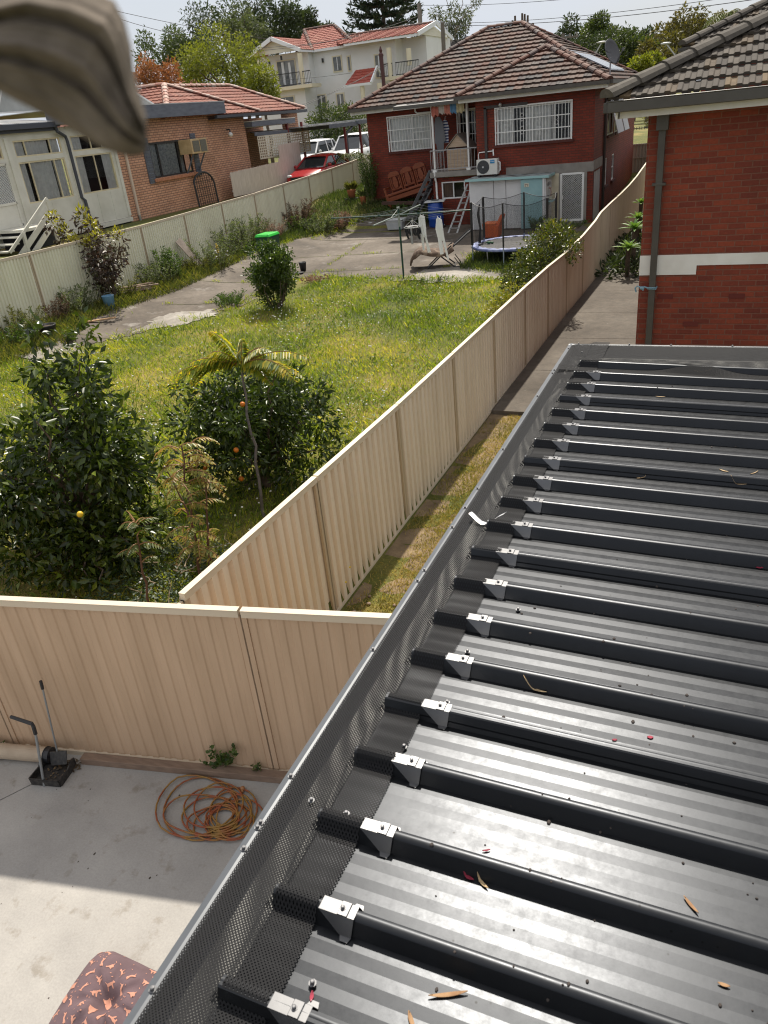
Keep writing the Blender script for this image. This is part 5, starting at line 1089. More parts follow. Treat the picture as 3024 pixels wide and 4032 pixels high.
# ================================================================== power poles, street lights and cables
wood = M('pole_wood', (.12, .105, .09), .9, 0, (.18, .16, .14), 8, 5, 0, 60, None, .35, .65, (4, 4, .3)); cable_m = M('cable', (.03, .03, .032), .7); conc_l = M('lamp_grey', (.42, .43, .44), .5)
def pole(px, py, Y, r, label, arms=(), lamp=None, taper=.8, name='power_pole'):
    t_ = at(px, py, Y); rt = thing(name, (t_.x, Y, Zg(t_.x, Y)), label, 'pole'); mb = MB(); mb.tube([(t_.x, Y, 1.5), (t_.x, Y, t_.z)], [r, r*taper], 10); mb.build('shaft', wood, rt)
    for dz, w_, ang in arms:
        mb = MB(); c, s_ = math.cos(ang), math.sin(ang); A = Vector((t_.x-c*w_, Y-s_*w_, t_.z-dz)); B = Vector((t_.x+c*w_, Y+s_*w_, t_.z-dz)); mb.beam(A, B, .12, .14); cx = mb.build('crossarm', wood, rt)
        mb = MB()
        for k in (-.9, -.45, .45, .9): q_ = (A+B)/2+(B-A)*.5*k; mb.tube([q_, q_+Vector((0, 0, .28))], .07, 6)
        mb.build('insulator', M('insulator', (.25, .23, .2), .4), cx)
    if lamp:
        l_ = Vector((t_.x, Y, t_.z-lamp[0])); e_ = at(*lamp[1], Y); mb = MB(); mb.tube([l_, (l_+e_)/2+Vector((0, 0, .12)), e_], .06, 6); mb.build('lamp_arm', conc_l, rt); mb = MB(); mb.ball(e_, (.45, .16, .10)); mb.build('lamp_head', conc_l, rt)
    return t_
TA = pole(1650, 12, 85, .26, 'tall bare timber power pole beside the right gable of the white house')
TB = pole(1742, 88, 70, .20, 'shorter timber pole rising in front of the charcoal roof')
TC = pole(2217, 132, 75, .17, 'power pole with a crossarm of insulators above the right hip of the mottled roof', ((.3, 1.3, .5),))
TD = pole(2307, 205, 85, .18, 'concrete coloured pole with a street lamp arm pointing right, behind the solar panels', ((.25, 1.0, .5),), (1.9, (2370, 299-132+0)))if False else pole(2307, 205, 85, .18, 'pole with a street lamp arm reaching right, behind the solar panels', ((.25, 1.0, .5),), (1.9, (2370, 166)))
TE = pole(2476, 296, 110, .16, 'small distant power pole in front of the dark trees right of the satellite dish', ((.3, 1.2, .4),))
TF = pole(2706, 245, 80, .16, 'grey pole with a street lamp arm reaching left, by the grey roofs', (), (.85, (2622, 171)))
fin = at(1500, 215, 66); rt = thing('post', (fin.x, 66, 3), 'dark maroon finial topped post standing before the white house', 'post'); mb = MB(); mb.tube([(fin.x+.12, 66, 2.5), (fin.x, 66, fin.z-.1)], .16, 8); mb.lathe((fin.x, 66, fin.z-.1), [(.2, 0), (.2, .15), (.1, .25), (.14, .4), (.02, .7)], 10); mb.build('shaft', M('post_maroon_dark', (.07, .02, .02), .5), rt)
def wire(a, b_, sag, label, r=.018):
    a, b_ = Vector(a), Vector(b_); pts = [a.lerp(b_, k/20)-Vector((0, 0, sag*4*(k/20)*(1-k/20))) for k in range(21)]; mb = MB(); mb.tube(pts, r, 5); tag(mb.build('power_line', cable_m, None), label, 'cable', 'overhead cables')
wire(at(1650, 90, 85), at(3000, -30, 60), .5, 'upper cable crossing the pale sky from the tall pole to the right edge')
wire(at(1650, 98, 85), at(2990, -5, 60), .5, 'lower cable of the pair crossing the pale sky to the right', .022)
wire(at(1640, 20, 85), at(2700, -60, 70), .4, 'highest thin cable from the tall pole across the sky')
wire(at(400, 30, 60), at(1640, 190, 88), .8, 'long cable from behind the hanging cloth towards the tall pole', .02)
wire(at(400, 50, 60), at(1100, 160, 75), .8, 'second cable from behind the hanging cloth ending at the dark trees', .02)
wire(at(1655, 60, 85), at(930, 205, 62), .6, 'cable across the roof of the white house to the left')
wire(at(1655, 75, 85), at(920, 190, 60), .6, 'twin cable across the roof ridge of the white house')
wire(at(1650, 165, 85), at(1190, 420, 50), .3, 'steep service cable across the white house wall', .014)
wire(at(1650, 180, 85), at(1160, 425, 50), .3, 'steep lower service cable across the white house wall', .014)
wire(at(1655, 230, 85), at(1000, 320, 62), .4, 'cable crossing in front of the balconies of the white house', .014)
wire(at(2217, 150, 75), at(2090, 185, 60), .2, 'short cable running left from the crossarm above the mottled roof', .014)
wire(at(2230, 150, 75), at(2310, 215, 85), .5, 'sagging cable between the two poles behind the solar panels', .014)
wire(at(2310, 250, 85), at(2720, 225, 80), .2, 'cable from the street lamp pole across the dark trees', .014)
# ================================================================== far trees
far_d = leafm('foliage_dark', [(.018, .030, .012), (.035, .052, .018), (.055, .075, .028)], .6, .25)
far_g = leafm('foliage_grey_green', [(.045, .06, .03), (.075, .095, .045), (.11, .13, .06)], .6, .3)
far_y = leafm('foliage_yellow_green', [(.08, .10, .012), (.15, .17, .02), (.24, .24, .035)], .55, .4)
far_m = leafm('foliage_mid', [(.03, .05, .015), (.055, .08, .02), (.09, .11, .03)], .55, .3)
far_o = leafm('foliage_orange', [(.10, .06, .02), (.26, .095, .035), (.32, .15, .05)], .6, .35, trc=(1.4, 1.2, .9))
far_b = leafm('foliage_olive_brown', [(.05, .05, .015), (.10, .09, .025), (.15, .12, .035)], .55, .3)
def tree(name, label, px, py, wpx, hpx, Y, mat, seed, n=5000, nc=26, ln=None, trunk=.2, rr_=(.22, .42), cat='tree', inner=.3, group=None, hz=.85):
    """crown ellipse given by its picture box at distance Y"""
    c = at(px, py, Y); e1_, e2_ = at(px-wpx/2, py, Y), at(px+wpx/2, py, Y); rx = 1.22*(e2_-e1_).length/2; rz_ = (at(px, py-hpx/2, Y)-at(px, py+hpx/2, Y)).length/2*1.22
    g0 = Zg(c.x, Y); rt = thing(name, (c.x, Y, g0), label, cat, group); cl_ = blob(c, (rx, rx*hz, rz_), nc, seed, rr_)
    ln = ln or max(.10, Y*.0042); crown('crown', mat, cl_, n, ln, ln*.42, seed, rt, inner, .15, .3, .25, .05)
    mb = MB(); q = random.Random(seed); limb(mb, (c.x, Y, g0-.3), (c.x, Y, c.z), trunk, trunk*.5, .03, seed)
    for k in cl_[:9]: limb(mb, (c.x, Y, c.z-rz_*.6), k[:3], trunk*.4, trunk*.12, .08, seed+int(abs(k[0])*9))
    mb.build('trunk', bark, rt); return rt
tree('gum_tree', 'tall dark gum tree against the sky left of the white house', 920, 90, 310, 190, 105, far_d, 1, 5200, 22, .46, .3, (.2, .38))
tree('gum_tree', 'grey green rounded gum tree directly behind the yellow green tree', 965, 150, 190, 230, 98, far_g, 2, 4600, 20, .40, .3)
tree('gum_tree', 'dark tree right beside the left gable of the white house', 1080, 105, 190, 190, 102, far_d, 3, 4200, 18, .44, .3)
tree('gum_tree', 'small rounded gum tree above the ridge of the white house', 1235, 95, 130, 90, 108, far_d, 4, 2600, 12, .42, .2)
tree('tree', 'dark leafy tree above the orange shrub near the hanging cloth', 640, 205, 190, 150, 88, far_m, 5, 4200, 18, .36, .25)
tree('tree', 'dark tree between the orange shrub and the yellow green tree', 770, 230, 170, 190, 84, far_d, 6, 4000, 18, .36, .25)
tree('tree', 'bright yellow green tree towering over the pink brick house roof', 890, 265, 270, 270, 58, far_y, 7, 9000, 30, .23, .25, (.2, .36))
tree('tree', 'small yellow green tree on the right flank of the larger one, by the white balcony', 1030, 335, 130, 130, 56, far_y, 8, 3200, 14, .22, .15)
tree('shrub', 'orange leaved shrub behind the pink brick house chimney end', 620, 300, 180, 130, 50, far_o, 9, 4200, 18, .2, .12, cat='shrub')
tree('tree', 'dark bushy hedge tree in front of the white house, above the carport', 1340, 470, 230, 120, 60, far_m, 10, 4600, 20, .22, .15)
tree('tree', 'dark shrub between the carport posts and the red brick house', 1330, 560, 200, 130, 56, far_d, 11, 3600, 16, .22, .12)
tree('tree', 'light foliage tree right of the tall pole behind the charcoal roof', 1700, 175, 130, 140, 112, far_d, 12, 3200, 18, .4, .25)
tree('tree', 'broad dark green tree at the pole with the crossarm, right of the mottled roof', 2280, 160, 200, 150, 125, far_d, 13, 4200, 20, .5, .3)
tree('tree', 'tall mid green tree behind the satellite dish', 2400, 140, 190, 170, 118, far_m, 14, 4400, 20, .46, .3)
tree('tree', 'dense dark tree low behind the satellite dish and solar panels', 2370, 230, 260, 130, 105, far_d, 15, 4400, 22, .44, .3)
tree('tree', 'dark treetop in the gap right of the satellite dish', 2560, 165, 110, 90, 128, far_d, 16, 2400, 12, .5, .25)
tree('tree', 'wide olive brown tree left of the grey roofs', 2730, 130, 250, 150, 96, far_b, 17, 5200, 22, .40, .3)
tree('tree', 'olive tree below the wide olive brown one, beside the street lamp', 2610, 225, 220, 140, 88, far_b, 18, 4600, 20, .36, .25)
tree('tree', 'yellow green shrub tree just left of the nearer grey roof', 2560, 260, 150, 90, 70, far_y, 19, 3200, 14, .28, .2)
tree('tree', 'dark tree filling the gap under the satellite dish', 2500, 300, 120, 90, 76, far_m, 20, 2600, 12, .3, .2)
tree('tree', 'pale bare bush behind the side fence, between the two red houses', 2570, 470, 60, 110, 60, far_b, 31, 500, 10, .16, .06, cat='shrub')
tree('tree', 'dark rounded tree behind the pole with the street lamp arm', 2330, 215, 190, 150, 112, far_d, 41, 3800, 20, .44, .3)
tree('tree', 'mid green tree right of the dish, below the sky gap', 2480, 215, 180, 150, 100, far_m, 42, 3800, 20, .42, .3)
tree('tree', 'olive green tree between the street lamps, low in the tree line', 2640, 190, 190, 170, 104, far_b, 43, 4200, 20, .42, .3)
# slender open gum right of the poles
c = at(1790, 70, 95); rt = thing('gum_tree', (c.x, 95, 2.7), 'slender open gum tree with pale limbs right of the shorter pole', 'tree'); mb = MB(); q = random.Random(77); cl_ = []
limb(mb, (c.x+.3, 95, 2), (c.x, 95, c.z-1), .28, .14, .02, 5)
for k in range(15):
    e_ = Vector((c.x+q.uniform(-2.0, 2.0), 95+q.uniform(-2, 2), c.z+q.uniform(-3.4, 3.6))); limb(mb, (c.x, 95, c.z-q.uniform(1, 4)), e_, .07, .025, .06, k); cl_.append((e_.x, e_.y, e_.z, q.uniform(.45, .85)))
mb.build('trunk', M('pale_bark', (.28, .26, .23), .8), rt); crown('crown', far_g, cl_, 2200, .34, .11, 21, rt, .2, .5)
# Norfolk pine with tiered branches
c = at(1510, 60, 100); rt = thing('pine_tree', (c.x, 100, 2.7), 'big dark Norfolk pine with upswept tiers behind the white house roof', 'tree'); mb = MB(); limb(mb, (c.x, 100, 2), (c.x, 100, c.z+8), .45, .1, .005, 1); q = random.Random(4)
P_, D_, S_ = [], [], []
for t_ in range(13):
    z = c.z-5+t_*1.0; L_ = 5.6*(1-.045*t_)*(1 if t_ > 0 else .8)
    for k in range(9):
        a = k*2*math.pi/9+t_*.35; d = Vector((math.cos(a), math.sin(a), 0)); pts = [Vector((c.x, 100, z))+d*(L_*s_)+Vector((0, 0, -.25*s_*L_*.35+.45*L_*.5*s_**3)) for s_ in (0, .25, .5, .75, 1)]
        mb.tube(pts, [.09, .07, .05, .04, .02], 5)
        for j in range(80):
            s_ = q.uniform(.15, 1); i = min(3, int(s_*4)); p_ = pts[i].lerp(pts[i+1], s_*4-i); P_.append(p_+Vector((q.gauss(0, .12), q.gauss(0, .12), q.gauss(0, .08)))); D_.append(d*.6+Vector((q.gauss(0, .5), q.gauss(0, .5), .35+q.gauss(0, .35))))
mb.build('trunk', bark, rt)
P_ = np.array(P_); D_ = np.array(D_); leaves('crown', leafm('pine_needles', [(.010, .022, .012), (.022, .04, .02), (.04, .06, .03)], .6, .15), P_, D_, np.random.default_rng(2).normal(size=P_.shape), .62, .22, np.random.default_rng(3).random(len(P_)), rt, .3)
# lopped trunks poking over the ridge
c = at(2070, 100, 62); rt = thing('lopped_tree', (c.x, 62, 2.7), 'bare lopped tree stumps poking up behind the ridge of the mottled roof', 'tree'); mb = MB()
for px, py, dx in ((2018, 80, -.2), (2028, 62, 0), (2040, 85, .1), (2056, 52, 0), (2066, 55, .05), (2078, 60, .1), (2100, 90, .6)):
    e_ = at(px, py, 62); mb.tube([(c.x, 62, c.z-3), (e_.x-dx*.5, 62, c.z-1.2), (e_.x, 62, e_.z)], [.16, .11, .07], 6)
mb.build('trunk', bark, rt)
# palm heads above the grey roof
def fronds(rt, c, n, L_, mat, seed, sag=.5, wdt=.34, name='frond', lf=.30, up=.7):
    q = random.Random(seed); P_, D_, N_, LN = [], [], [], []; mb = MB()
    for k in range(n):
        a = 2*math.pi*k/n+q.uniform(-.2, .2); d = Vector((math.cos(a), math.sin(a), 0)); l_ = L_*q.uniform(.8, 1.1); u_ = up*q.uniform(.5, 1.3); s_ = Vector((-d.y, d.x, 0)); prev = None; pts = []
        for j in range(15):
            t_ = j/14; p_ = Vector(c)+d*(l_*t_*(1-.15*t_))+Vector((0, 0, l_*(u_*t_-(u_+sag)*t_*t_))); pts.append(p_)
            if j > 1:
                for w_ in (-1, 1): P_.append(p_); D_.append(s_*w_*.9+d*.45+Vector((0, 0, -.25-.3*t_))); N_.append((0, 0, 1)); LN.append(lf*L_*math.sin(.35+2.5*t_))
        mb.tube(pts, [.02*L_*(1-.7*i/14) for i in range(15)], 5)
    o = leaves('frond', mat, np.array(P_), np.array(D_, float), np.array(N_, float)+.01, np.array(LN), wdt*.2*L_*.5, np.random.default_rng(seed).random(len(P_)), rt, .2, .1)
    mb.build('stem', M('palm_stem', (.16, .15, .05), .7), rt)
palm_g = leafm('palm_frond', [(.05, .075, .035), (.09, .12, .055), (.14, .16, .08)], .5, .3)
for px, py, Y, lab in ((2868, 62, 62, 'feathery palm head rising over the farther grey roof at the top right'), (2935, 62, 64, 'second palm head just right of the first, mostly behind the grey roof')):
    c = at(px, py, Y); rt = thing('palm_tree', (c.x, Y, 3), lab, 'palm'); mb = MB(); mb.tube([(c.x, Y, 2), (c.x, Y, c.z)], .2, 8); mb.build('trunk', bark, rt); fronds(rt, c, 20, 2.2, palm_g, 3, .75, .16, lf=.26)
c = atx(1370, 590, -18.1); rt = thing('palm_tree', (c.x, c.y, c.z-1.6), 'young palm arching over the fence in front of the white cars', 'palm'); fronds(rt, c-Vector((0, 0, .35)), 13, 1.7, palm_g, 6, .45, .2, lf=.2)
# dark iron fence and grey gate between the two red houses
gf = thing('side_gate', (-3.0, 44, 2), 'grey corrugated steel gate closing the gap beside the red brick house', 'gate'); mb = MB(); a, b_ = at(2465, 572, 44), at(2552, 720, 44); corr(mb, (a.x, 44), (a.x+2.6, 44), b_.z-.5, b_.z-.5, a.z, a.z, .15); mb.build('panel', M('gate_taupe', (.25, .23, .20), .6), gf, fix=False); mb = MB(); mb.beam((a.x, 43.95, (a.z*2+b_.z)/3), (a.x+2.6, 43.95, (a.z*2+b_.z)/3), .05, .05); mb.beam((a.x, 43.95, a.z), (a.x+2.6, 43.95, a.z), .05, .05); mb.build('rail', M('gate_taupe', (.25, .23, .20), .6), gf)
ir = thing('iron_fence', (-3.6, 58, 3), 'black iron picket fence on a low wall at the street, between the two red houses', 'fence'); mb = MB(); a = at(2500, 500, 58)
for k in range(30): mb.beam((a.x-1+k*.16, 58, a.z-1.2), (a.x-1+k*.16, 58, a.z), .03, .03)
mb.beam((a.x-1, 58, a.z-.1), (a.x+3.8, 58, a.z-.1), .04, .05); mb.build('pickets', black_iron, ir); mb = MB(); mb.box((a.x+1.4, 58.2, a.z-1.8), (5, .25, 1.3)); mb.build('wall', RBx, ir)
# ================================================================== lawn, weeds and flowers of the neighbour's yard
def field(name, mat, pts, hmin, hmax, wd, seed, lean=.35, clump=None):
    """grass blades: one bent two-triangle blade per point"""
    g = np.random.default_rng(seed); n = len(pts); h = hmin+(hmax-hmin)*g.random(n)**1.5; a = g.random(n)*2*np.pi; ln = lean*h*(.4+g.random(n))
    d = np.stack([np.cos(a), np.sin(a), np.zeros(n)], 1); s = np.stack([-np.sin(a), np.cos(a), np.zeros(n)], 1)*(wd*(.6+.8*g.random(n)))[:, None]*.5
    V = np.stack([pts-s, pts+s, pts+d*(ln*.45)[:, None]+np.array([0, 0, 1.])*(h*.62)[:, None]+s*.7, pts+d*ln[:, None]+np.array([0, 0, 1.])*h[:, None]], 1).reshape(-1, 3)
    i = np.arange(n)*4; F = np.stack([i, i+1, i+2, i, i+2, i+3], 1).reshape(-1); rv = np.clip(.45+.25*g.normal(size=n)+(clump if clump is not None else 0), 0, 1)
    o = rawmesh(name, mat, V, F, np.repeat(rv, 4)); return tag(o, None, None, None, 'stuff')
LAWN = [(-3.85, 4.3), (-3.85, 22.2), (-5.5, 21.9), (-8.2, 22.0), (-11.4, 22.2), (-12.0, 20.2), (-12.4, 18.0), (-13.4, 16.2), (-14.5, 14.6), (-14.8, 13.2), (-16.2, 13.2), (-17.2, 12.6), (-17.2, 6), (-9, 3.2)]
def scatter(poly, n, seed, keep=None):
    g = np.random.default_rng(seed); x0, x1 = min(p[0] for p in poly), max(p[0] for p in poly); y0, y1 = min(p[1] for p in poly), max(p[1] for p in poly); out = []
    P = g.random((n, 3)); 
    for a, b_, c in P:
        x, y = x0+a*(x1-x0), y0+b_*(y1-y0)
        if inside(x, y, poly) and (keep is None or keep(x, y) > c): out.append((x, y, Zn(x, y)))
    return np.array(out)
grass_m = leafm('lawn_grass', [(.06, .10, .008), (.155, .22, .014), (.31, .335, .025), (.52, .43, .09)], .55, .45)
dens = lambda x, y: .62+.5*vn(x, y, .7)
pts = scatter(LAWN, 230000, 11, dens); cl_ = np.array([.42*vn(p[0]+40, p[1], .45)+.34*vn(p[0], p[1]+50, 1.6) for p in pts])
field('lawn_grass', grass_m, pts, .03, .13, .011, 1, .7, cl_)
tallp = scatter(LAWN, 26000, 12, lambda x, y: 1.6*vn(x+3, y, .9)-.15); field('tall_grass', grass_m, tallp, .10, .26, .014, 2, .6, np.array([-.12]*len(tallp)))
# broad leaved weeds and clover through the lawn
g = np.random.default_rng(8); wp_ = scatter(LAWN, 30000, 13, lambda x, y: .40+.9*vn(x+21, y+4, .8)); n = len(wp_)
D = g.normal(size=(n, 3)); D[:, 2] = np.abs(D[:, 2])*.55+.15; Nn = g.normal(size=(n, 3))*.4; Nn[:, 2] += 1; wp_[:, 2] += .03+.06*g.random(n)
tag(leaves('lawn_weeds', leafm('weed_leaf', [(.05, .09, .015), (.10, .16, .025), (.17, .22, .04)], .5, .4), wp_, D, Nn, .085*(.6+g.random(n)), .034, g.random(n), None, .2, .1), None, None, None, 'stuff')
# dandelion clocks and small daisies, past counting
fl_ = MB(); q = random.Random(12); fp_ = scatter(LAWN, 5200, 14, lambda x, y: .10+.75*max(0, vn(x+7, y+2, .35))+(.35 if -10 < x < -6.5 and 8.5 < y < 13 else 0))
for x, y, z in fp_[:1150]:
    h = q.uniform(.08, .22); r_ = q.uniform(.010, .021); fl_.ball((x, y, z+h), (r_, r_, r_*.8), 6, 4)
tag(fl_.build('dandelion_clocks', M('dandelion_white', (.70, .70, .66), .9), None, fix=False, smooth=True), None, None, None, 'stuff')
yl_ = MB()
for x, y, z in fp_[1500:1640] if len(fp_) > 1640 else fp_[:120]: yl_.ball((x+.3, y+.2, z+q.uniform(.06, .14)), (.014, .014, .008), 6, 4)
tag(yl_.build('yellow_daisies', M('daisy_yellow', (.65, .48, .02), .8), None, fix=False), None, None, None, 'stuff')
# grass creeping over slab edges, the mound by the house, under the trampoline
edge = [(-16.9, 20), (-17.1, 41), (-14.6, 41), (-14.6, 33), (-11.2, 33), (-11.2, 32.2), (-13.4, 31.6), (-15.2, 31.0), (-16.2, 27), (-16.2, 20)]
pts = scatter(edge, 60000, 15); field('bank_grass', leafm('bank_grass', [(.03, .05, .012), (.06, .09, .02), (.11, .13, .03)], .6, .35), pts, .06, .24, .018, 3, .6)
pts = scatter([(-7.5, 23.2), (-7.6, 25.4), (-6.2, 26.6), (-4.2, 26.6), (-3.9, 22.2), (-5.6, 22.3)], 9000, 16); field('rough_grass', leafm('bank_grass', []) if False else MATS['bank_grass'], pts, .06, .28, .018, 4, .6)
pts = scatter([(-17.2, 12.5), (-17.2, 24.5), (-16.0, 24.5), (-15.7, 20), (-16.1, 16.5), (-15.4, 14.9), (-15.6, 12.8)], 16000, 17); field('verge_grass', leafm('verge_grass', [(.035, .055, .012), (.085, .105, .02), (.16, .16, .03), (.26, .22, .06)], .6, .35), pts, .06, .3, .014, 5, .7)
fr_ = []
for i in range(len(YARD)):
    a, b_ = YARD[i], YARD[(i+1) % len(YARD)]; l_ = math.hypot(b_[0]-a[0], b_[1]-a[1])
    if a[1] > 29 and a[0] > -12: continue
    for k in range(int(l_*260)):
        t_ = q.random(); x, y = a[0]+(b_[0]-a[0])*t_+q.gauss(0, .24), a[1]+(b_[1]-a[1])*t_+q.gauss(0, .24)
        if vn(x*1.7, y*1.7) > -.12: fr_.append((x, y, Zn(x, y)))
field('edge_grass', grass_m, np.array(fr_), .03, .15, .013, 9, .8)
crk = []
for a, b_ in (((-14.9, 22.6), (-9.5, 23.4)), ((-12.2, 22.2), (-12.9, 28.5)), ((-15.2, 18.6), (-12.8, 19.2)), ((-16.2, 21.2), (-13.4, 21.7)), ((-15.5, 25.2), (-9.4, 26.2)), ((-9.7, 21.8), (-7.9, 23.5))):
    for k in range(420):
        t_ = q.random(); x, y = a[0]+(b_[0]-a[0])*t_, a[1]+(b_[1]-a[1])*t_
        if vn(x*2.2, y*2.2) > .05: crk.append((x+q.gauss(0, .05), y+q.gauss(0, .05), Zn(x, y)+.03))
field('crack_grass', grass_m, np.array(crk), .03, .10, .012, 6, .8)
# the narrow strip on our side: short worn grass, dead thatch, river pebbles
STRIP = [(-3.69, 4.15), (-3.69, 12.9), (-.2, 12.9), (-.2, 4.6)]
g = np.random.default_rng(21); n = 90000; pts = np.stack([-3.69+2.6*g.random(n)**1.1, 4.1+8.8*g.random(n), np.full(n, -.03)], 1)
pts = pts[pts[:, 1] > 3.51+(pts[:, 0]+5.81)*.1846+.03]; keep = np.array([(.15+.8*sm(p[0], -3.6, -3.15)+.5*vn(p[0], p[1], 1.6))*(.25+.75*sm(p[1], 4.2, 5.6)) > g.random() for p in pts]); pts = pts[keep]
cl_ = np.array([.12+.38*vn(p[0], p[1]+8, 1.3) for p in pts]); field('strip_grass', leafm('strip_grass', [(.10, .12, .018), (.22, .20, .03), (.38, .30, .09), (.50, .36, .15)], .7, .3), pts, .015, .055, .010, 7, .9, cl_)
m, t, b, N, Lk = nm('strip_soil'); p = pos(N); r1 = ramp(N, [(.3, (.12, .085, .05)), (.55, (.23, .165, .095)), (.75, (.33, .245, .14))]); Lk(noise(N, Lk, p, 3.5, 8, .65), r1.inputs[0]); Lk(r1.outputs[0], b.inputs['Base Color']); b.inputs['Roughness'].default_value = .95; bump(N, Lk, noise(N, Lk, p, 50, 5), .6, .02, b)
mb = MB(); mb.grid([[(x, y, -.028+.012*vn(x, y, 2.5)) for x in np.linspace(-3.72, .4, 20)] for y in np.linspace(3.85, 13.0, 40)]); tag(mb.build('strip_soil', m, None, fix=False, smooth=True), None, None, None, 'structure')
pe = MB(); q = random.Random(31)
for k in range(420):
    x = -3.66+abs(q.gauss(0, .32)); y = 4.05+abs(q.gauss(0, 1.0)); r_ = q.uniform(.012, .030)
    if y > 3.51+(x+5.81)*.1846+.05: pe.ball((x, y, -.02+r_*.3), (r_*q.uniform(.8, 1.4), r_*q.uniform(.8, 1.4), r_*.7), 7, 5)
tag(pe.build('pebbles', M('pebble', (.34, .25, .17), .8, 0, (.20, .14, .10), 25, 2, 0, 1, None, .45, .55), None, fix=False, smooth=True), None, None, None, 'stuff')
# ================================================================== trees and shrubs, one by one
citrus = leafm('citrus_leaf', [(.010, .020, .004), (.022, .040, .006), (.050, .078, .010), (.15, .19, .022)], .33, .22, .45)
orange_l = leafm('orange_leaf', [(.010, .021, .005), (.022, .042, .006), (.045, .072, .009), (.10, .135, .018)], .33, .22, .45)
def fruit(rt, P, r_, mat, name): mb = MB(); mb.ball(P, r_, 14, 9); mb.build(name, mat, rt, smooth=True)
lem = M('lemon_skin', (.62, .42, .02), .45); org = M('orange_skin', (.62, .17, .01), .45)
b0 = Vector((-7.3, 6.35, Zn(-7.3, 6.35))); lt_ = thing('lemon_tree', b0, 'tall dense lemon tree with one yellow lemon behind the front fence', 'tree')
cl_ = blob((-7.5, 6.4, 1.35), (1.25, 1.15, 1.15), 34, 3, (.26, .42))+blob((-7.05, 6.5, 2.45), (.50, .5, .62), 9, 5, (.3, .5))+[(-6.5, 6.2, 1.9, .38), (-6.35, 6.1, .75, .42), (-8.3, 6.3, 1.7, .45), (-8.2, 6.5, .9, .5), (-7.9, 6.1, .5, .5), (-6.9, 5.6, .55, .42), (-7.3, 5.35, .9, .40), (-7.7, 5.7, 1.3, .4), (-6.2, 6.5, 2.0, .2)]
q = random.Random(90)
for k in range(26):
    b_ = q.choice(cl_[:43]); d = Vector((b_[0]+7.3, b_[1]-6.4, b_[2]-1.2)).normalized(); e_ = Vector(b_[:3])+d*(b_[3]+q.uniform(.08, .26)); cl_.append((e_.x, e_.y, max(.5, e_.z+.05), q.uniform(.09, .17)))
crown('crown', citrus, cl_, 9800, .125, .056, 41, lt_, .25, .25, .35, .22, .10)
mb = MB(); limb(mb, b0-Vector((0, 0, .1)), (-7.25, 6.4, 1.2), .09, .06, .04, 2)
for k in cl_[::2]: limb(mb, (-7.25, 6.4, .6+.25*(k[2] > 1)), k[:3], .03, .008, .06, int(k[3]*900))
mb.build('trunk', bark, lt_); P = at(315, 2025, 5.42); fruit(lt_, P, .036, lem, 'lemon')
b0 = Vector((-5.93, 8.6, Zn(-5.93, 8.6))); ot = thing('orange_tree', b0, 'round dark orange tree with a few oranges beside the lanky sapling', 'tree')
cl_ = blob((-6.0, 8.75, 1.38), (.94, .95, .84), 34, 9, (.26, .40))+[(-5.0, 8.6, 1.0, .30), (-4.95, 8.8, 1.35, .28), (-6.95, 8.4, 1.35, .32), (-6.6, 8.2, .8, .35), (-5.3, 8.4, .7, .3), (-4.85, 8.9, .9, .2)]
q = random.Random(91)
for k in range(24):
    b_ = q.choice(cl_[:34]); d = Vector((b_[0]+6.05, b_[1]-8.75, b_[2]-1.2)).normalized(); e_ = Vector(b_[:3])+d*(b_[3]+q.uniform(.05, .2)); cl_.append((e_.x, e_.y, max(.5, e_.z+.05), q.uniform(.08, .15)))
crown('crown', orange_l, cl_, 8200, .112, .044, 43, ot, .25, .35, .35, .22, .12)
mb = MB(); limb(mb, b0-Vector((0, 0, .1)), (-5.95, 8.7, 1.0), .08, .06, .04, 3)
for k in cl_[::2]: limb(mb, (-5.95, 8.7, .7), k[:3], .028, .008, .06, int(k[3]*977))
mb.build('trunk', bark, ot)
for px, py, Y in ((930, 1772, 7.72), (808, 1842, 8.05), (950, 1885, 8.0), (955, 1592, 8.1)): fruit(ot, at(px, py, Y), .036, org, 'orange')
# pinnate saplings (tree of heaven): drooping feather leaves
def pinnate(rt, P, d, L_, npair, ll, lw, mat, seed, droop=.8, name='leaf_frond'):
    q = random.Random(seed); d = Vector(d).normalized(); s_ = d.cross(Z_).normalized(); Ps, Ds, Ns, LN = [], [], [], []; mb = MB(); pts = []
    for j in range(npair+2):
        t_ = j/(npair+1); p_ = Vector(P)+d*(L_*t_*(1-.12*t_))-Vector((0, 0, L_*droop*t_*t_)); pts.append(p_)
        if j > 1:
            for w_ in (-1, 1): Ps.append(p_); Ds.append(s_*w_*.8+d*.25+Vector((0, 0, -.55+.2*q.random()))); Ns.append(d*.5+Vector((0, 0, 1))+s_*w_*.3); LN.append(ll*math.sin(.7+2.1*t_)*q.uniform(.85, 1.1))
    mb.tube(pts, [.008*(1-.6*i/(npair+1)) for i in range(npair+2)], 5); return Ps, Ds, Ns, LN, mb
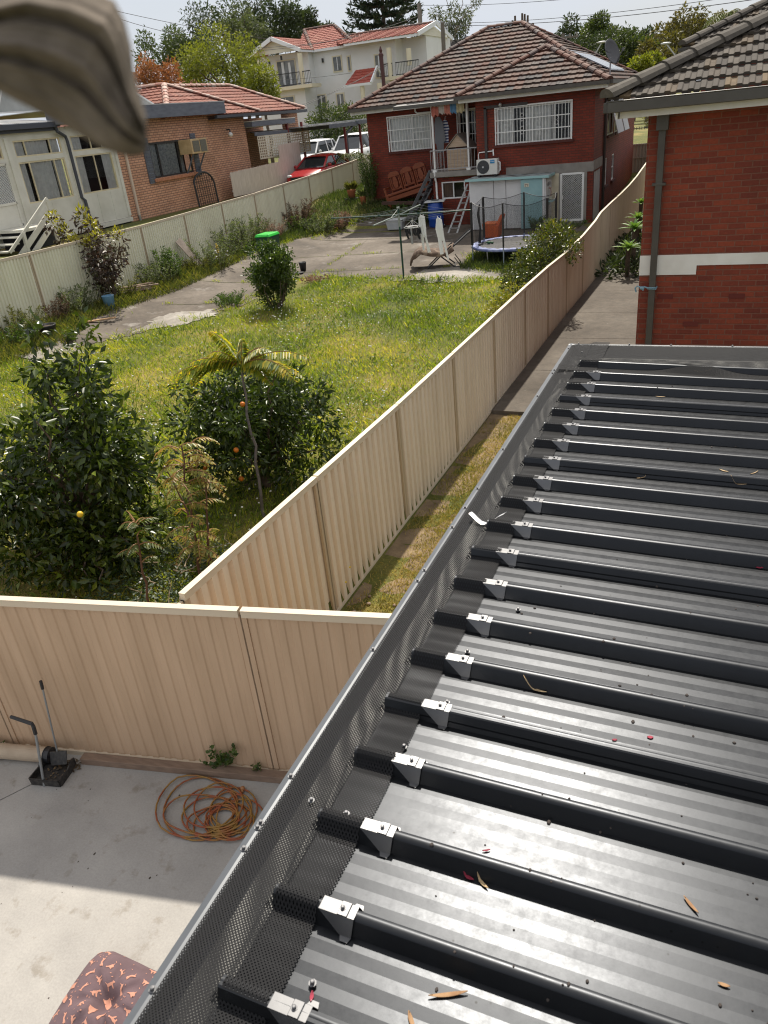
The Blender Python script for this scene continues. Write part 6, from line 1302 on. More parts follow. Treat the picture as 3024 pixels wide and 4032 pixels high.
def pinnate_tree(name, label, base, stems, fr, mat, sm_, ll, lw, npair, cat='tree'):
    rt = thing(name, base, label, cat); mb = MB(); A = [[], [], [], []]; sb = MB()
    for a, b_, r0, r1, sd_ in stems: limb(mb, a, b_, r0, r1, .012, sd_, 10, 8)
    for i, (P, d, L_, dr) in enumerate(fr):
        o = pinnate(rt, P, d, L_, npair, ll, lw, mat, i*7+1, dr)
        for k in range(4): A[k] += o[k]
        n0 = len(sb.v); sb.v += o[4].v; sb.f += [tuple(x+n0 for x in f) for f in o[4].f]
    mb.build('trunk', sm_, rt); sb.build('leaf_stalk', M('red_stalk', (.22, .11, .04), .6), rt)
    n = len(A[0]); leaves('foliage', mat, np.array(A[0]), np.array(A[1], float), np.array(A[2], float), np.array(A[3]), lw, np.clip(np.random.default_rng(4).normal(.5, .28, n), 0, 1), rt, .15, .12); return rt
ail = leafm('sapling_leaf', [(.05, .10, .012), (.14, .20, .02), (.32, .32, .025), (.55, .42, .03)], .4, .5, .5, (1.6, 1.5, .6))
T0 = at(955, 1470, 7.9); B0 = at(1040, 2040, 7.75); B0.z = Zn(B0.x, B0.y); q = random.Random(6)
grey_stem = M('sapling_bark', (.15, .13, .125), .7, 0, (.10, .085, .08), 20)
fr = []
for k, (px, py, L_, dr) in enumerate(((600, 1500, 1.0, .45), (800, 1490, .85, .8), (900, 1400, .7, .5), (1000, 1420, .7, .9), (1080, 1420, .9, .6), (930, 1620, .7, .9), (1165, 1360, .95, .5), (700, 1440, .9, .5), (870, 1620, .75, .9), (1120, 1500, .8, .75), (1150, 1390, .85, .55), (1140, 1450, .75, .65), (640, 1490, 1.05, .55), (760, 1410, .7, .55), (830, 1560, .7, .85), (905, 1600, .6, .95), (880, 1350, .5, .4), (1040, 1360, .6, .5), (1010, 1560, .55, .95), (1090, 1560, .5, .9), (960, 1420, .4, .2), (760, 1540, .75, .8))):
    e_ = at(px, py, 7.9+(.14 if k % 3 == 0 else -.14 if k % 3 == 1 else 0)); d = e_-T0; fr.append((T0+Vector((0, 0, .10)), Vector((d.x, d.y, max(.12, d.z)+.10)), L_*(1.42 if px < 955 else 1.2), dr*.72))
pinnate_tree('sapling', 'lanky sapling with a bare grey stem and drooping yellow feather leaves before the orange tree', B0, [(B0-Vector((0, 0, .1)), T0+Vector((0, 0, .14)), .024, .013, 2)], fr, ail, grey_stem, .165, .040, 22, 'sapling')
ail2 = leafm('sapling_leaf_bronze', [(.08, .11, .018), (.20, .21, .035), (.32, .26, .05), (.36, .20, .06)], .4, .4, .5, (1.5, 1.3, .7))
B1 = at(775, 2250, 6.0); B1.z = Zn(B1.x, B1.y); T1 = at(715, 1755, 6.2); B1b = B1+Vector((.1, .05, 0)); fr = []; q = random.Random(16)
for k in range(40):
    t_ = q.uniform(.28, 1.02); P = B1.lerp(T1, t_)+Vector((q.gauss(0, .05), q.gauss(0, .05), 0)); a = q.uniform(0, 6.28); fr.append((P, Vector((math.cos(a), math.sin(a), .45)), q.uniform(.30, .52), q.uniform(.4, .8)))
brk = M('sapling_bark_brown', (.10, .05, .03), .8)
pinnate_tree('sapling', 'bronze leaved sapling with two thin brown stems between the lemon and orange trees', B1, [(B1-Vector((0, 0, .1)), T1, .020, .008, 3), (B1b, B1.lerp(T1, .7)+Vector((.22, .05, .05)), .02, .008, 5), (B1.lerp(T1, .5), B1.lerp(T1, .8)+Vector((-.25, .0, .1)), .012, .006, 6)], fr, ail2, brk, .10, .032, 9, 'sapling')
B2 = at(570, 2380, 5.05); B2.z = Zn(B2.x, B2.y); T2 = at(540, 2110, 5.3); fr = []
for k in range(12):
    P = B2.lerp(T2, q.uniform(.75, 1.15)); a = q.uniform(0, 6.28); fr.append((P, Vector((math.cos(a), math.sin(a), .5)), q.uniform(.2, .35), q.uniform(.3, .7)))
pinnate_tree('sapling', 'short sapling with a crooked dark stem beside the front fence', B2, [(B2-Vector((0, 0, .2)), T2, .018, .009, 8)], fr, leafm('sapling_leaf_green', [(.04, .065, .012), (.09, .12, .02), (.16, .17, .03)], .45, .4), brk, .09, .026, 8, 'sapling')
# rank ground cover and dead twigs by the fence corner
g = np.random.default_rng(23); n = 5200; P = np.stack([-6.6+2.72*g.random(n), 4.5+2.3*g.random(n), np.zeros(n)], 1); P[:, 2] = [Zn(a, b_)+.02+.16*c for (a, b_, _), c in zip(P, g.random(n))]; D = g.normal(size=(n, 3)); D[:, 2] *= .4; Nn = g.normal(size=(n, 3))*.4; Nn[:, 2] += 1
tag(leaves('ground_cover', leafm('cover_leaf', [(.02, .04, .015), (.04, .07, .03), (.08, .11, .05)], .5, .3), P, D, Nn, .05*(.5+g.random(n)), .032, g.random(n), None), None, None, None, 'stuff')
tw = MB(); q = random.Random(18)
for k in range(34):
    x, y = q.uniform(-5.9, -4.2), q.uniform(4.9, 6.6); a = q.uniform(0, 3.1); l_ = q.uniform(.25, .8); z = Zn(x, y)+q.uniform(.05, .3); limb(tw, (x, y, z), (x+l_*math.cos(a), y+l_*math.sin(a), z+q.uniform(-.1, .15)), .007, .003, .06, k, 5, 5)
tag(tw.build('dead_twigs', M('twig', (.26, .20, .13), .9), None), 'tangle of dry cut twigs on the ground at the fence corner', 'twigs')
# clipped upright shrub in the lawn
b0 = gn(1090, 1215); sh_ = thing('shrub', b0, 'upright rounded green shrub standing alone between lawn and concrete', 'shrub'); c = Vector((b0.x-.02, b0.y, 1.62))
cl_ = blob(c, (.72, .66, .66), 30, 51, (.26, .40))+[(c.x-.4, c.y, c.z+.55, .22), (c.x+.45, c.y, c.z+.40, .26), (c.x+.05, c.y, c.z+.60, .22), (c.x+.5, c.y, c.z-.1, .3), (c.x-.1, c.y, c.z-.7, .35)]
crown('foliage', leafm('shrub_leaf', [(.015, .035, .008), (.035, .065, .012), (.07, .11, .018), (.12, .16, .03)], .35, .3), cl_, 8500, .085, .042, 52, sh_, .3, .0, .35)
mb = MB(); q = random.Random(52)
for k in range(16): a = q.uniform(0, 6.28); limb(mb, (b0.x+.1*math.cos(a), b0.y+.1*math.sin(a), b0.z-.05), (c.x+.5*math.cos(a), c.y+.5*math.sin(a), c.z-.2), .02, .008, .05, k)
mb.build('stem', bark, sh_)
# dark leaved magnolia by the left fence
b0 = gn(372, 1205); b0.x = -16.75; b0.y = 18.3; b0.z = Zn(b0.x, b0.y); mg = thing('small_tree', b0, 'purplish dark leaved small tree with yellow green tips against the left fence', 'tree'); mb = MB(); q = random.Random(61); cl_ = []; tips = []
for px, py in ((215, 890), (260, 940), (330, 870), (300, 985), (250, 1030), (365, 910), (400, 960), (470, 955), (455, 1010), (430, 1070), (380, 1040), (330, 1070), (300, 1120), (410, 1130), (350, 1130), (280, 1080), (360, 990)):
    e_ = at(px, py, 18.3+q.uniform(-.7, .5)); limb(mb, b0+Vector((0, 0, .5)), e_, .03, .010, .05, px); cl_.append((e_.x, e_.y, e_.z, .30)); m_ = (b0+Vector((0, 0, .5))).lerp(e_, .65); cl_.append((m_.x, m_.y, m_.z, .28))
    if py < 1010: tips.append((e_.x, e_.y, e_.z+.25, .17))
limb(mb, b0-Vector((0, 0, .1)), b0+Vector((0, 0, .6)), .06, .05, .03, 1); mb.build('trunk', bark, mg)
crown('foliage', leafm('magnolia_leaf', [(.022, .016, .012), (.05, .032, .024), (.08, .05, .035), (.07, .08, .03)], .35, .2, .5, (1.3, 1.1, .8)), cl_, 2100, .15, .065, 62, mg, .3, .5, .2)
crown('new_leaves', leafm('magnolia_tip', [(.16, .16, .02), (.28, .26, .03), (.36, .30, .04)], .4, .4), tips, 420, .13, .05, 63, mg, .1, -.6, .2)
# lilly pilly leaning over the long fence
b0 = Vector((-4.55, 20.2, Zn(-4.55, 20.2))); lp_ = thing('shrub', b0, 'glossy bushy shrub spilling over the top of the long fence by the trampoline', 'shrub')
cl_ = [(x, y, z, r_) for x, y, z, r_ in ((-4.75, 20.3, 1.0, .48), (-4.55, 20.6, 1.5, .45), (-4.25, 20.8, 1.85, .42), (-3.95, 20.5, 1.85, .36), (-3.65, 20.3, 1.72, .32), (-3.50, 19.9, 1.62, .26), (-4.85, 20.7, 1.2, .45), (-4.9, 19.8, .75, .40), (-5.1, 20.2, 1.0, .33), (-4.6, 19.6, .95, .40), (-4.3, 20.0, 1.35, .42), (-4.15, 21.2, 1.75, .38), (-4.6, 21.2, 1.55, .40), (-3.9, 20.9, 1.98, .26), (-4.3, 21.1, 2.1, .22), (-4.5, 19.1, .62, .34))]
crown('foliage', leafm('glossy_leaf', [(.02, .035, .008), (.05, .07, .012), (.10, .12, .018), (.20, .17, .03)], .22, .3, .7), cl_, 6200, .085, .042, 71, lp_, .3, .0, .4)
mb = MB()
for k in cl_: limb(mb, b0, k[:3], .025, .008, .05, int(k[3]*999))
mb.build('stem', bark, lp_)
b0 = Vector((-4.6, 16.9, Zn(-4.6, 16.9))); yb = thing('shrub', b0, 'yellowing low shrub beneath the glossy shrub along the long fence', 'shrub'); cl_ = blob((-4.45, 17.4, .85), (.5, 1.0, .35), 14, 73, (.3, .5)); crown('foliage', leafm('yellow_shrub_leaf', [(.08, .10, .015), (.18, .18, .025), (.34, .26, .03)], .4, .4), cl_, 1500, .075, .04, 74, yb, .3); mb = MB(); 
for k in cl_: limb(mb, b0, k[:3], .012, .005, .05, int(k[3]*999))
mb.build('stem', bark, yb)
# agaves beside the side path
agm = leafm('agave_leaf', [(.06, .13, .03), (.12, .22, .05), (.22, .32, .09)], .35, .25)
def agave(x, y, z, n, L_, w_, lab, seed):
    rt = thing('agave', (x, y, 0), lab, 'plant', 'agaves along the side path'); q = random.Random(seed); mb = MB(); V, F, RV = [], [], []
    for k in range(n):
        a = k*2.399; el = .15+1.15*(k/n); d = Vector((math.cos(a)*math.cos(el), math.sin(a)*math.cos(el), math.sin(el))); s_ = Vector((-math.sin(a), math.cos(a), 0)); l_ = L_*(1-.45*(k/n))*q.uniform(.85, 1.1); up = s_.cross(d); up = up if up.z > 0 else -up; o = len(V); rv = .25+.6*q.random()
        for j in range(7):
            t_ = j/6; c = Vector((x, y, z))+d*(l_*t_)-Vector((0, 0, .22*l_*t_*t_)); h = w_*math.sin(.35+2.75*t_)*.5 if t_ < 1 else .002; V += [c-s_*h+up*h*.35, c, c+s_*h+up*h*.35]; RV += [rv+.25, rv, rv+.25]
        for j in range(6):
            for e_ in (0, 1): i = o+j*3+e_; F += [i, i+1, i+4, i, i+4, i+3]
    rawmesh('leaf_rosette', agm, np.array([tuple(v) for v in V]), np.array(F), np.clip(np.array(RV), 0, 1), rt); mb.tube([(x, y, -.1), (x, y, z)], .07, 8); mb.build('stem', bark, rt)
for (px, py, Y, n, L_, lab) in ((2500, 890, 25.6, 26, .62, 'large pale agave rosette beside the fence at the end of the side path'), (2475, 965, 24.6, 22, .55, 'dark low agave at the edge of the side path below the pale one'), (2512, 850, 29.5, 20, .55, 'agave behind the large pale rosette, partly hidden by the red wall'), (2525, 790, 31.5, 18, .5, 'farthest agave, a tuft of green between fence and red wall')):
    P = at(px, py, Y); agave(P.x, P.y, max(.12, P.z-.1), n, L_, .11, lab, int(px))
g = np.random.default_rng(33); P = np.stack([-3.45+1.2*g.random(900), 24.2+7*g.random(900), .05+.35*g.random(900)], 1); D = g.normal(size=(900, 3)); D[:, 2] = abs(D[:, 2]); tag(leaves('agave_underbrush', far_d, P, D, g.normal(size=(900, 3)), .3, .07, g.random(900), None), None, None, None, 'stuff')
# ------------------------------------------------------------------ the weedy bed along the left fence: each plant its own thing
wm = {'sage': leafm('sage_leaf', [(.06, .085, .035), (.10, .13, .055), (.16, .18, .09)], .6, .35), 'green': leafm('bed_green', [(.03, .06, .012), (.06, .11, .02), (.11, .16, .03)], .5, .35), 'olive': leafm('bed_olive', [(.06, .07, .02), (.11, .12, .03), (.18, .17, .05)], .55, .35), 'brown': leafm('bed_brown', [(.07, .045, .03), (.13, .085, .055), (.18, .12, .08)], .7, .25, .3, (1.2, 1.1, .9)), 'pink': leafm('bed_pink', [(.16, .09, .07), (.30, .17, .14), (.22, .22, .10)], .6, .35, .4, (1.2, 1.1, .9))}
def spiky(label, px, py, w_, h, kind, n, seed, name='weed', dy=0, ln=.10, stalks=14, cat='plant', Y=None, wd=.25):
    b0 = gn(px, py) if Y is None else at(px, py, Y); b0.z = Zn(b0.x, b0.y); rt = thing(name, b0, label, cat); q = random.Random(seed); mb = MB(); P_, D_ = [], []
    for k in range(stalks):
        a = q.uniform(0, 6.28); r_ = w_*.5*q.random()**.6; s_ = Vector((b0.x+r_*math.cos(a)*.5, b0.y+r_*math.sin(a)*.5, b0.z)); e_ = Vector((b0.x+r_*math.cos(a)*1.15, b0.y+r_*math.sin(a)*1.15, b0.z+h*q.uniform(.55, 1.05))); pts = limb(mb, s_, e_, .010, .004, .04, seed*31+k, 5, 5)
        for j in range(n//stalks): t_ = q.uniform(.15, 1); p_ = s_.lerp(e_, t_); P_.append(p_+Vector((q.gauss(0, .02), q.gauss(0, .02), 0))); D_.append(Vector((q.gauss(0, 1), q.gauss(0, 1), .7)))
    mb.build('stem', M('weed_stem', (.12, .11, .05), .8), rt); P_ = np.array(P_); leaves('foliage', wm[kind], P_, np.array(D_), np.random.default_rng(seed).normal(size=P_.shape)+np.array([0, 0, .6]), ln*(.6+.7*np.random.default_rng(seed).random(len(P_))), ln*wd, np.random.default_rng(seed+1).random(len(P_)), rt); return rt
spiky('tall yellow green weeds at the left edge in front of the fence', 50, 1290, 1.8, .75, 'olive', 1500, 1, stalks=34)
spiky('clump of grassy weeds left of the dark leaved tree', 60, 1350, 1.7, .5, 'green', 1100, 2, stalks=30)
spiky('dense sage weeds around the foot of the dark leaved tree', 300, 1225, 1.5, .85, 'sage', 1500, 3, stalks=30)
spiky('brownish weed clump left of the blue pot', 240, 1240, 1.0, .7, 'brown', 700, 4, stalks=20)
spiky('green weeds right behind the blue pot', 480, 1175, 1.2, .6, 'olive', 900, 5, stalks=22)
spiky('sage green weeds behind the pile of bark', 620, 1125, 1.5, .75, 'sage', 1300, 6, stalks=26)
spiky('bright green upright shrub against the left fence', 680, 1105, .8, 1.0, 'green', 1500, 7, 'shrub', stalks=26, ln=.12)
spiky('low green weeds right of the bright upright shrub', 770, 1070, 1.2, .5, 'olive', 800, 8, stalks=20)
spiky('leggy silver weeds in front of the leaning board', 850, 1055, 1.6, 1.0, 'sage', 1500, 9, stalks=30)
spiky('leggy weeds with a yellow spike right of the leaning board', 930, 1000, 1.8, 1.15, 'sage', 1700, 10, stalks=34, ln=.12)
spiky('tall silver bush behind the green lidded bin', 985, 940, 1.5, 1.2, 'sage', 1600, 11, stalks=30, ln=.12)
spiky('pinkish flowering mound behind the green lidded bin', 1060, 900, 1.5, .75, 'pink', 1500, 12, 'shrub', stalks=30)
spiky('brown dry rounded shrub along the left fence', 1180, 880, 1.5, 1.05, 'brown', 2000, 13, 'shrub', stalks=34, ln=.12)
spiky('green mounded shrub at the foot of the brown dry shrub', 1175, 905, 1.6, .6, 'green', 1300, 14, 'shrub', stalks=28)
spiky('grey green shrub right of the brown dry shrub', 1260, 868, 1.7, .75, 'sage', 1600, 15, 'shrub', stalks=30, ln=.13)
spiky('pink tipped mound near the potted plants', 1330, 835, 1.4, .65, 'pink', 1300, 16, 'shrub', stalks=26, ln=.13)
spiky('dark ivy climbing the left corner of the red brick house', 1462, 770, .8, 2.1, 'green', 1500, 17, 'climber', stalks=24, ln=.15, Y=32.7)
spiky('weeds on the bank below the wooden bench', 1560, 790, 2.2, .5, 'green', 1300, 18, stalks=30, ln=.12, Y=31.6)
spiky('weeds beside the dark stairs of the red brick house', 1640, 830, 1.2, .5, 'green', 700, 19, stalks=20, ln=.12)
spiky('green tuft on the pale slab below the dark leaved tree', 285, 1345, .45, .35, 'green', 260, 20, stalks=12)
spiky('leafy weed tuft at the lawn corner by the concrete', 905, 1205, 1.2, .35, 'green', 800, 21, stalks=26)
spiky('low plant beside the door of the red brick house', 2110, 890, .7, .5, 'green', 420, 22, stalks=14, Y=29.6, ln=.12)
spiky('row of small weeds below the screen door', 2240, 895, 1.5, .3, 'green', 420, 23, stalks=18, Y=29.9, ln=.1)
spiky('weed with round leaves sprouting between front fence and sleeper', 860, 3075, .34, .22, 'green', 240, 24, stalks=16, ln=.042, Y=3.80, wd=.8) if False else None
def fweed(label, s_, h, n, seed, spread=.14):
    b0 = fp(s_, .035, .02); rt = thing('weed', b0, label, 'plant', None); q = random.Random(seed); mb = MB(); P_, D_ = [], []
    for k in range(9):
        e_ = b0+FD*q.uniform(-spread, spread)+Vector((0, 0, h*q.uniform(.3, 1)))+FN*q.uniform(0, .06); limb(mb, b0, e_, .004, .002, .08, seed+k, 5, 5)
        for j in range(n//9): p_ = b0.lerp(e_, q.uniform(.3, 1)); P_.append(p_); D_.append(Vector((q.gauss(0, 1), q.gauss(0, 1), .3)))
    mb.build('stem', M('weed_stem', (.12, .11, .05), .8), rt); P_ = np.array(P_); leaves('foliage', wm['green'], P_, np.array(D_), np.random.default_rng(seed).normal(size=P_.shape)*.4+np.array([0, -.6, .6]), .042, .032, np.random.default_rng(seed).random(len(P_)), rt)
fweed('leafy green weed growing between front fence and timber behind the hose', 2.18, .34, 150, 3, .22)
fweed('small weed with a single blade at the front fence near the joint', 2.50, .14, 20, 5, .05)
fweed('small green weed at the left end of the front fence behind the roller', -.15, .10, 60, 7, .12)
# the yellow mullein spikes and white flowers
for px, py, lab in ((262, 1150, 'yellow flower spike beside the dark leaved tree'), (852, 965, 'yellow flower spike among the silver weeds')):
    P = at(px, py, 18.6 if px < 500 else 22.5); mb = MB(); mb.tube([(P.x, P.y, Zn(P.x, P.y)), (P.x, P.y, P.z)], .012, 5)
    rt = thing('flower_spike', (P.x, P.y, Zn(P.x, P.y)), lab, 'flower'); mb.build('stem', MATS['weed_stem'], rt); mb = MB(); q = random.Random(2)
    for k in range(30): mb.ball((P.x+q.gauss(0, .02), P.y+q.gauss(0, .02), P.z-.25+.3*q.random()), .018, 6, 4)
    mb.build('bloom', M('mullein', (.55, .40, .03), .7), rt)
rt = thing('flowering_weed', gn(865, 1035), 'weed with clustered white flowers beside the leaning board', 'flower'); P0 = Vector(rt.location); mb = MB(); q = random.Random(8); sb = MB()
for k in range(26):
    e_ = P0+Vector((q.gauss(0, .22), q.gauss(0, .22), q.uniform(.15, .45))); sb.tube([P0, e_], .005, 4); mb.ball(e_, (.035, .035, .02), 7, 4)
sb.build('stem', MATS['weed_stem'], rt); mb.build('bloom', M('white_bloom', (.75, .75, .72), .8), rt)
# ================================================================== things standing about the neighbour's yard
# clothes line
P0 = gn(1590, 1098); ch = thing('clothes_line', P0, 'dark green clothes hoist with long wire arms standing at the lawn edge', 'clothes hoist'); gm_ = M('hoist_green', (.012, .055, .04), .4)
top = Vector((P0.x, P0.y, 2.66)); az = Vector((P0.x, P0.y, 2.46)); mb = MB(); mb.tube([P0-Vector((0, 0, .1)), top], .028, 10); mb.build('mast', gm_, ch)
mb = MB(); mb.tube([az+Vector((0, 0, .05)), az-Vector((0, 0, .32))], .034, 10); mb.tube([top-Vector((0, 0, .02)), top+Vector((0, 0, .02))], .045, 10); mb.build('winder_sleeve', M('hoist_steel', (.34, .38, .36), .4, .5), ch)
dirs = []
for k, a in enumerate((R(3), R(93), R(183), R(273))):
    d = Vector((math.cos(a), math.sin(a), 0)); dirs.append(d); L_ = 2.15; mb = MB(); e_ = az+d*L_+Vector((0, 0, .02)); mb.tube([az, e_], .019, 8); mb.tube([top-Vector((0, 0, .03)), az+d*.75], .007, 5); mb.build('arm', gm_ if k % 2 == 0 else M('hoist_pale', (.16, .20, .18), .5), ch)
mb = MB()
for r_ in (.8, 1.2, 1.6, 2.05):
    for i in range(4): a_, b_ = az+dirs[i]*r_+Vector((0, 0, .02)), az+dirs[(i+1) % 4]*r_+Vector((0, 0, .02)); mb.tube([a_, (a_+b_)/2-Vector((0, 0, .03)), b_], .0022, 4)
mb.build('wire', M('line_wire', (.16, .17, .165), .5), ch, fix=False)
# laundry
cloth_w = M('white_cotton', (.80, .80, .79), .85); 
def garment(rt, pts, off, mat, name, seed, parent=None):
    """flat-sewn garment outline (x,z) hung in the plane through o along u, with folds"""
    o, u = off; me_rows = []; q = random.Random(seed); n = u.cross(Z_)
    mb = MB(); P = [Vector(o)+u*x+Z_*z+n*(.02*math.sin(x*38+seed)+.012*math.sin(z*21)) for x, z in pts]; mb.prism(P, n*.03); return mb.build(name, mat, rt, bevel=.012)
for k, (px, py, lab, lean) in enumerate(((1650, 855, 'white long legged garment pegged on the hoist left of its twin', .12), (1718, 862, 'white long legged garment with splayed legs on the hoist, right of its twin', .30))):
    o = at(px, py, 22.35); rt = thing('washing', (o.x, o.y, o.z-1.0), lab, 'clothing', 'white washing on the hoist'); u = Vector((.93, -.37, 0))
    if k == 0: pts = [(.0, .0), (.10, .06), (.22, .02), (.26, -.30), (.28, -.55), (.36, -.98), (.27, -1.0), (.20, -.60), (.16, -.52), (.15, -.93), (.06, -.95), (.03, -.5), (-.01, -.3)]
    else: pts = [(.0, .0), (.10, .05), (.20, -.02), (.26, -.28), (.30, -.58), (.44, -1.12), (.35, -1.15), (.22, -.62), (.17, -.58), (.19, -.98), (.10, -1.0), (.02, -.52), (-.03, -.28)]
    garment(rt, pts, (o, u), cloth_w, 'garment', k+3)
    mb = MB()
    for x in (.05, .17): p_ = o+u*x; mb.box((p_.x, p_.y, p_.z+.04), (.015, .04, .07))
    mb.build('peg', M('peg_grey', (.5, .52, .52), .5), rt)
o = at(1625, 893, 22.3); rt = thing('sock_hanger', o, 'round peg hanger of black socks on the clothes hoist', 'clothing'); mb = MB()
for r_ in (.26, .15): mb.tube([(o.x+r_*math.cos(a), o.y+r_*math.sin(a), o.z) for a in [k*.3 for k in range(21)]], .007, 5, True)
mb.tube([o, o+Vector((0, 0, .25))], .006, 5)
for k in range(4): mb.tube([o+Vector((.26*math.cos(k*1.57), .26*math.sin(k*1.57), 0)), o+Vector((0, 0, .2))], .004, 4)
mb.build('ring', white_metal, rt); mb = MB(); q = random.Random(3)
for k in range(11): a = k*.571; x, y = o.x+.22*math.cos(a), o.y+.22*math.sin(a); l_ = q.uniform(.18, .34); mb.tube([(x, y, o.z-.02), (x+.01, y, o.z-l_*.6), (x+.05, y+.02, o.z-l_)], [.022, .035, .028], 6)
mb.build('sock', M('black_cotton', (.018, .018, .022), .9), rt); mb = MB(); mb.tube([(o.x+.02, o.y-.2, o.z-.02), (o.x+.02, o.y-.2, o.z-.3), (o.x+.03, o.y-.2, o.z-.45)], [.02, .035, .03], 6); mb.build('grey_sock', M('grey_cotton', (.35, .35, .36), .9), rt)
# trampoline with its net
tc_ = Vector((-6.15, 24.75, Zn(-6.15, 24.75))); tr = thing('trampoline', tc_, 'round trampoline with blue edge pad and black safety net beside the shed', 'trampoline'); RT, HT = 1.30, .47
rim = lambda r_, z, n=40: [(tc_.x+r_*math.cos(2*math.pi*k/n), tc_.y+r_*math.sin(2*math.pi*k/n), tc_.z+z) for k in range(n)]
mb = MB(); mb.tube(rim(RT, HT-.02), .022, 8, True)
mb.build('steel_rim', steel, tr)
for k in range(3):
    a0 = R(-90+120*k); mb = MB(); p = [(tc_.x+RT*math.cos(a), tc_.y+RT*math.sin(a), z) for a, z in ((a0-.45, tc_.z+HT), (a0-.42, tc_.z+.02), (a0+.42, tc_.z+.02), (a0+.45, tc_.z+HT))]; mb.tube(p, .02, 8); mb.build('leg', steel, tr)
mb = MB(); mb.tube([(tc_.x, tc_.y, tc_.z+HT-.005), (tc_.x, tc_.y, tc_.z+HT+.004)], RT-.15, 40); mb.build('bounce_mat', M('mat_black', (.035, .034, .036), .7, 0, (.055, .052, .052), 6), tr)
mb = MB(); rows = []
for k in range(61): a = 2*math.pi*k/60; wv = .012*math.sin(k*2.3); rows.append([(tc_.x+r_*math.cos(a), tc_.y+r_*math.sin(a), tc_.z+HT+z+wv*(r_ < RT)) for r_, z in ((RT-.17, .006), (RT-.14, .020), (RT+.0, .024), (RT+.04, .012), (RT+.045, -.05))])
mb.grid(rows); mb.build('edge_pad', M('pad_blue', (.11, .14, .33), .6, 0, (.26, .30, .48), 5, 5, 0, 1, None, .4, .62), tr, fix=False, smooth=True, solid=.006)
for k in range(6):
    a = R(-90+60*k); x, y = tc_.x+(RT+.05)*math.cos(a), tc_.y+(RT+.05)*math.sin(a); mb = MB(); mb.tube([(x, y, tc_.z+.55), (x, y, tc_.z+1.80)], .040 if k in (1, 2, 4, 5) else .028, 8); mb.build('foam_post', black_pl, tr); mb = MB(); mb.tube([(x, y, tc_.z+.0), (x, y, tc_.z+.56)], .018, 8); mb.build('post_foot', M('post_blue', (.35, .42, .52), .4, .3), tr)
m, t, b, N, Lk = nm('net_black'); b.inputs['Base Color'].default_value = (.03, .03, .033, 1); trn = N.new('ShaderNodeBsdfTransparent'); mx = N.new('ShaderNodeMixShader'); uv = N.new('ShaderNodeUVMap'); sx = N.new('ShaderNodeSeparateXYZ'); Lk(uv.outputs[0], sx.inputs[0])
def mth2(op, a, b_=None):
    n_ = N.new('ShaderNodeMath'); n_.operation = op
    for i, q_ in enumerate((a, b_)):
        if q_ is None: continue
        if isinstance(q_, (int, float)): n_.inputs[i].default_value = q_
        else: Lk(q_, n_.inputs[i])
    return n_.outputs[0]
fx = mth2('ABSOLUTE', mth2('SINE', mth2('MULTIPLY', sx.outputs[0], 157))); fy = mth2('ABSOLUTE', mth2('SINE', mth2('MULTIPLY', sx.outputs[1], 157)))
Lk(mth2('GREATER_THAN', mth2('MINIMUM', fx, fy), .22), mx.inputs[0]); Lk(b.outputs[0], mx.inputs[1]); Lk(trn.outputs[0], mx.inputs[2]); Lk(mx.outputs[0], N['Material Output'].inputs['Surface'])
rows, uvs = [], []
for k in range(73):
    a = 2*math.pi*k/72+R(-90); s_ = abs(math.sin(3*(a+R(90)))); r_ = RT+.03-.10*s_; rows.append([(tc_.x+(r_+.0)*math.cos(a)*(1-.06*(1-z)), tc_.y+r_*math.sin(a)*(1-.06*(1-z)), tc_.z+HT+.05+1.27*z-(.12*s_*z)) for z in (0, .33, .66, 1)]); uvs.append([(k*.113, z*1.27) for z in (0, .33, .66, 1)])
uvmesh('safety_net', rows, uvs, m, tr); mb = MB(); mb.tube([r_[3] for r_ in rows[:-1]], .008, 5, True); mb.build('net_hem', black_pl, tr)
mb = MB(); mb.tube([(tc_.x-1.1, tc_.y-.1, tc_.z+HT+.05), (tc_.x-1.06, tc_.y-.12, tc_.z+HT+.5), (tc_.x-1.12, tc_.y-.1, tc_.z+HT+.9), (tc_.x-1.08, tc_.y-.05, tc_.z+HT+1.2)], [.05, .03, .045, .02], 6); mb.build('gathered_net', black_pl, tr)
o = at(1925, 958, 24.6); o.z = tc_.z+HT+.01; rt = thing('toy', o, 'small green toy left lying on the trampoline mat', 'toy'); mb = MB(); mb.ball(o+Vector((0, 0, .04)), (.07, .05, .045)); mb.ball(o+Vector((.10, .03, .03)), (.05, .04, .035)); mb.tube([o+Vector((-.05, 0, .05)), o+Vector((-.15, .04, .02))], .018, 6); mb.build('toy_body', M('toy_green', (.015, .12, .035), .5), rt)
# reclining chair under a draped rug
lc = gn(1740, 1050); rt = thing('lounge_chair', lc, 'black folding reclining chair draped with a brown rug on the pale worn concrete', 'chair'); z0 = lc.z; u = Vector((.96, .28, 0)); v = Vector((-.28, .96, 0))
def lp3(a, b_, c): return lc+u*a+v*b_+Vector((0, 0, c))
mb = MB()
for s_ in (-.3, .3): mb.tube([lp3(-.42, s_, .02), lp3(.05, s_, .42), lp3(.34, s_, .66)], .022, 6); mb.tube([lp3(.42, s_, .02), lp3(-.05, s_, .40), lp3(-.38, s_, .56)], .022, 6); mb.tube([lp3(.42, s_, .02), lp3(.62, s_, .02)], .022, 6)
for a, c in ((-.42, .02), (.42, .02), (.62, .02)): mb.tube([lp3(a, -.3, c), lp3(a, .3, c)], .022, 6)
mb.tube([lp3(.62, -.3, .02), lp3(.42, -.3, .3)], .014, 6); mb.tube([lp3(.62, .3, .02), lp3(.42, .3, .3)], .014, 6); mb.build('leg_frame', black_iron, rt)
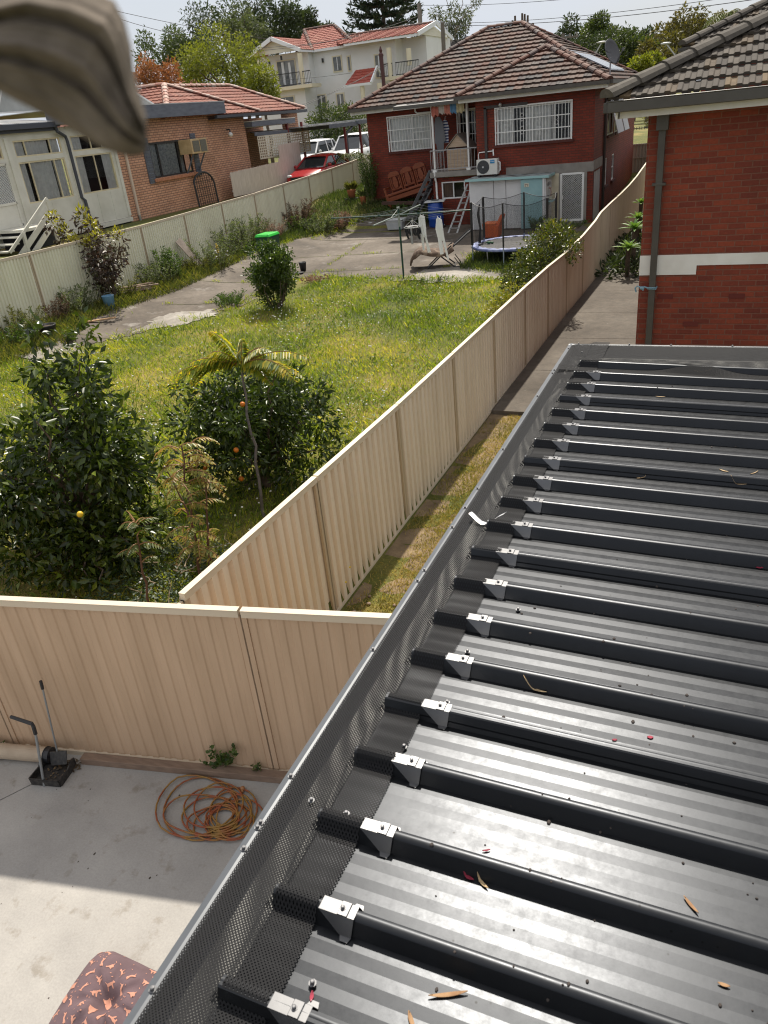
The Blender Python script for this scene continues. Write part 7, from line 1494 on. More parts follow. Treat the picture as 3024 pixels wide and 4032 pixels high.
mb = MB(); prf = [(-.75, .55), (-.55, .60), (-.2, .52), (.05, .46), (.22, .50), (.55, .74), (.86, .98), (.95, 1.03)]
for s_ in (-.29, .29): mb.tube([lp3(a, s_, c) for a, c in prf], .018, 6)
mb.build('side_rail', black_iron, rt)
mb = MB(); mb.grid([[lp3(a, s_, c-.02) for s_ in (-.28, 0, .28)] for a, c in prf]); mb.build('sling', M('sling_black', (.03, .03, .032), .8), rt, fix=False, solid=.01)
rg = thing('rug', lc+Vector((0, 0, .5)), 'brown and tan patterned rug hanging over the reclining chair', 'rug'); mb = MB(); q = random.Random(5); rows = []
for a, c, w_ in ((-.96, .18, .46), (-.92, .36, .48), (-.80, .54, .50), (-.6, .63, .50), (-.3, .57, .50), (.0, .52, .50), (.22, .55, .47), (.40, .67, .42)):
    rows.append([lp3(a+.03*math.sin(j*2.1+a*5), s_*w_, c+.02*math.sin(j*1.7+a*9)-(.14 if abs(s_) > .9 else .03 if abs(s_) > .6 else 0)*(a > -.9)) for j, s_ in enumerate((-1.0, -.72, -.4, 0, .4, .72, 1.0))])
mb.grid(rows); mb.build('rug_cloth', M('rug_brown', (.10, .065, .045), .95, 0, (.22, .165, .12), 5, 4, .5, 30, None, .5, .6), rg, fix=False, smooth=True, solid=.02)
# orange toddler seat behind the trampoline
o = gn(1960, 930); o = Vector((-7.55, 28.3, Zn(-7.55, 28.3))); o2 = at(1940, 925, 28.3); o.x = o2.x; rt = thing('toddler_seat', o, 'orange plastic toddler seat behind the trampoline net', 'toy'); opm = M('orange_plastic', (.62, .11, .02), .45); mb = MB()
mb.hexa([o+Vector(q_) for q_ in ((-.26, -.25, .05), (.26, -.25, .05), (.26, .25, .05), (-.26, .25, .05), (-.32, -.28, .55), (.30, -.28, .48), (.30, .28, .48), (-.32, .28, .55))]); mb.build('tub', opm, rt, bevel=.03)
mb = MB(); mb.hexa([o+Vector(q_) for q_ in ((.16, -.22, .45), (.30, -.22, .45), (.30, .22, .45), (.16, .22, .45), (.34, -.18, .82), (.46, -.18, .80), (.46, .18, .80), (.34, .18, .82))]); mb.build('backrest', opm, rt, bevel=.03); mb = MB(); mb.box(o+Vector((-.05, 0, .53)), (.5, .6, .06)); mb.build('rim', M('orange_plastic_light', (.70, .16, .04), .45), rt, bevel=.02)
# blue drum with a white lid under the rain pipe
o = Vector((-10.85, 30.85, Zn(-10.85, 30.85))); rt = thing('barrel', o, 'big blue plastic drum with a white board on top under the rain pipe', 'barrel'); mb = MB(); mb.lathe(o, [(.27, .06), (.30, .12), (.305, .35), (.318, .37), (.318, .40), (.305, .42), (.305, .70), (.318, .72), (.318, .75), (.305, .77), (.30, .96), (.26, 1.0)], 24); mb.build('drum', M('drum_blue', (.008, .055, .30), .4), rt, smooth=True)
mb = MB(); mb.box(o+Vector((0, 0, 1.03)), (.78, .62, .035), .2); mb.build('lid_board', M('lid_white', (.62, .64, .64), .5), rt); mb = MB(); mb.tube([o+Vector((.0, 0, 1.04)), o+Vector((0, 0, 1.08))], .15, 16); mb.build('funnel', M('funnel_dark', (.10, .11, .11), .5), rt); mb = MB(); mb.box(o+Vector((0, 0, .03)), (.62, .6, .06)); mb.build('brick_stand', M('old_bricks', (.10, .06, .05), .9), rt)
# aluminium ladder against the shed
A = gn(1820, 905); rt = thing('ladder', A, 'aluminium step ladder leaning between the small window and the shed', 'ladder'); alm = M('ladder_alu', (.30, .30, .295), .45, .3); mb = MB()
zt = at(1850, 730, 30.6)
for s_ in (0, .36): mb.beam((-9.95+s_, 29.6, Zn(-9.9, 29.6)), (-9.48+s_*.55, 30.85, zt.z+.02), .03, .07, up=X_)
mb.build('stile', alm, rt)
for k in range(7): mb = MB(); t_ = (k+.7)/7.6; mb.beam(Vector((-9.95, 29.6, .83)).lerp(Vector((-9.48, 30.85, zt.z)), t_), Vector((-9.59, 29.6, .83)).lerp(Vector((-9.28, 30.85, zt.z)), t_), .07, .03); mb.build('rung', alm, rt)
# broom head, tub, bowl, hose things on the slab
o = gn(1750, 888); rt = thing('squeegee', o, 'white T shaped squeegee lying near the blue drum', 'tool'); mb = MB(); d = Vector((-.9, .45, 0)); mb.tube([o+Vector((0, 0, .04)), o+d*.7+Vector((0, 0, .35))], .012, 6); mb.build('handle', white_metal, rt); mb = MB(); mb.beam(o+Vector((-.18, -.03, .03)), o+Vector((.18, .03, .03)), .03, .05); mb.build('blade', white_metal, rt)
o = gn(1560, 905); rt = thing('storage_tub', o, 'clear plastic storage tub standing on the slab left of the hoist mast', 'tub'); mb = MB(); clr = M('milky_plastic', (.50, .52, .53), .3, 0, (.42, .44, .45), 5); q_ = [(-.36, -.22), (.36, -.22), (.36, .22), (-.36, .22)]
mb.hexa([o+Vector((a*.85, b_*.85, .02)) for a, b_ in q_]+[o+Vector((a, b_, .38)) for a, b_ in q_]); mb.build('body', clr, rt, bevel=.03); mb = MB(); mb.box(o+Vector((.0, 0, .41)), (.80, .52, .05)); mb.build('lid', M('tub_lid', (.60, .62, .63), .4), rt, bevel=.015); mb = MB()
for s_ in (-1, 1): mb.box(o+Vector((s_*.40, 0, .36)), (.05, .2, .08))
mb.build('clip', clr, rt)
o = gn(1462, 888); rt = thing('bowl', o, 'small metal bowl on the slab near the grassy bank', 'bowl'); mb = MB(); mb.lathe(o, [(.08, 0), (.15, .08), (.16, .14), (.14, .14), (.12, .05)], 16); mb.build('dish', steel, rt, smooth=True)
# dark stub pipes by the lone shrub
o = gn(1195, 1068); rt = thing('pot', o, 'black empty plant pot standing by the lone shrub', 'pot'); mb = MB(); mb.lathe(o, [(.09, 0), (.125, .26), (.13, .30), (.115, .30), (.10, .06)], 14); mb.build('pot_body', black_pl, rt, smooth=True)
o = gn(1178, 1080); rt = thing('pot', o, 'low black tray lying at the foot of the black empty pot', 'pot'); mb = MB(); mb.lathe(o, [(.13, 0), (.16, .06), (.13, .06)], 14); mb.build('tray', black_pl, rt); 
o = gn(195, 1328); rt = thing('pot', o, 'wide black pot with dry soil at the left end of the concrete strip', 'pot'); mb = MB(); mb.lathe(o, [(.17, 0), (.24, .30), (.25, .33), (.22, .33), (.21, .27)], 18); mb.build('pot_body', black_pl, rt, smooth=True); mb = MB(); mb.tube([o+Vector((0, 0, .25)), o+Vector((0, 0, .28))], .21, 14); mb.build('soil_fill', soil, rt)
o = gn(437, 1218); rt = thing('pot', o, 'faded blue plastic bucket among the weeds by the concrete strip', 'bucket'); mb = MB(); mb.lathe(o, [(.13, 0), (.17, .38), (.18, .40), (.15, .40), (.13, .10)], 18); mb.build('bucket_body', M('bucket_blue', (.10, .24, .38), .55, 0, (.16, .30, .42), 6), rt, smooth=True); mb = MB(); mb.tube([o+Vector((.17*math.cos(a), .02, .38+.1*math.sin(a))) for a in [math.pi*k/8 for k in range(9)]], .006, 5); mb.build('handle', steel, rt)
# bark and broken boards
rt = thing('bark_pile', gn(545, 1165), 'pile of peeled bark strips and broken planks beside the weeds', 'wood'); q = random.Random(4); mb = MB(); o = Vector(rt.location)
for k in range(7):
    a = R(62)+q.gauss(0, .16); l_ = q.uniform(.7, 1.3); c = o+Vector((q.gauss(0, .12), q.gauss(0, .12), .06+.04*k)); d = Vector((math.cos(a), math.sin(a), .06*q.gauss(0, 1)))*l_/2; mb.beam(c-d, c+d, q.uniform(.05, .12), .03)
mb.build('bark_strip', M('bark_strip', (.20, .12, .085), .9, 0, (.42, .33, .26), 9), rt)
rt = thing('plank', gn(390, 1270), 'short tan plank lying at the edge of the concrete strip', 'wood'); o = Vector(rt.location); mb = MB(); mb.beam(o+Vector((-.4, -.25, .06)), o+Vector((.4, .25, .08)), .10, .03); mb.build('board', M('plank_tan', (.40, .25, .13), .8), rt)
o = gn(800, 1060); rt = thing('plank', o, 'weathered grey board leaning on the left fence among the weeds', 'wood'); mb = MB(); mb.beam(o+Vector((.05, .0, 0)), o+Vector((-.55, -.35, 1.05)), .30, .03, up=X_); mb.build('board', M('board_grey', (.27, .22, .18), .9, 0, (.36, .30, .25), 6), rt)
rt = thing('dead_flower', gn(1240, 1110), 'dry pinkish brown clippings lying at the lawn edge right of the lone shrub', 'clippings'); o = Vector(rt.location); g = np.random.default_rng(5); P = np.stack([o.x+.2*g.normal(size=160), o.y+.16*g.normal(size=160), o.z+.05+.1*g.random(160)], 1); D = g.normal(size=(160, 3)); leaves('clipping', wm['pink'], P, D, g.normal(size=(160, 3)), .09, .05, g.random(160), rt)
# wheelie bin with a bright green lid
bc = Vector((-14.85, 24.35, Zn(-14.85, 24.35))); rt = thing('wheelie_bin', bc, 'dark wheelie bin with a bright green lid behind the lone shrub', 'bin'); bm_ = M('bin_dark_green', (.012, .05, .03), .5); mb = MB(); q_ = [(-.29, -.36), (.29, -.36), (.29, .36), (-.29, .36)]
mb.hexa([bc+Vector((a*.78, b_*.78, .06)) for a, b_ in q_]+[bc+Vector((a, b_, .95)) for a, b_ in q_]); mb.build('body', bm_, rt, bevel=.03); mb = MB(); mb.hexa([bc+Vector((a*1.06, b_*1.06, .95)) for a, b_ in q_]+[bc+Vector((a*.9, b_*.95, 1.04)) for a, b_ in q_]); mb.box(bc+Vector((0, -.36, .98)), (.4, .08, .05)); mb.build('lid', M('bin_lid_green', (.03, .50, .05), .35), rt, bevel=.02); mb = MB()
for s_ in (-1, 1): mb.tube([bc+Vector((s_*.22, .30, .10)), bc+Vector((s_*.29, .30, .10))], .10, 14)
mb.build('wheel', black_pl, rt)
# pots by the left corner of the house
def potplant(px, py, r_, h, col, lab, kind, seed, crate=False):
    o = gn(px, py); rt = thing('potted_plant', o, lab, 'plant'); zz = 0
    if crate: mb = MB(); mb.box(o+Vector((0, 0, .17)), (.55, .45, .34)); mb.build('crate', M('crate_dark', (.035, .045, .06), .7), rt); zz = .34
    mb = MB(); mb.lathe(o+Vector((0, 0, zz)), [(r_*.7, 0), (r_, h), (r_*1.08, h+.03), (r_*.9, h+.03), (r_*.85, h-.05)], 16); mb.build('pot', M(*col), rt, smooth=True); q = random.Random(seed); P_, D_ = [], []
    for k in range(240): a = q.uniform(0, 6.28); P_.append((o.x+r_*.5*math.cos(a), o.y+r_*.5*math.sin(a), o.z+zz+h+q.uniform(0, .15))); D_.append((math.cos(a)*q.uniform(.2, 1), math.sin(a)*q.uniform(.2, 1), q.uniform(.3, 1.2)))
    leaves('foliage', wm[kind], np.array(P_), np.array(D_), np.random.default_rng(seed).normal(size=(240, 3)), .32, .05, np.random.default_rng(seed).random(240), rt)
potplant(1390, 812, .20, .32, ('terracotta', (.42, .14, .06), .8), 'terracotta pot of spiky leaves raised on a dark crate by the left fence', 'olive', 3, True)
potplant(1432, 805, .15, .30, ('terracotta',  (.42, .14, .06), .8), 'smaller terracotta pot near the ivy at the corner of the red brick house', 'sage', 4)
o = at(2168, 787, 30.15); o.z = 1.735; rt = thing('potted_plant', o, 'small pale pot with a bare stem on the teal shed shelf', 'plant'); mb = MB(); mb.lathe(o, [(.05, 0), (.075, .11), (.08, .13), (.06, .13)], 12); mb.build('pot', M('pot_cream', (.55, .52, .42), .7), rt); mb = MB(); mb.tube([o+Vector((0, 0, .1)), o+Vector((.02, 0, .28)), o+Vector((-.02, .02, .42))], .018, 6); mb.ball(o+Vector((-.03, .02, .42)), (.06, .05, .03)); mb.build('stem', M('stem_pinkish', (.38, .26, .22), .8), rt)
# carved timber bench propped up at an angle on the bank
bA, bB = at(1540, 785, 32.3), at(1690, 735, 32.3); rt = thing('bench', (bA+bB)/2-Vector((0, 0, .3)), 'carved orange brown timber bench with three backrests lying tilted against the red wall', 'bench'); tw_ = M('carved_timber', (.24, .060, .020), .45, 0, (.17, .038, .013), 5, 5, 0, 60, None, .35, .7, (1, 1, 6)); u = (bB-bA).normalized(); n = Vector((0, -1, 0)); v = u.cross(n); v = v if v.z > 0 else -v; A = at(1533, 775, 32.4); LB = (at(1690, 722, 32.4)-A).length
def bp(a, c, d=0): return A+u*a+v*c+n*d
mb = MB(); mb.hexa([bp(0, .0, -.25), bp(LB, 0, -.25), bp(LB, 0, .3), bp(0, 0, .3), bp(0, .10, -.25), bp(LB, .10, -.25), bp(LB, .10, .3), bp(0, .10, .3)]); mb.build('seat', tw_, rt, bevel=.02)
mb = MB(); mb.beam(bp(0, -.12, .28), bp(LB, -.12, .28), .05, .16); mb.build('apron', tw_, rt)
for s_ in (0, LB):
    mb = MB(); mb.beam(bp(s_, -.35, .26), bp(s_, .34, .26), .09, .09); mb.beam(bp(s_, .34, -.25), bp(s_, .34, .32), .10, .07); mb.build('arm', tw_, rt, bevel=.015)
for k in range(3):
    a0 = LB*(.07+.30*k+.015*k); w_ = LB*.26; mb = MB()
    for s_ in (0, w_): mb.beam(bp(a0+s_, .08, -.2), bp(a0+s_, .74, -.22), .07, .05)
    mb.prism([bp(a0-.03, .70, -.20), bp(a0+w_+.03, .70, -.20), bp(a0+w_, .83, -.20), bp(a0+w_*.72, .90, -.20), bp(a0+w_*.28, .90, -.20), bp(a0, .83, -.20)], n*.06); mb.beam(bp(a0, .22, -.2), bp(a0+w_, .22, -.2), .05, .08)
    mb.prism([bp(a0+w_*.33, .24, -.20), bp(a0+w_*.67, .24, -.20), bp(a0+w_*.74, .46, -.20), bp(a0+w_*.64, .70, -.20), bp(a0+w_*.36, .70, -.20), bp(a0+w_*.26, .46, -.20)], n*.05)
    for f_ in (.14, .86): mb.beam(bp(a0+w_*f_, .24, -.2), bp(a0+w_*f_, .70, -.2), .035, .05); mb.beam(bp(a0+w_*f_-.03, .38, -.2), bp(a0+w_*f_+.03, .38, -.2), .05, .05); mb.beam(bp(a0+w_*f_-.03, .55, -.2), bp(a0+w_*f_+.03, .55, -.2), .05, .05)
    mb.build('backrest', tw_, rt, bevel=.01)
for s_ in (.05, LB-.05):
    mb = MB(); mb.beam(bp(s_, -.55, .26), bp(s_, 0, .26), .08, .08); mb.build('leg', tw_, rt)
rt = thing('timber_beam', (-12.2, 31.9, 1.4), 'long dark timber beam lying across the bank under the tilted bench', 'wood'); a, b_ = at(1505, 800, 31.7), at(1650, 798, 31.7); mb = MB(); mb.beam(a, b_, .14, .12); mb.build('beam', M('beam_dark', (.07, .035, .025), .8), rt)
# on the balcony: playhouse, clothes, bunting
kx0, kx1 = -10.45, -9.62; ky = 31.55; rt = thing('pet_house', (-10.0, ky, 2.88), 'unpainted timber kennel with a pitched roof on the balcony', 'kennel'); km = M('raw_timber', (.44, .32, .22), .8, 0, (.55, .43, .32), 4, 5, 0, 60, None, .35, .7, (.6, 1, 7)); zr = 3.72
mb = MB(); 
for k in range(6): mb.box(((kx0+kx1)/2, ky, 2.96+k*.128), (kx1-kx0-.006*k % .02, .04, .122))
mb.box((kx1, ky+.5, 3.3), (.04, 1.0, .84)); mb.box((kx0, ky+.5, 3.3), (.04, 1.0, .84)); mb.prism([(kx0, ky-.02, zr), (kx1, ky-.02, zr), ((kx0+kx1)/2, ky-.02, zr+.42)], (0, .04, 0)); mb.build('wall', km, rt)
mb = MB(); mid = (kx0+kx1)/2
for x in (kx0-.12, kx1+.12): mb.hexa([(x, ky-.1, zr-.10), (x, ky+1.05, zr-.10), (mid, ky+1.05, zr+.44), (mid, ky-.1, zr+.44), (x, ky-.1, zr-.07), (x, ky+1.05, zr-.07), (mid, ky+1.05, zr+.47), (mid, ky-.1, zr+.47)])
mb.build('roof', M('kennel_roof', (.30, .26, .22), .8), rt)
def hung(name, lab, px, py, Y, pts, mats, seed):
    o = at(px, py, Y); rt = thing(name, o, lab, 'clothing'); garment(rt, pts, (o, X_), mats, 'cloth', seed); mb = MB(); mb.tube([o+Vector((.1, -.0, .02)), o+Vector((.12, 0, .14)), o+Vector((.16, 0, .12))], .008, 5); mb.build('hanger', white_metal, rt); return rt
m, t, b, N, Lk = nm('striped_cloth'); p = pos(N); s_ = N.new('ShaderNodeSeparateXYZ'); Lk(p, s_.inputs[0]); wv = N.new('ShaderNodeMath'); wv.operation = 'SINE'; ml = N.new('ShaderNodeMath'); ml.operation = 'MULTIPLY'; ml.inputs[1].default_value = 62; Lk(s_.outputs['Z'], ml.inputs[0]); Lk(ml.outputs[0], wv.inputs[0]); gt = N.new('ShaderNodeMath'); gt.operation = 'GREATER_THAN'; gt.inputs[1].default_value = .1; Lk(wv.outputs[0], gt.inputs[0]); Lk(mixc(N, Lk, gt.outputs[0], (.03, .04, .12), (.55, .56, .60)), b.inputs['Base Color']); stripe_m = m
hung('jacket', 'long grey jacket hanging on the balcony beside the striped shirt', 1715, 462, 31.75, [(.0, -.02), (.10, .03), (.20, -.02), (.30, -.2), (.38, -.85), (.30, -.9), (.27, -1.25), (.02, -1.28), (-.02, -.95), (-.08, -.92), (-.06, -.25)], M('jacket_grey', (.16, .165, .18), .9), 2)
hung('shirt', 'navy and white striped shirt hanging on the balcony', 1742, 475, 31.85, [(.0, -.02), (.10, .02), (.20, -.02), (.28, -.35), (.22, -.38), (.22, -.80), (.0, -.80), (-.02, -.35), (-.06, -.3)], stripe_m, 4)
for k, (px, py, col, nmx) in enumerate(((1712, 432, (.42, .13, .09), 'red'), (1735, 424, (.45, .40, .34), 'cream'), (1760, 424, (.46, .17, .12), 'faded red'), (1785, 418, (.10, .22, .36), 'blue'), (1812, 416, (.52, .44, .26), 'yellowish'))):
    o = at(px, py, 31.12); rt = thing('prayer_flag', o, 'tattered %s cloth flag in the row of flags below the balcony eave' % nmx, 'flag', 'cloth flags under the balcony eave'); mb = MB(); rows = [[o+Vector((-.15+.30*i/6, .02*math.sin(i*1.9+k), .10-.28*j/4+.02*math.sin(i+j+k)-(.04*(j == 4)*((i*7+k) % 3)))) for i in range(7)] for j in range(5)]; mb.grid(rows); mb.build('cloth', M('flag_'+nmx.replace(' ', '_'), col, .9, 0, tuple(c*.7 for c in col), 12), rt, fix=False, solid=.006)
# ================================================================== the patio in front
rt = thing('timber_sleeper', fp(1.5, .07, .04), 'weathered timber sleeper lying along the foot of the front fence', 'timber'); mb = MB(); mb.beam(fp(.78, .085, .035), fp(3.15, .075, .035), .085, .072, up=Z_); mb.build('beam', M('sleeper', (.27, .185, .13), .85, 0, (.18, .12, .085), 5, 6, .3, 40, None, .3, .7, (1, 7, 7)), rt, bevel=.006)
rt = thing('roller_tube', fp(-.6, .12, .09), 'cream tube with a black end cap and steel spindle lying along the front fence', 'tube'); mb = MB(); a, b_ = fp(-1.8, .15, .075), fp(.44, .12, .075); mb.tube([a, b_], .072, 20); mb.build('tube', M('tube_cream', (.50, .40, .29), .7, 0, (.40, .31, .22), 4), rt); mb = MB(); mb.tube([b_, b_+FD*.05], [.076, .074], 20); mb.tube([b_-FD*.006, b_+FD*.002], [.08, .08], 20); mb.build('end_cap', black_pl, rt); mb = MB(); mb.tube([b_+FD*.05, b_+FD*.16], .024, 12); mb.build('spindle', steel, rt)
gr = M('grey_handle', (.26, .27, .27), .5, .2); dbm = M('scoop_black', (.012, .012, .013), .6, 0, (.05, .045, .04), 30)
# long handled dust pan on the slab
o = atz(190, 3070, 0); rt = thing('dustpan', o, 'black long handled dustpan standing open on the patio', 'dustpan'); u = (atz(240, 3098, 0)-atz(122, 3088, 0)); u.z = 0; u.normalize(); v = Vector((-u.y, u.x, 0)); W2, D2 = .145, .25; A = atz(185, 3092, 0)
def dp3(a, b_, c): return A+u*a+v*b_+Vector((0, 0, c))
mb = MB(); mb.hexa([dp3(-W2, 0, .004), dp3(W2, 0, .004), dp3(W2, D2, .004), dp3(-W2, D2, .004), dp3(-W2, 0, .01), dp3(W2, 0, .01), dp3(W2, D2, .01), dp3(-W2, D2, .01)]); mb.hexa([dp3(-W2, -.012, .004), dp3(W2, -.012, .004), dp3(W2, 0, .004), dp3(-W2, 0, .004), dp3(-W2, -.02, .085), dp3(W2, -.02, .085), dp3(W2, -.008, .085), dp3(-W2, -.008, .085)])
for s_ in (-1, 1): mb.prism([dp3(s_*W2, 0, .004), dp3(s_*W2, D2, .004), dp3(s_*W2, D2, .10), dp3(s_*W2, D2-.05, .11), dp3(s_*W2, D2-.12, .075), dp3(s_*W2, -.01, .085)], u*(.01*s_))
mb.build('pan', dbm, rt); q = random.Random(2); mb = MB()
for k in range(22): mb.ball(dp3(q.uniform(-.11, .11), q.uniform(.03, .2), .016), (q.uniform(.004, .012),)*2+(.005,), 6, 4)
mb.build('dirt', M('leaf_dirt', (.16, .11, .06), .9), rt)
ht = at(140, 2890, A.y+.05); hb = dp3(-.02, -.01, .0); mb = MB(); mb.tube([hb, ht], .0115, 8); mb.build('handle', gr, rt); mb = MB(); g1, g2 = at(135, 2876, A.y+.05), at(126, 2858, A.y+.06); mb.tube([ht, at(132, 2862, A.y+.055), at(126, 2850, A.y+.06), at(42, 2822, A.y+.04)], [.017, .017, .017, .015], 8); mb.build('grip', black_pl, rt)
# its partner leaning on the fence
o = atz(225, 3010, 0); rt = thing('scoop_rake', o, 'black flat scoop on a thin grey pole leaning against the front fence', 'scoop'); yb_ = 3.46
a, b_ = at(225, 2957, yb_), at(168, 2712, 3.50); mb = MB(); mb.tube([a, b_], .008, 8); mb.build('handle', gr, rt); c = at(160, 2682, 3.50); mb = MB(); mb.tube([b_, c], .014, 8); mb.build('grip', black_pl, rt); A2 = at(197, 3015, 3.42); A2.z = .005; mb = MB(); P = [at(194, 2962, 3.46), at(260, 2958, 3.46), at(262, 3010, 3.40), at(200, 3016, 3.40)]; mb.prism(P, Vector((0, .012, 0))); mb.build('blade', dbm, rt, bevel=.004)
g = np.random.default_rng(3); P = np.array([tuple(fp(.58+.2*g.random(), .10+.14*g.random(), .006+.02*g.random())) for k in range(40)]); tag(leaves('leaf_litter', leafm('litter_leaf', [(.06, .045, .03), (.13, .09, .05)], .8, .1), P, g.normal(size=(40, 3))*np.array([1, 1, .15]), np.tile([0, 0, 1.], (40, 1))+.1, .05, .02, g.random(40), None), None, None, None, 'stuff')
# tangled hose
hc = atz(845, 3190, 0); rt = thing('garden_hose', hc, 'tangled orange and yellow hose coiled loosely on the patio', 'hose'); q = random.Random(13); pts = []
ex, ey = (atz(1065, 3190, 0)-hc), (atz(870, 3010, 0)-hc); n_ = 15
for k in range(n_):
    big_ = k in (0, 3, 7, 11); cx, cy, r_ = (q.uniform(-.45, .35), q.uniform(-.15, .12), q.uniform(.50, .62)) if big_ else (q.uniform(-.15, .50), q.uniform(-.40, .12), q.uniform(.24, .46)); an = q.uniform(.55, .95); ph = q.uniform(-.5, .5)
    for j in range(26):
        a = 2*math.pi*j/26+ph; f_ = j/26; pts.append((cx, cy, r_, an, a, k+f_))
hp = []
for i in range(len(pts)):
    lo, hi = max(0, i-9), min(len(pts), i+10); cx = sum(p_[0] for p_ in pts[lo:hi])/(hi-lo); cy = sum(p_[1] for p_ in pts[lo:hi])/(hi-lo); r_ = sum(p_[2] for p_ in pts[lo:hi])/(hi-lo); an = sum(p_[3] for p_ in pts[lo:hi])/(hi-lo); a = 2*math.pi*i/26
    w1 = hc+ex*(cx*1.1+r_*math.cos(a)*1.12)+ey*(cy+r_*an*math.sin(a)*1.25); hp.append((w1.x, w1.y, .010+.0028*pts[i][5]*.5+.006*(1+math.sin(i*.9))))
mb = MB(); mb.tube(hp, .0075, 7); 
m, t, b, N, Lk = nm('hose_rubber'); p = pos(N); r_ = ramp(N, [(.40, (.27, .065, .022)), (.58, (.28, .15, .03))]); Lk(noise(N, Lk, p, 7, 2), r_.inputs[0]); Lk(r_.outputs[0], b.inputs['Base Color']); b.inputs['Roughness'].default_value = .5
mb.build('hose', m, rt, smooth=True); o = atz(955, 3105, .02); mb = MB(); mb.ball(o, (.022, .022, .022), 12, 8); mb.tube([o, o+Vector((.02, -.04, 0))], .012, 8); mb.build('nozzle', M('nozzle_tan', (.36, .16, .06), .5), rt, smooth=True)
# quilted pet bed
ctr = atz(390, 3705, .10); pc = [atz(392, 3708, .09), atz(690, 3850, .09)]; u = (pc[1]-pc[0]); u.z = 0; u.normalize(); v = (Vector((u.y, -u.x, 0))+u*.14).normalized(); LB_ = .76; o = pc[0]+Vector((0, 0, -.09)); rt = thing('pet_bed', o+u*.4+v*.4, 'mauve quilted pet cushion printed with orange dogs at the bottom left of the patio', 'pet bed'); rows = []
CU = {}
def cush(a, b_):
    ea, eb = abs(2*a-1), abs(2*b_-1); e_ = max(0, (1-ea**2.6))**.45*max(0, (1-eb**2.6))**.45; h = .025+.20*e_
    d = math.hypot(a-.48, b_-.44); h -= .115*math.exp(-(d/.11)**2)-.055*math.exp(-(math.hypot(a-.40, b_-.60)/.12)**2)-.045*math.exp(-(math.hypot(a-.62, b_-.56)/.09)**2)
    th = math.atan2(b_-.44, a-.48); h -= .022*max(0, math.sin(th*7+1))*math.exp(-((d-.22)/.12)**2); h += .006*vn(a, b_, 9)
    pinch = 1-.05*(1-ea**2)*(eb > .8)*0; rr0 = .045*max(0, ea-.62)*max(0, eb-.62)/.1444; return o+u*(LB_*(a-(a-.5)*2*rr0))+v*(LB_*(b_-(b_-.5)*2*rr0))+Vector((0, 0, max(.012, h)))
rows = [[cush(i/60, j/60) for i in range(61)] for j in range(61)]
cm_ = MB(); cm_.grid(rows); edge_ = [rows[0][i] for i in range(61)]+[rows[j][60] for j in range(1, 61)]+[rows[60][i] for i in range(59, -1, -1)]+[rows[j][0] for j in range(59, 0, -1)]
cm_.grid([edge_+[edge_[0]], [Vector((p_.x, p_.y, .004)) for p_ in edge_+[edge_[0]]]]); NCF = len(cm_.f); cmat = (M('mauve_cloth', (.135, .088, .098), .9, 0, (.11, .07, .078), 8, 5, .25, 120))
mb = MB(); mb.tube([p_+Vector((0, 0, .003)) for p_ in edge_], .006, 6, True); mb.build('piping', M('piping_pink', (.45, .16, .12), .8), rt)
dogs = [[(-1, .25), (-.78, .50), (-.62, .55), (-.55, .38), (-.1, .32), (.45, .36), (.62, .40), (.85, .72), (.93, .68), (.72, .30), (.66, -.1), (.78, -.6), (.62, -.62), (.5, -.15), (-.2, -.10), (-.30, -.62), (-.46, -.62), (-.44, -.05), (-.62, .15), (-.92, .12)],
        [(-.9, .6), (-.62, .72), (-.5, .5), (-.2, .30), (.4, .12), (.55, -.1), (.95, -.05), (.96, -.14), (.5, -.35), (.30, -.75), (.05, -.75), (.18, -.4), (-.1, -.2), (-.25, -.75), (-.45, -.75), (-.40, -.1), (-.55, .25), (-.85, .42)],
        [(-1, .1), (-.75, .30), (-.5, .25), (.2, .30), (.75, .12), (1.1, .42), (1.15, .34), (.9, -.02), (.95, -.35), (.75, -.38), (.6, -.1), (-.1, -.05), (-.55, -.30), (-.95, -.42), (-1.0, -.30), (-.6, -.05)]]
mb = MB(); q = random.Random(21); spots = []
def decal(poly, a, b_, s_, ang, fl_):
    c, sn = math.cos(ang), math.sin(ang); P = []
    for x, y in poly: x = x*fl_; P.append((a+s_*(x*c-y*sn), b_+s_*(x*sn+y*c)))
    if min(min(p_) for p_ in P) < .02 or max(max(p_) for p_ in P) > .98: return
    # triangulate through a small bmesh so that the print follows the bumps
    bm = bmesh.new(); f_ = bm.faces.new([bm.verts.new((p_[0], p_[1], 0)) for p_ in P]); bmesh.ops.triangulate(bm, faces=[f_]); bmesh.ops.subdivide_edges(bm, edges=bm.edges[:], cuts=1, use_grid_fill=False); bmesh.ops.triangulate(bm, faces=bm.faces[:]); bm.verts.index_update()
    vs = []
    for w_ in bm.verts: p_ = cush(w_.co.x, w_.co.y); vs.append((p_.x, p_.y, p_.z+.0030))
    fs = [[w_.index for w_ in f_.verts] for f_ in bm.faces]; cm_.add(vs, fs); bm.free()
for i in range(8):
    for j in range(8):
        a, b_ = (i+.5+.22*(j % 2)+q.uniform(-.12, .12))/8, (j+.5+q.uniform(-.12, .12))/8; decal(dogs[(i*2+j*3) % 3], a, b_, .043, q.choice((0, 1.57, 3.14, .5, 2.2))+q.uniform(-.3, .3)+R(30), q.choice((-1, 1)))
        for s_ in range(3): x, y = a+q.uniform(-.085, .085), b_+q.uniform(-.085, .085); decal([(-1, 0), (-.3, .45), (.6, .4), (1, 0), (.5, -.4), (-.4, -.4)], x, y, q.uniform(.006, .010), q.uniform(0, 3), 1) if math.hypot(x-a, y-b_) > .055 else None
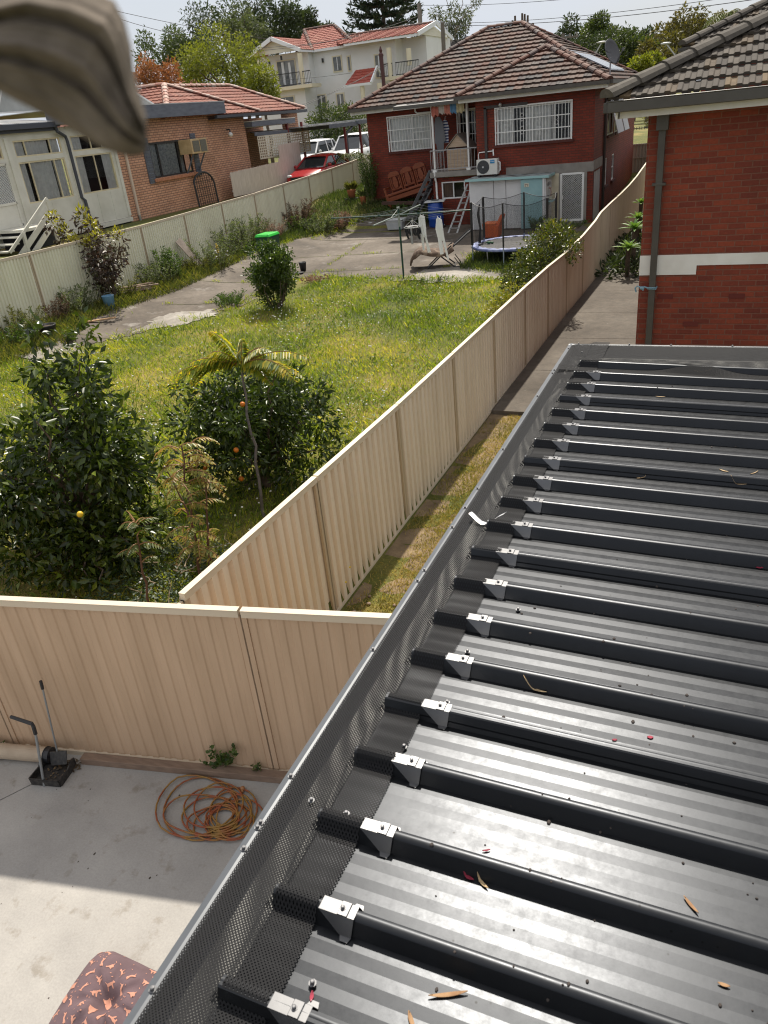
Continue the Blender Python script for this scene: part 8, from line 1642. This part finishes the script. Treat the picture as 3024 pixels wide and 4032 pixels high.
cb = cm_.build('cushion', cmat, rt, fix=False, smooth=True); cb.data.materials.append(M('print_orange', (.50, .24, .17), .9))
for p_ in cb.data.polygons:
    if p_.index >= NCF: p_.material_index = 1
# specks on the slab
q = random.Random(44); mb = MB()
for k in range(46): P = fp(q.uniform(-2, 3), q.uniform(.25, 2.6), .001); r_ = q.choice((.004, .005, .008)); mb.ball(P, (r_, r_*q.uniform(.6, 2), .002), 6, 4)
tag(mb.build('patio_litter', M('litter_dark', (.05, .035, .025), .9), None, fix=False), None, None, None, 'stuff')
# ================================================================== wrinkled cloth hanging close to the lens, top left
rt = thing('hanging_cloth', at(200, 200, .26), 'creased grey brown cloth hanging close to the camera at the top left, out of focus', 'cloth')
up0 = [(-260, 40), (-60, -40), (120, -90), (300, -60), (450, 0), (492, 80), (518, 180), (528, 280), (548, 360), (575, 450), (582, 540)]
lo0 = [(-260, 300), (-60, 330), (60, 395), (160, 445), (240, 490), (320, 535), (400, 585), (470, 608), (520, 617), (560, 612), (578, 590)]
rows = []; n = len(up0); NJ = 60
for k in range(8*(n-1)+1):
    t_ = k/8; i = min(n-2, int(t_)); f_ = t_-i; U = Vector((up0[i][0]+(up0[i+1][0]-up0[i][0])*f_, up0[i][1]+(up0[i+1][1]-up0[i][1])*f_, 0)); W_ = Vector((lo0[i][0]+(lo0[i+1][0]-lo0[i][0])*f_, lo0[i][1]+(lo0[i+1][1]-lo0[i][1])*f_, 0)); row = []
    for j in range(2*NJ):
        a = 2*math.pi*j/(2*NJ); s_ = .5-.5*math.cos(a); p_ = U.lerp(W_, s_); th = math.sin(a)                  # front and back of a rolled, padded shape
        sw = s_+.05*math.sin(t_*.55)+.02*t_/10; cre = .0065*math.sin(sw*19+.3)*(1-.5*s_)+.0035*math.sin(sw*37+1.1)+.002*math.sin(sw*71)+.003*math.sin(t_*1.3+s_*3)
        ed = min(1, (n-1-t_)/1.2+.15); Yd = .25-th*.022*ed+.62*cre*(1 if th > 0 else .4)*(.4+.6*abs(th))*ed; row.append(at(p_.x, p_.y, max(.15, Yd)))
    row.append(row[0]); rows.append(row)
mb = MB(); mb.grid(rows); mb.poly(rows[-1][:-1]); mb.build('cloth', M('grey_brown_cloth', (.21, .175, .14), .95, 0, (.12, .10, .078), 60, 8, .2, 300, .1), rt, fix=False, smooth=True)
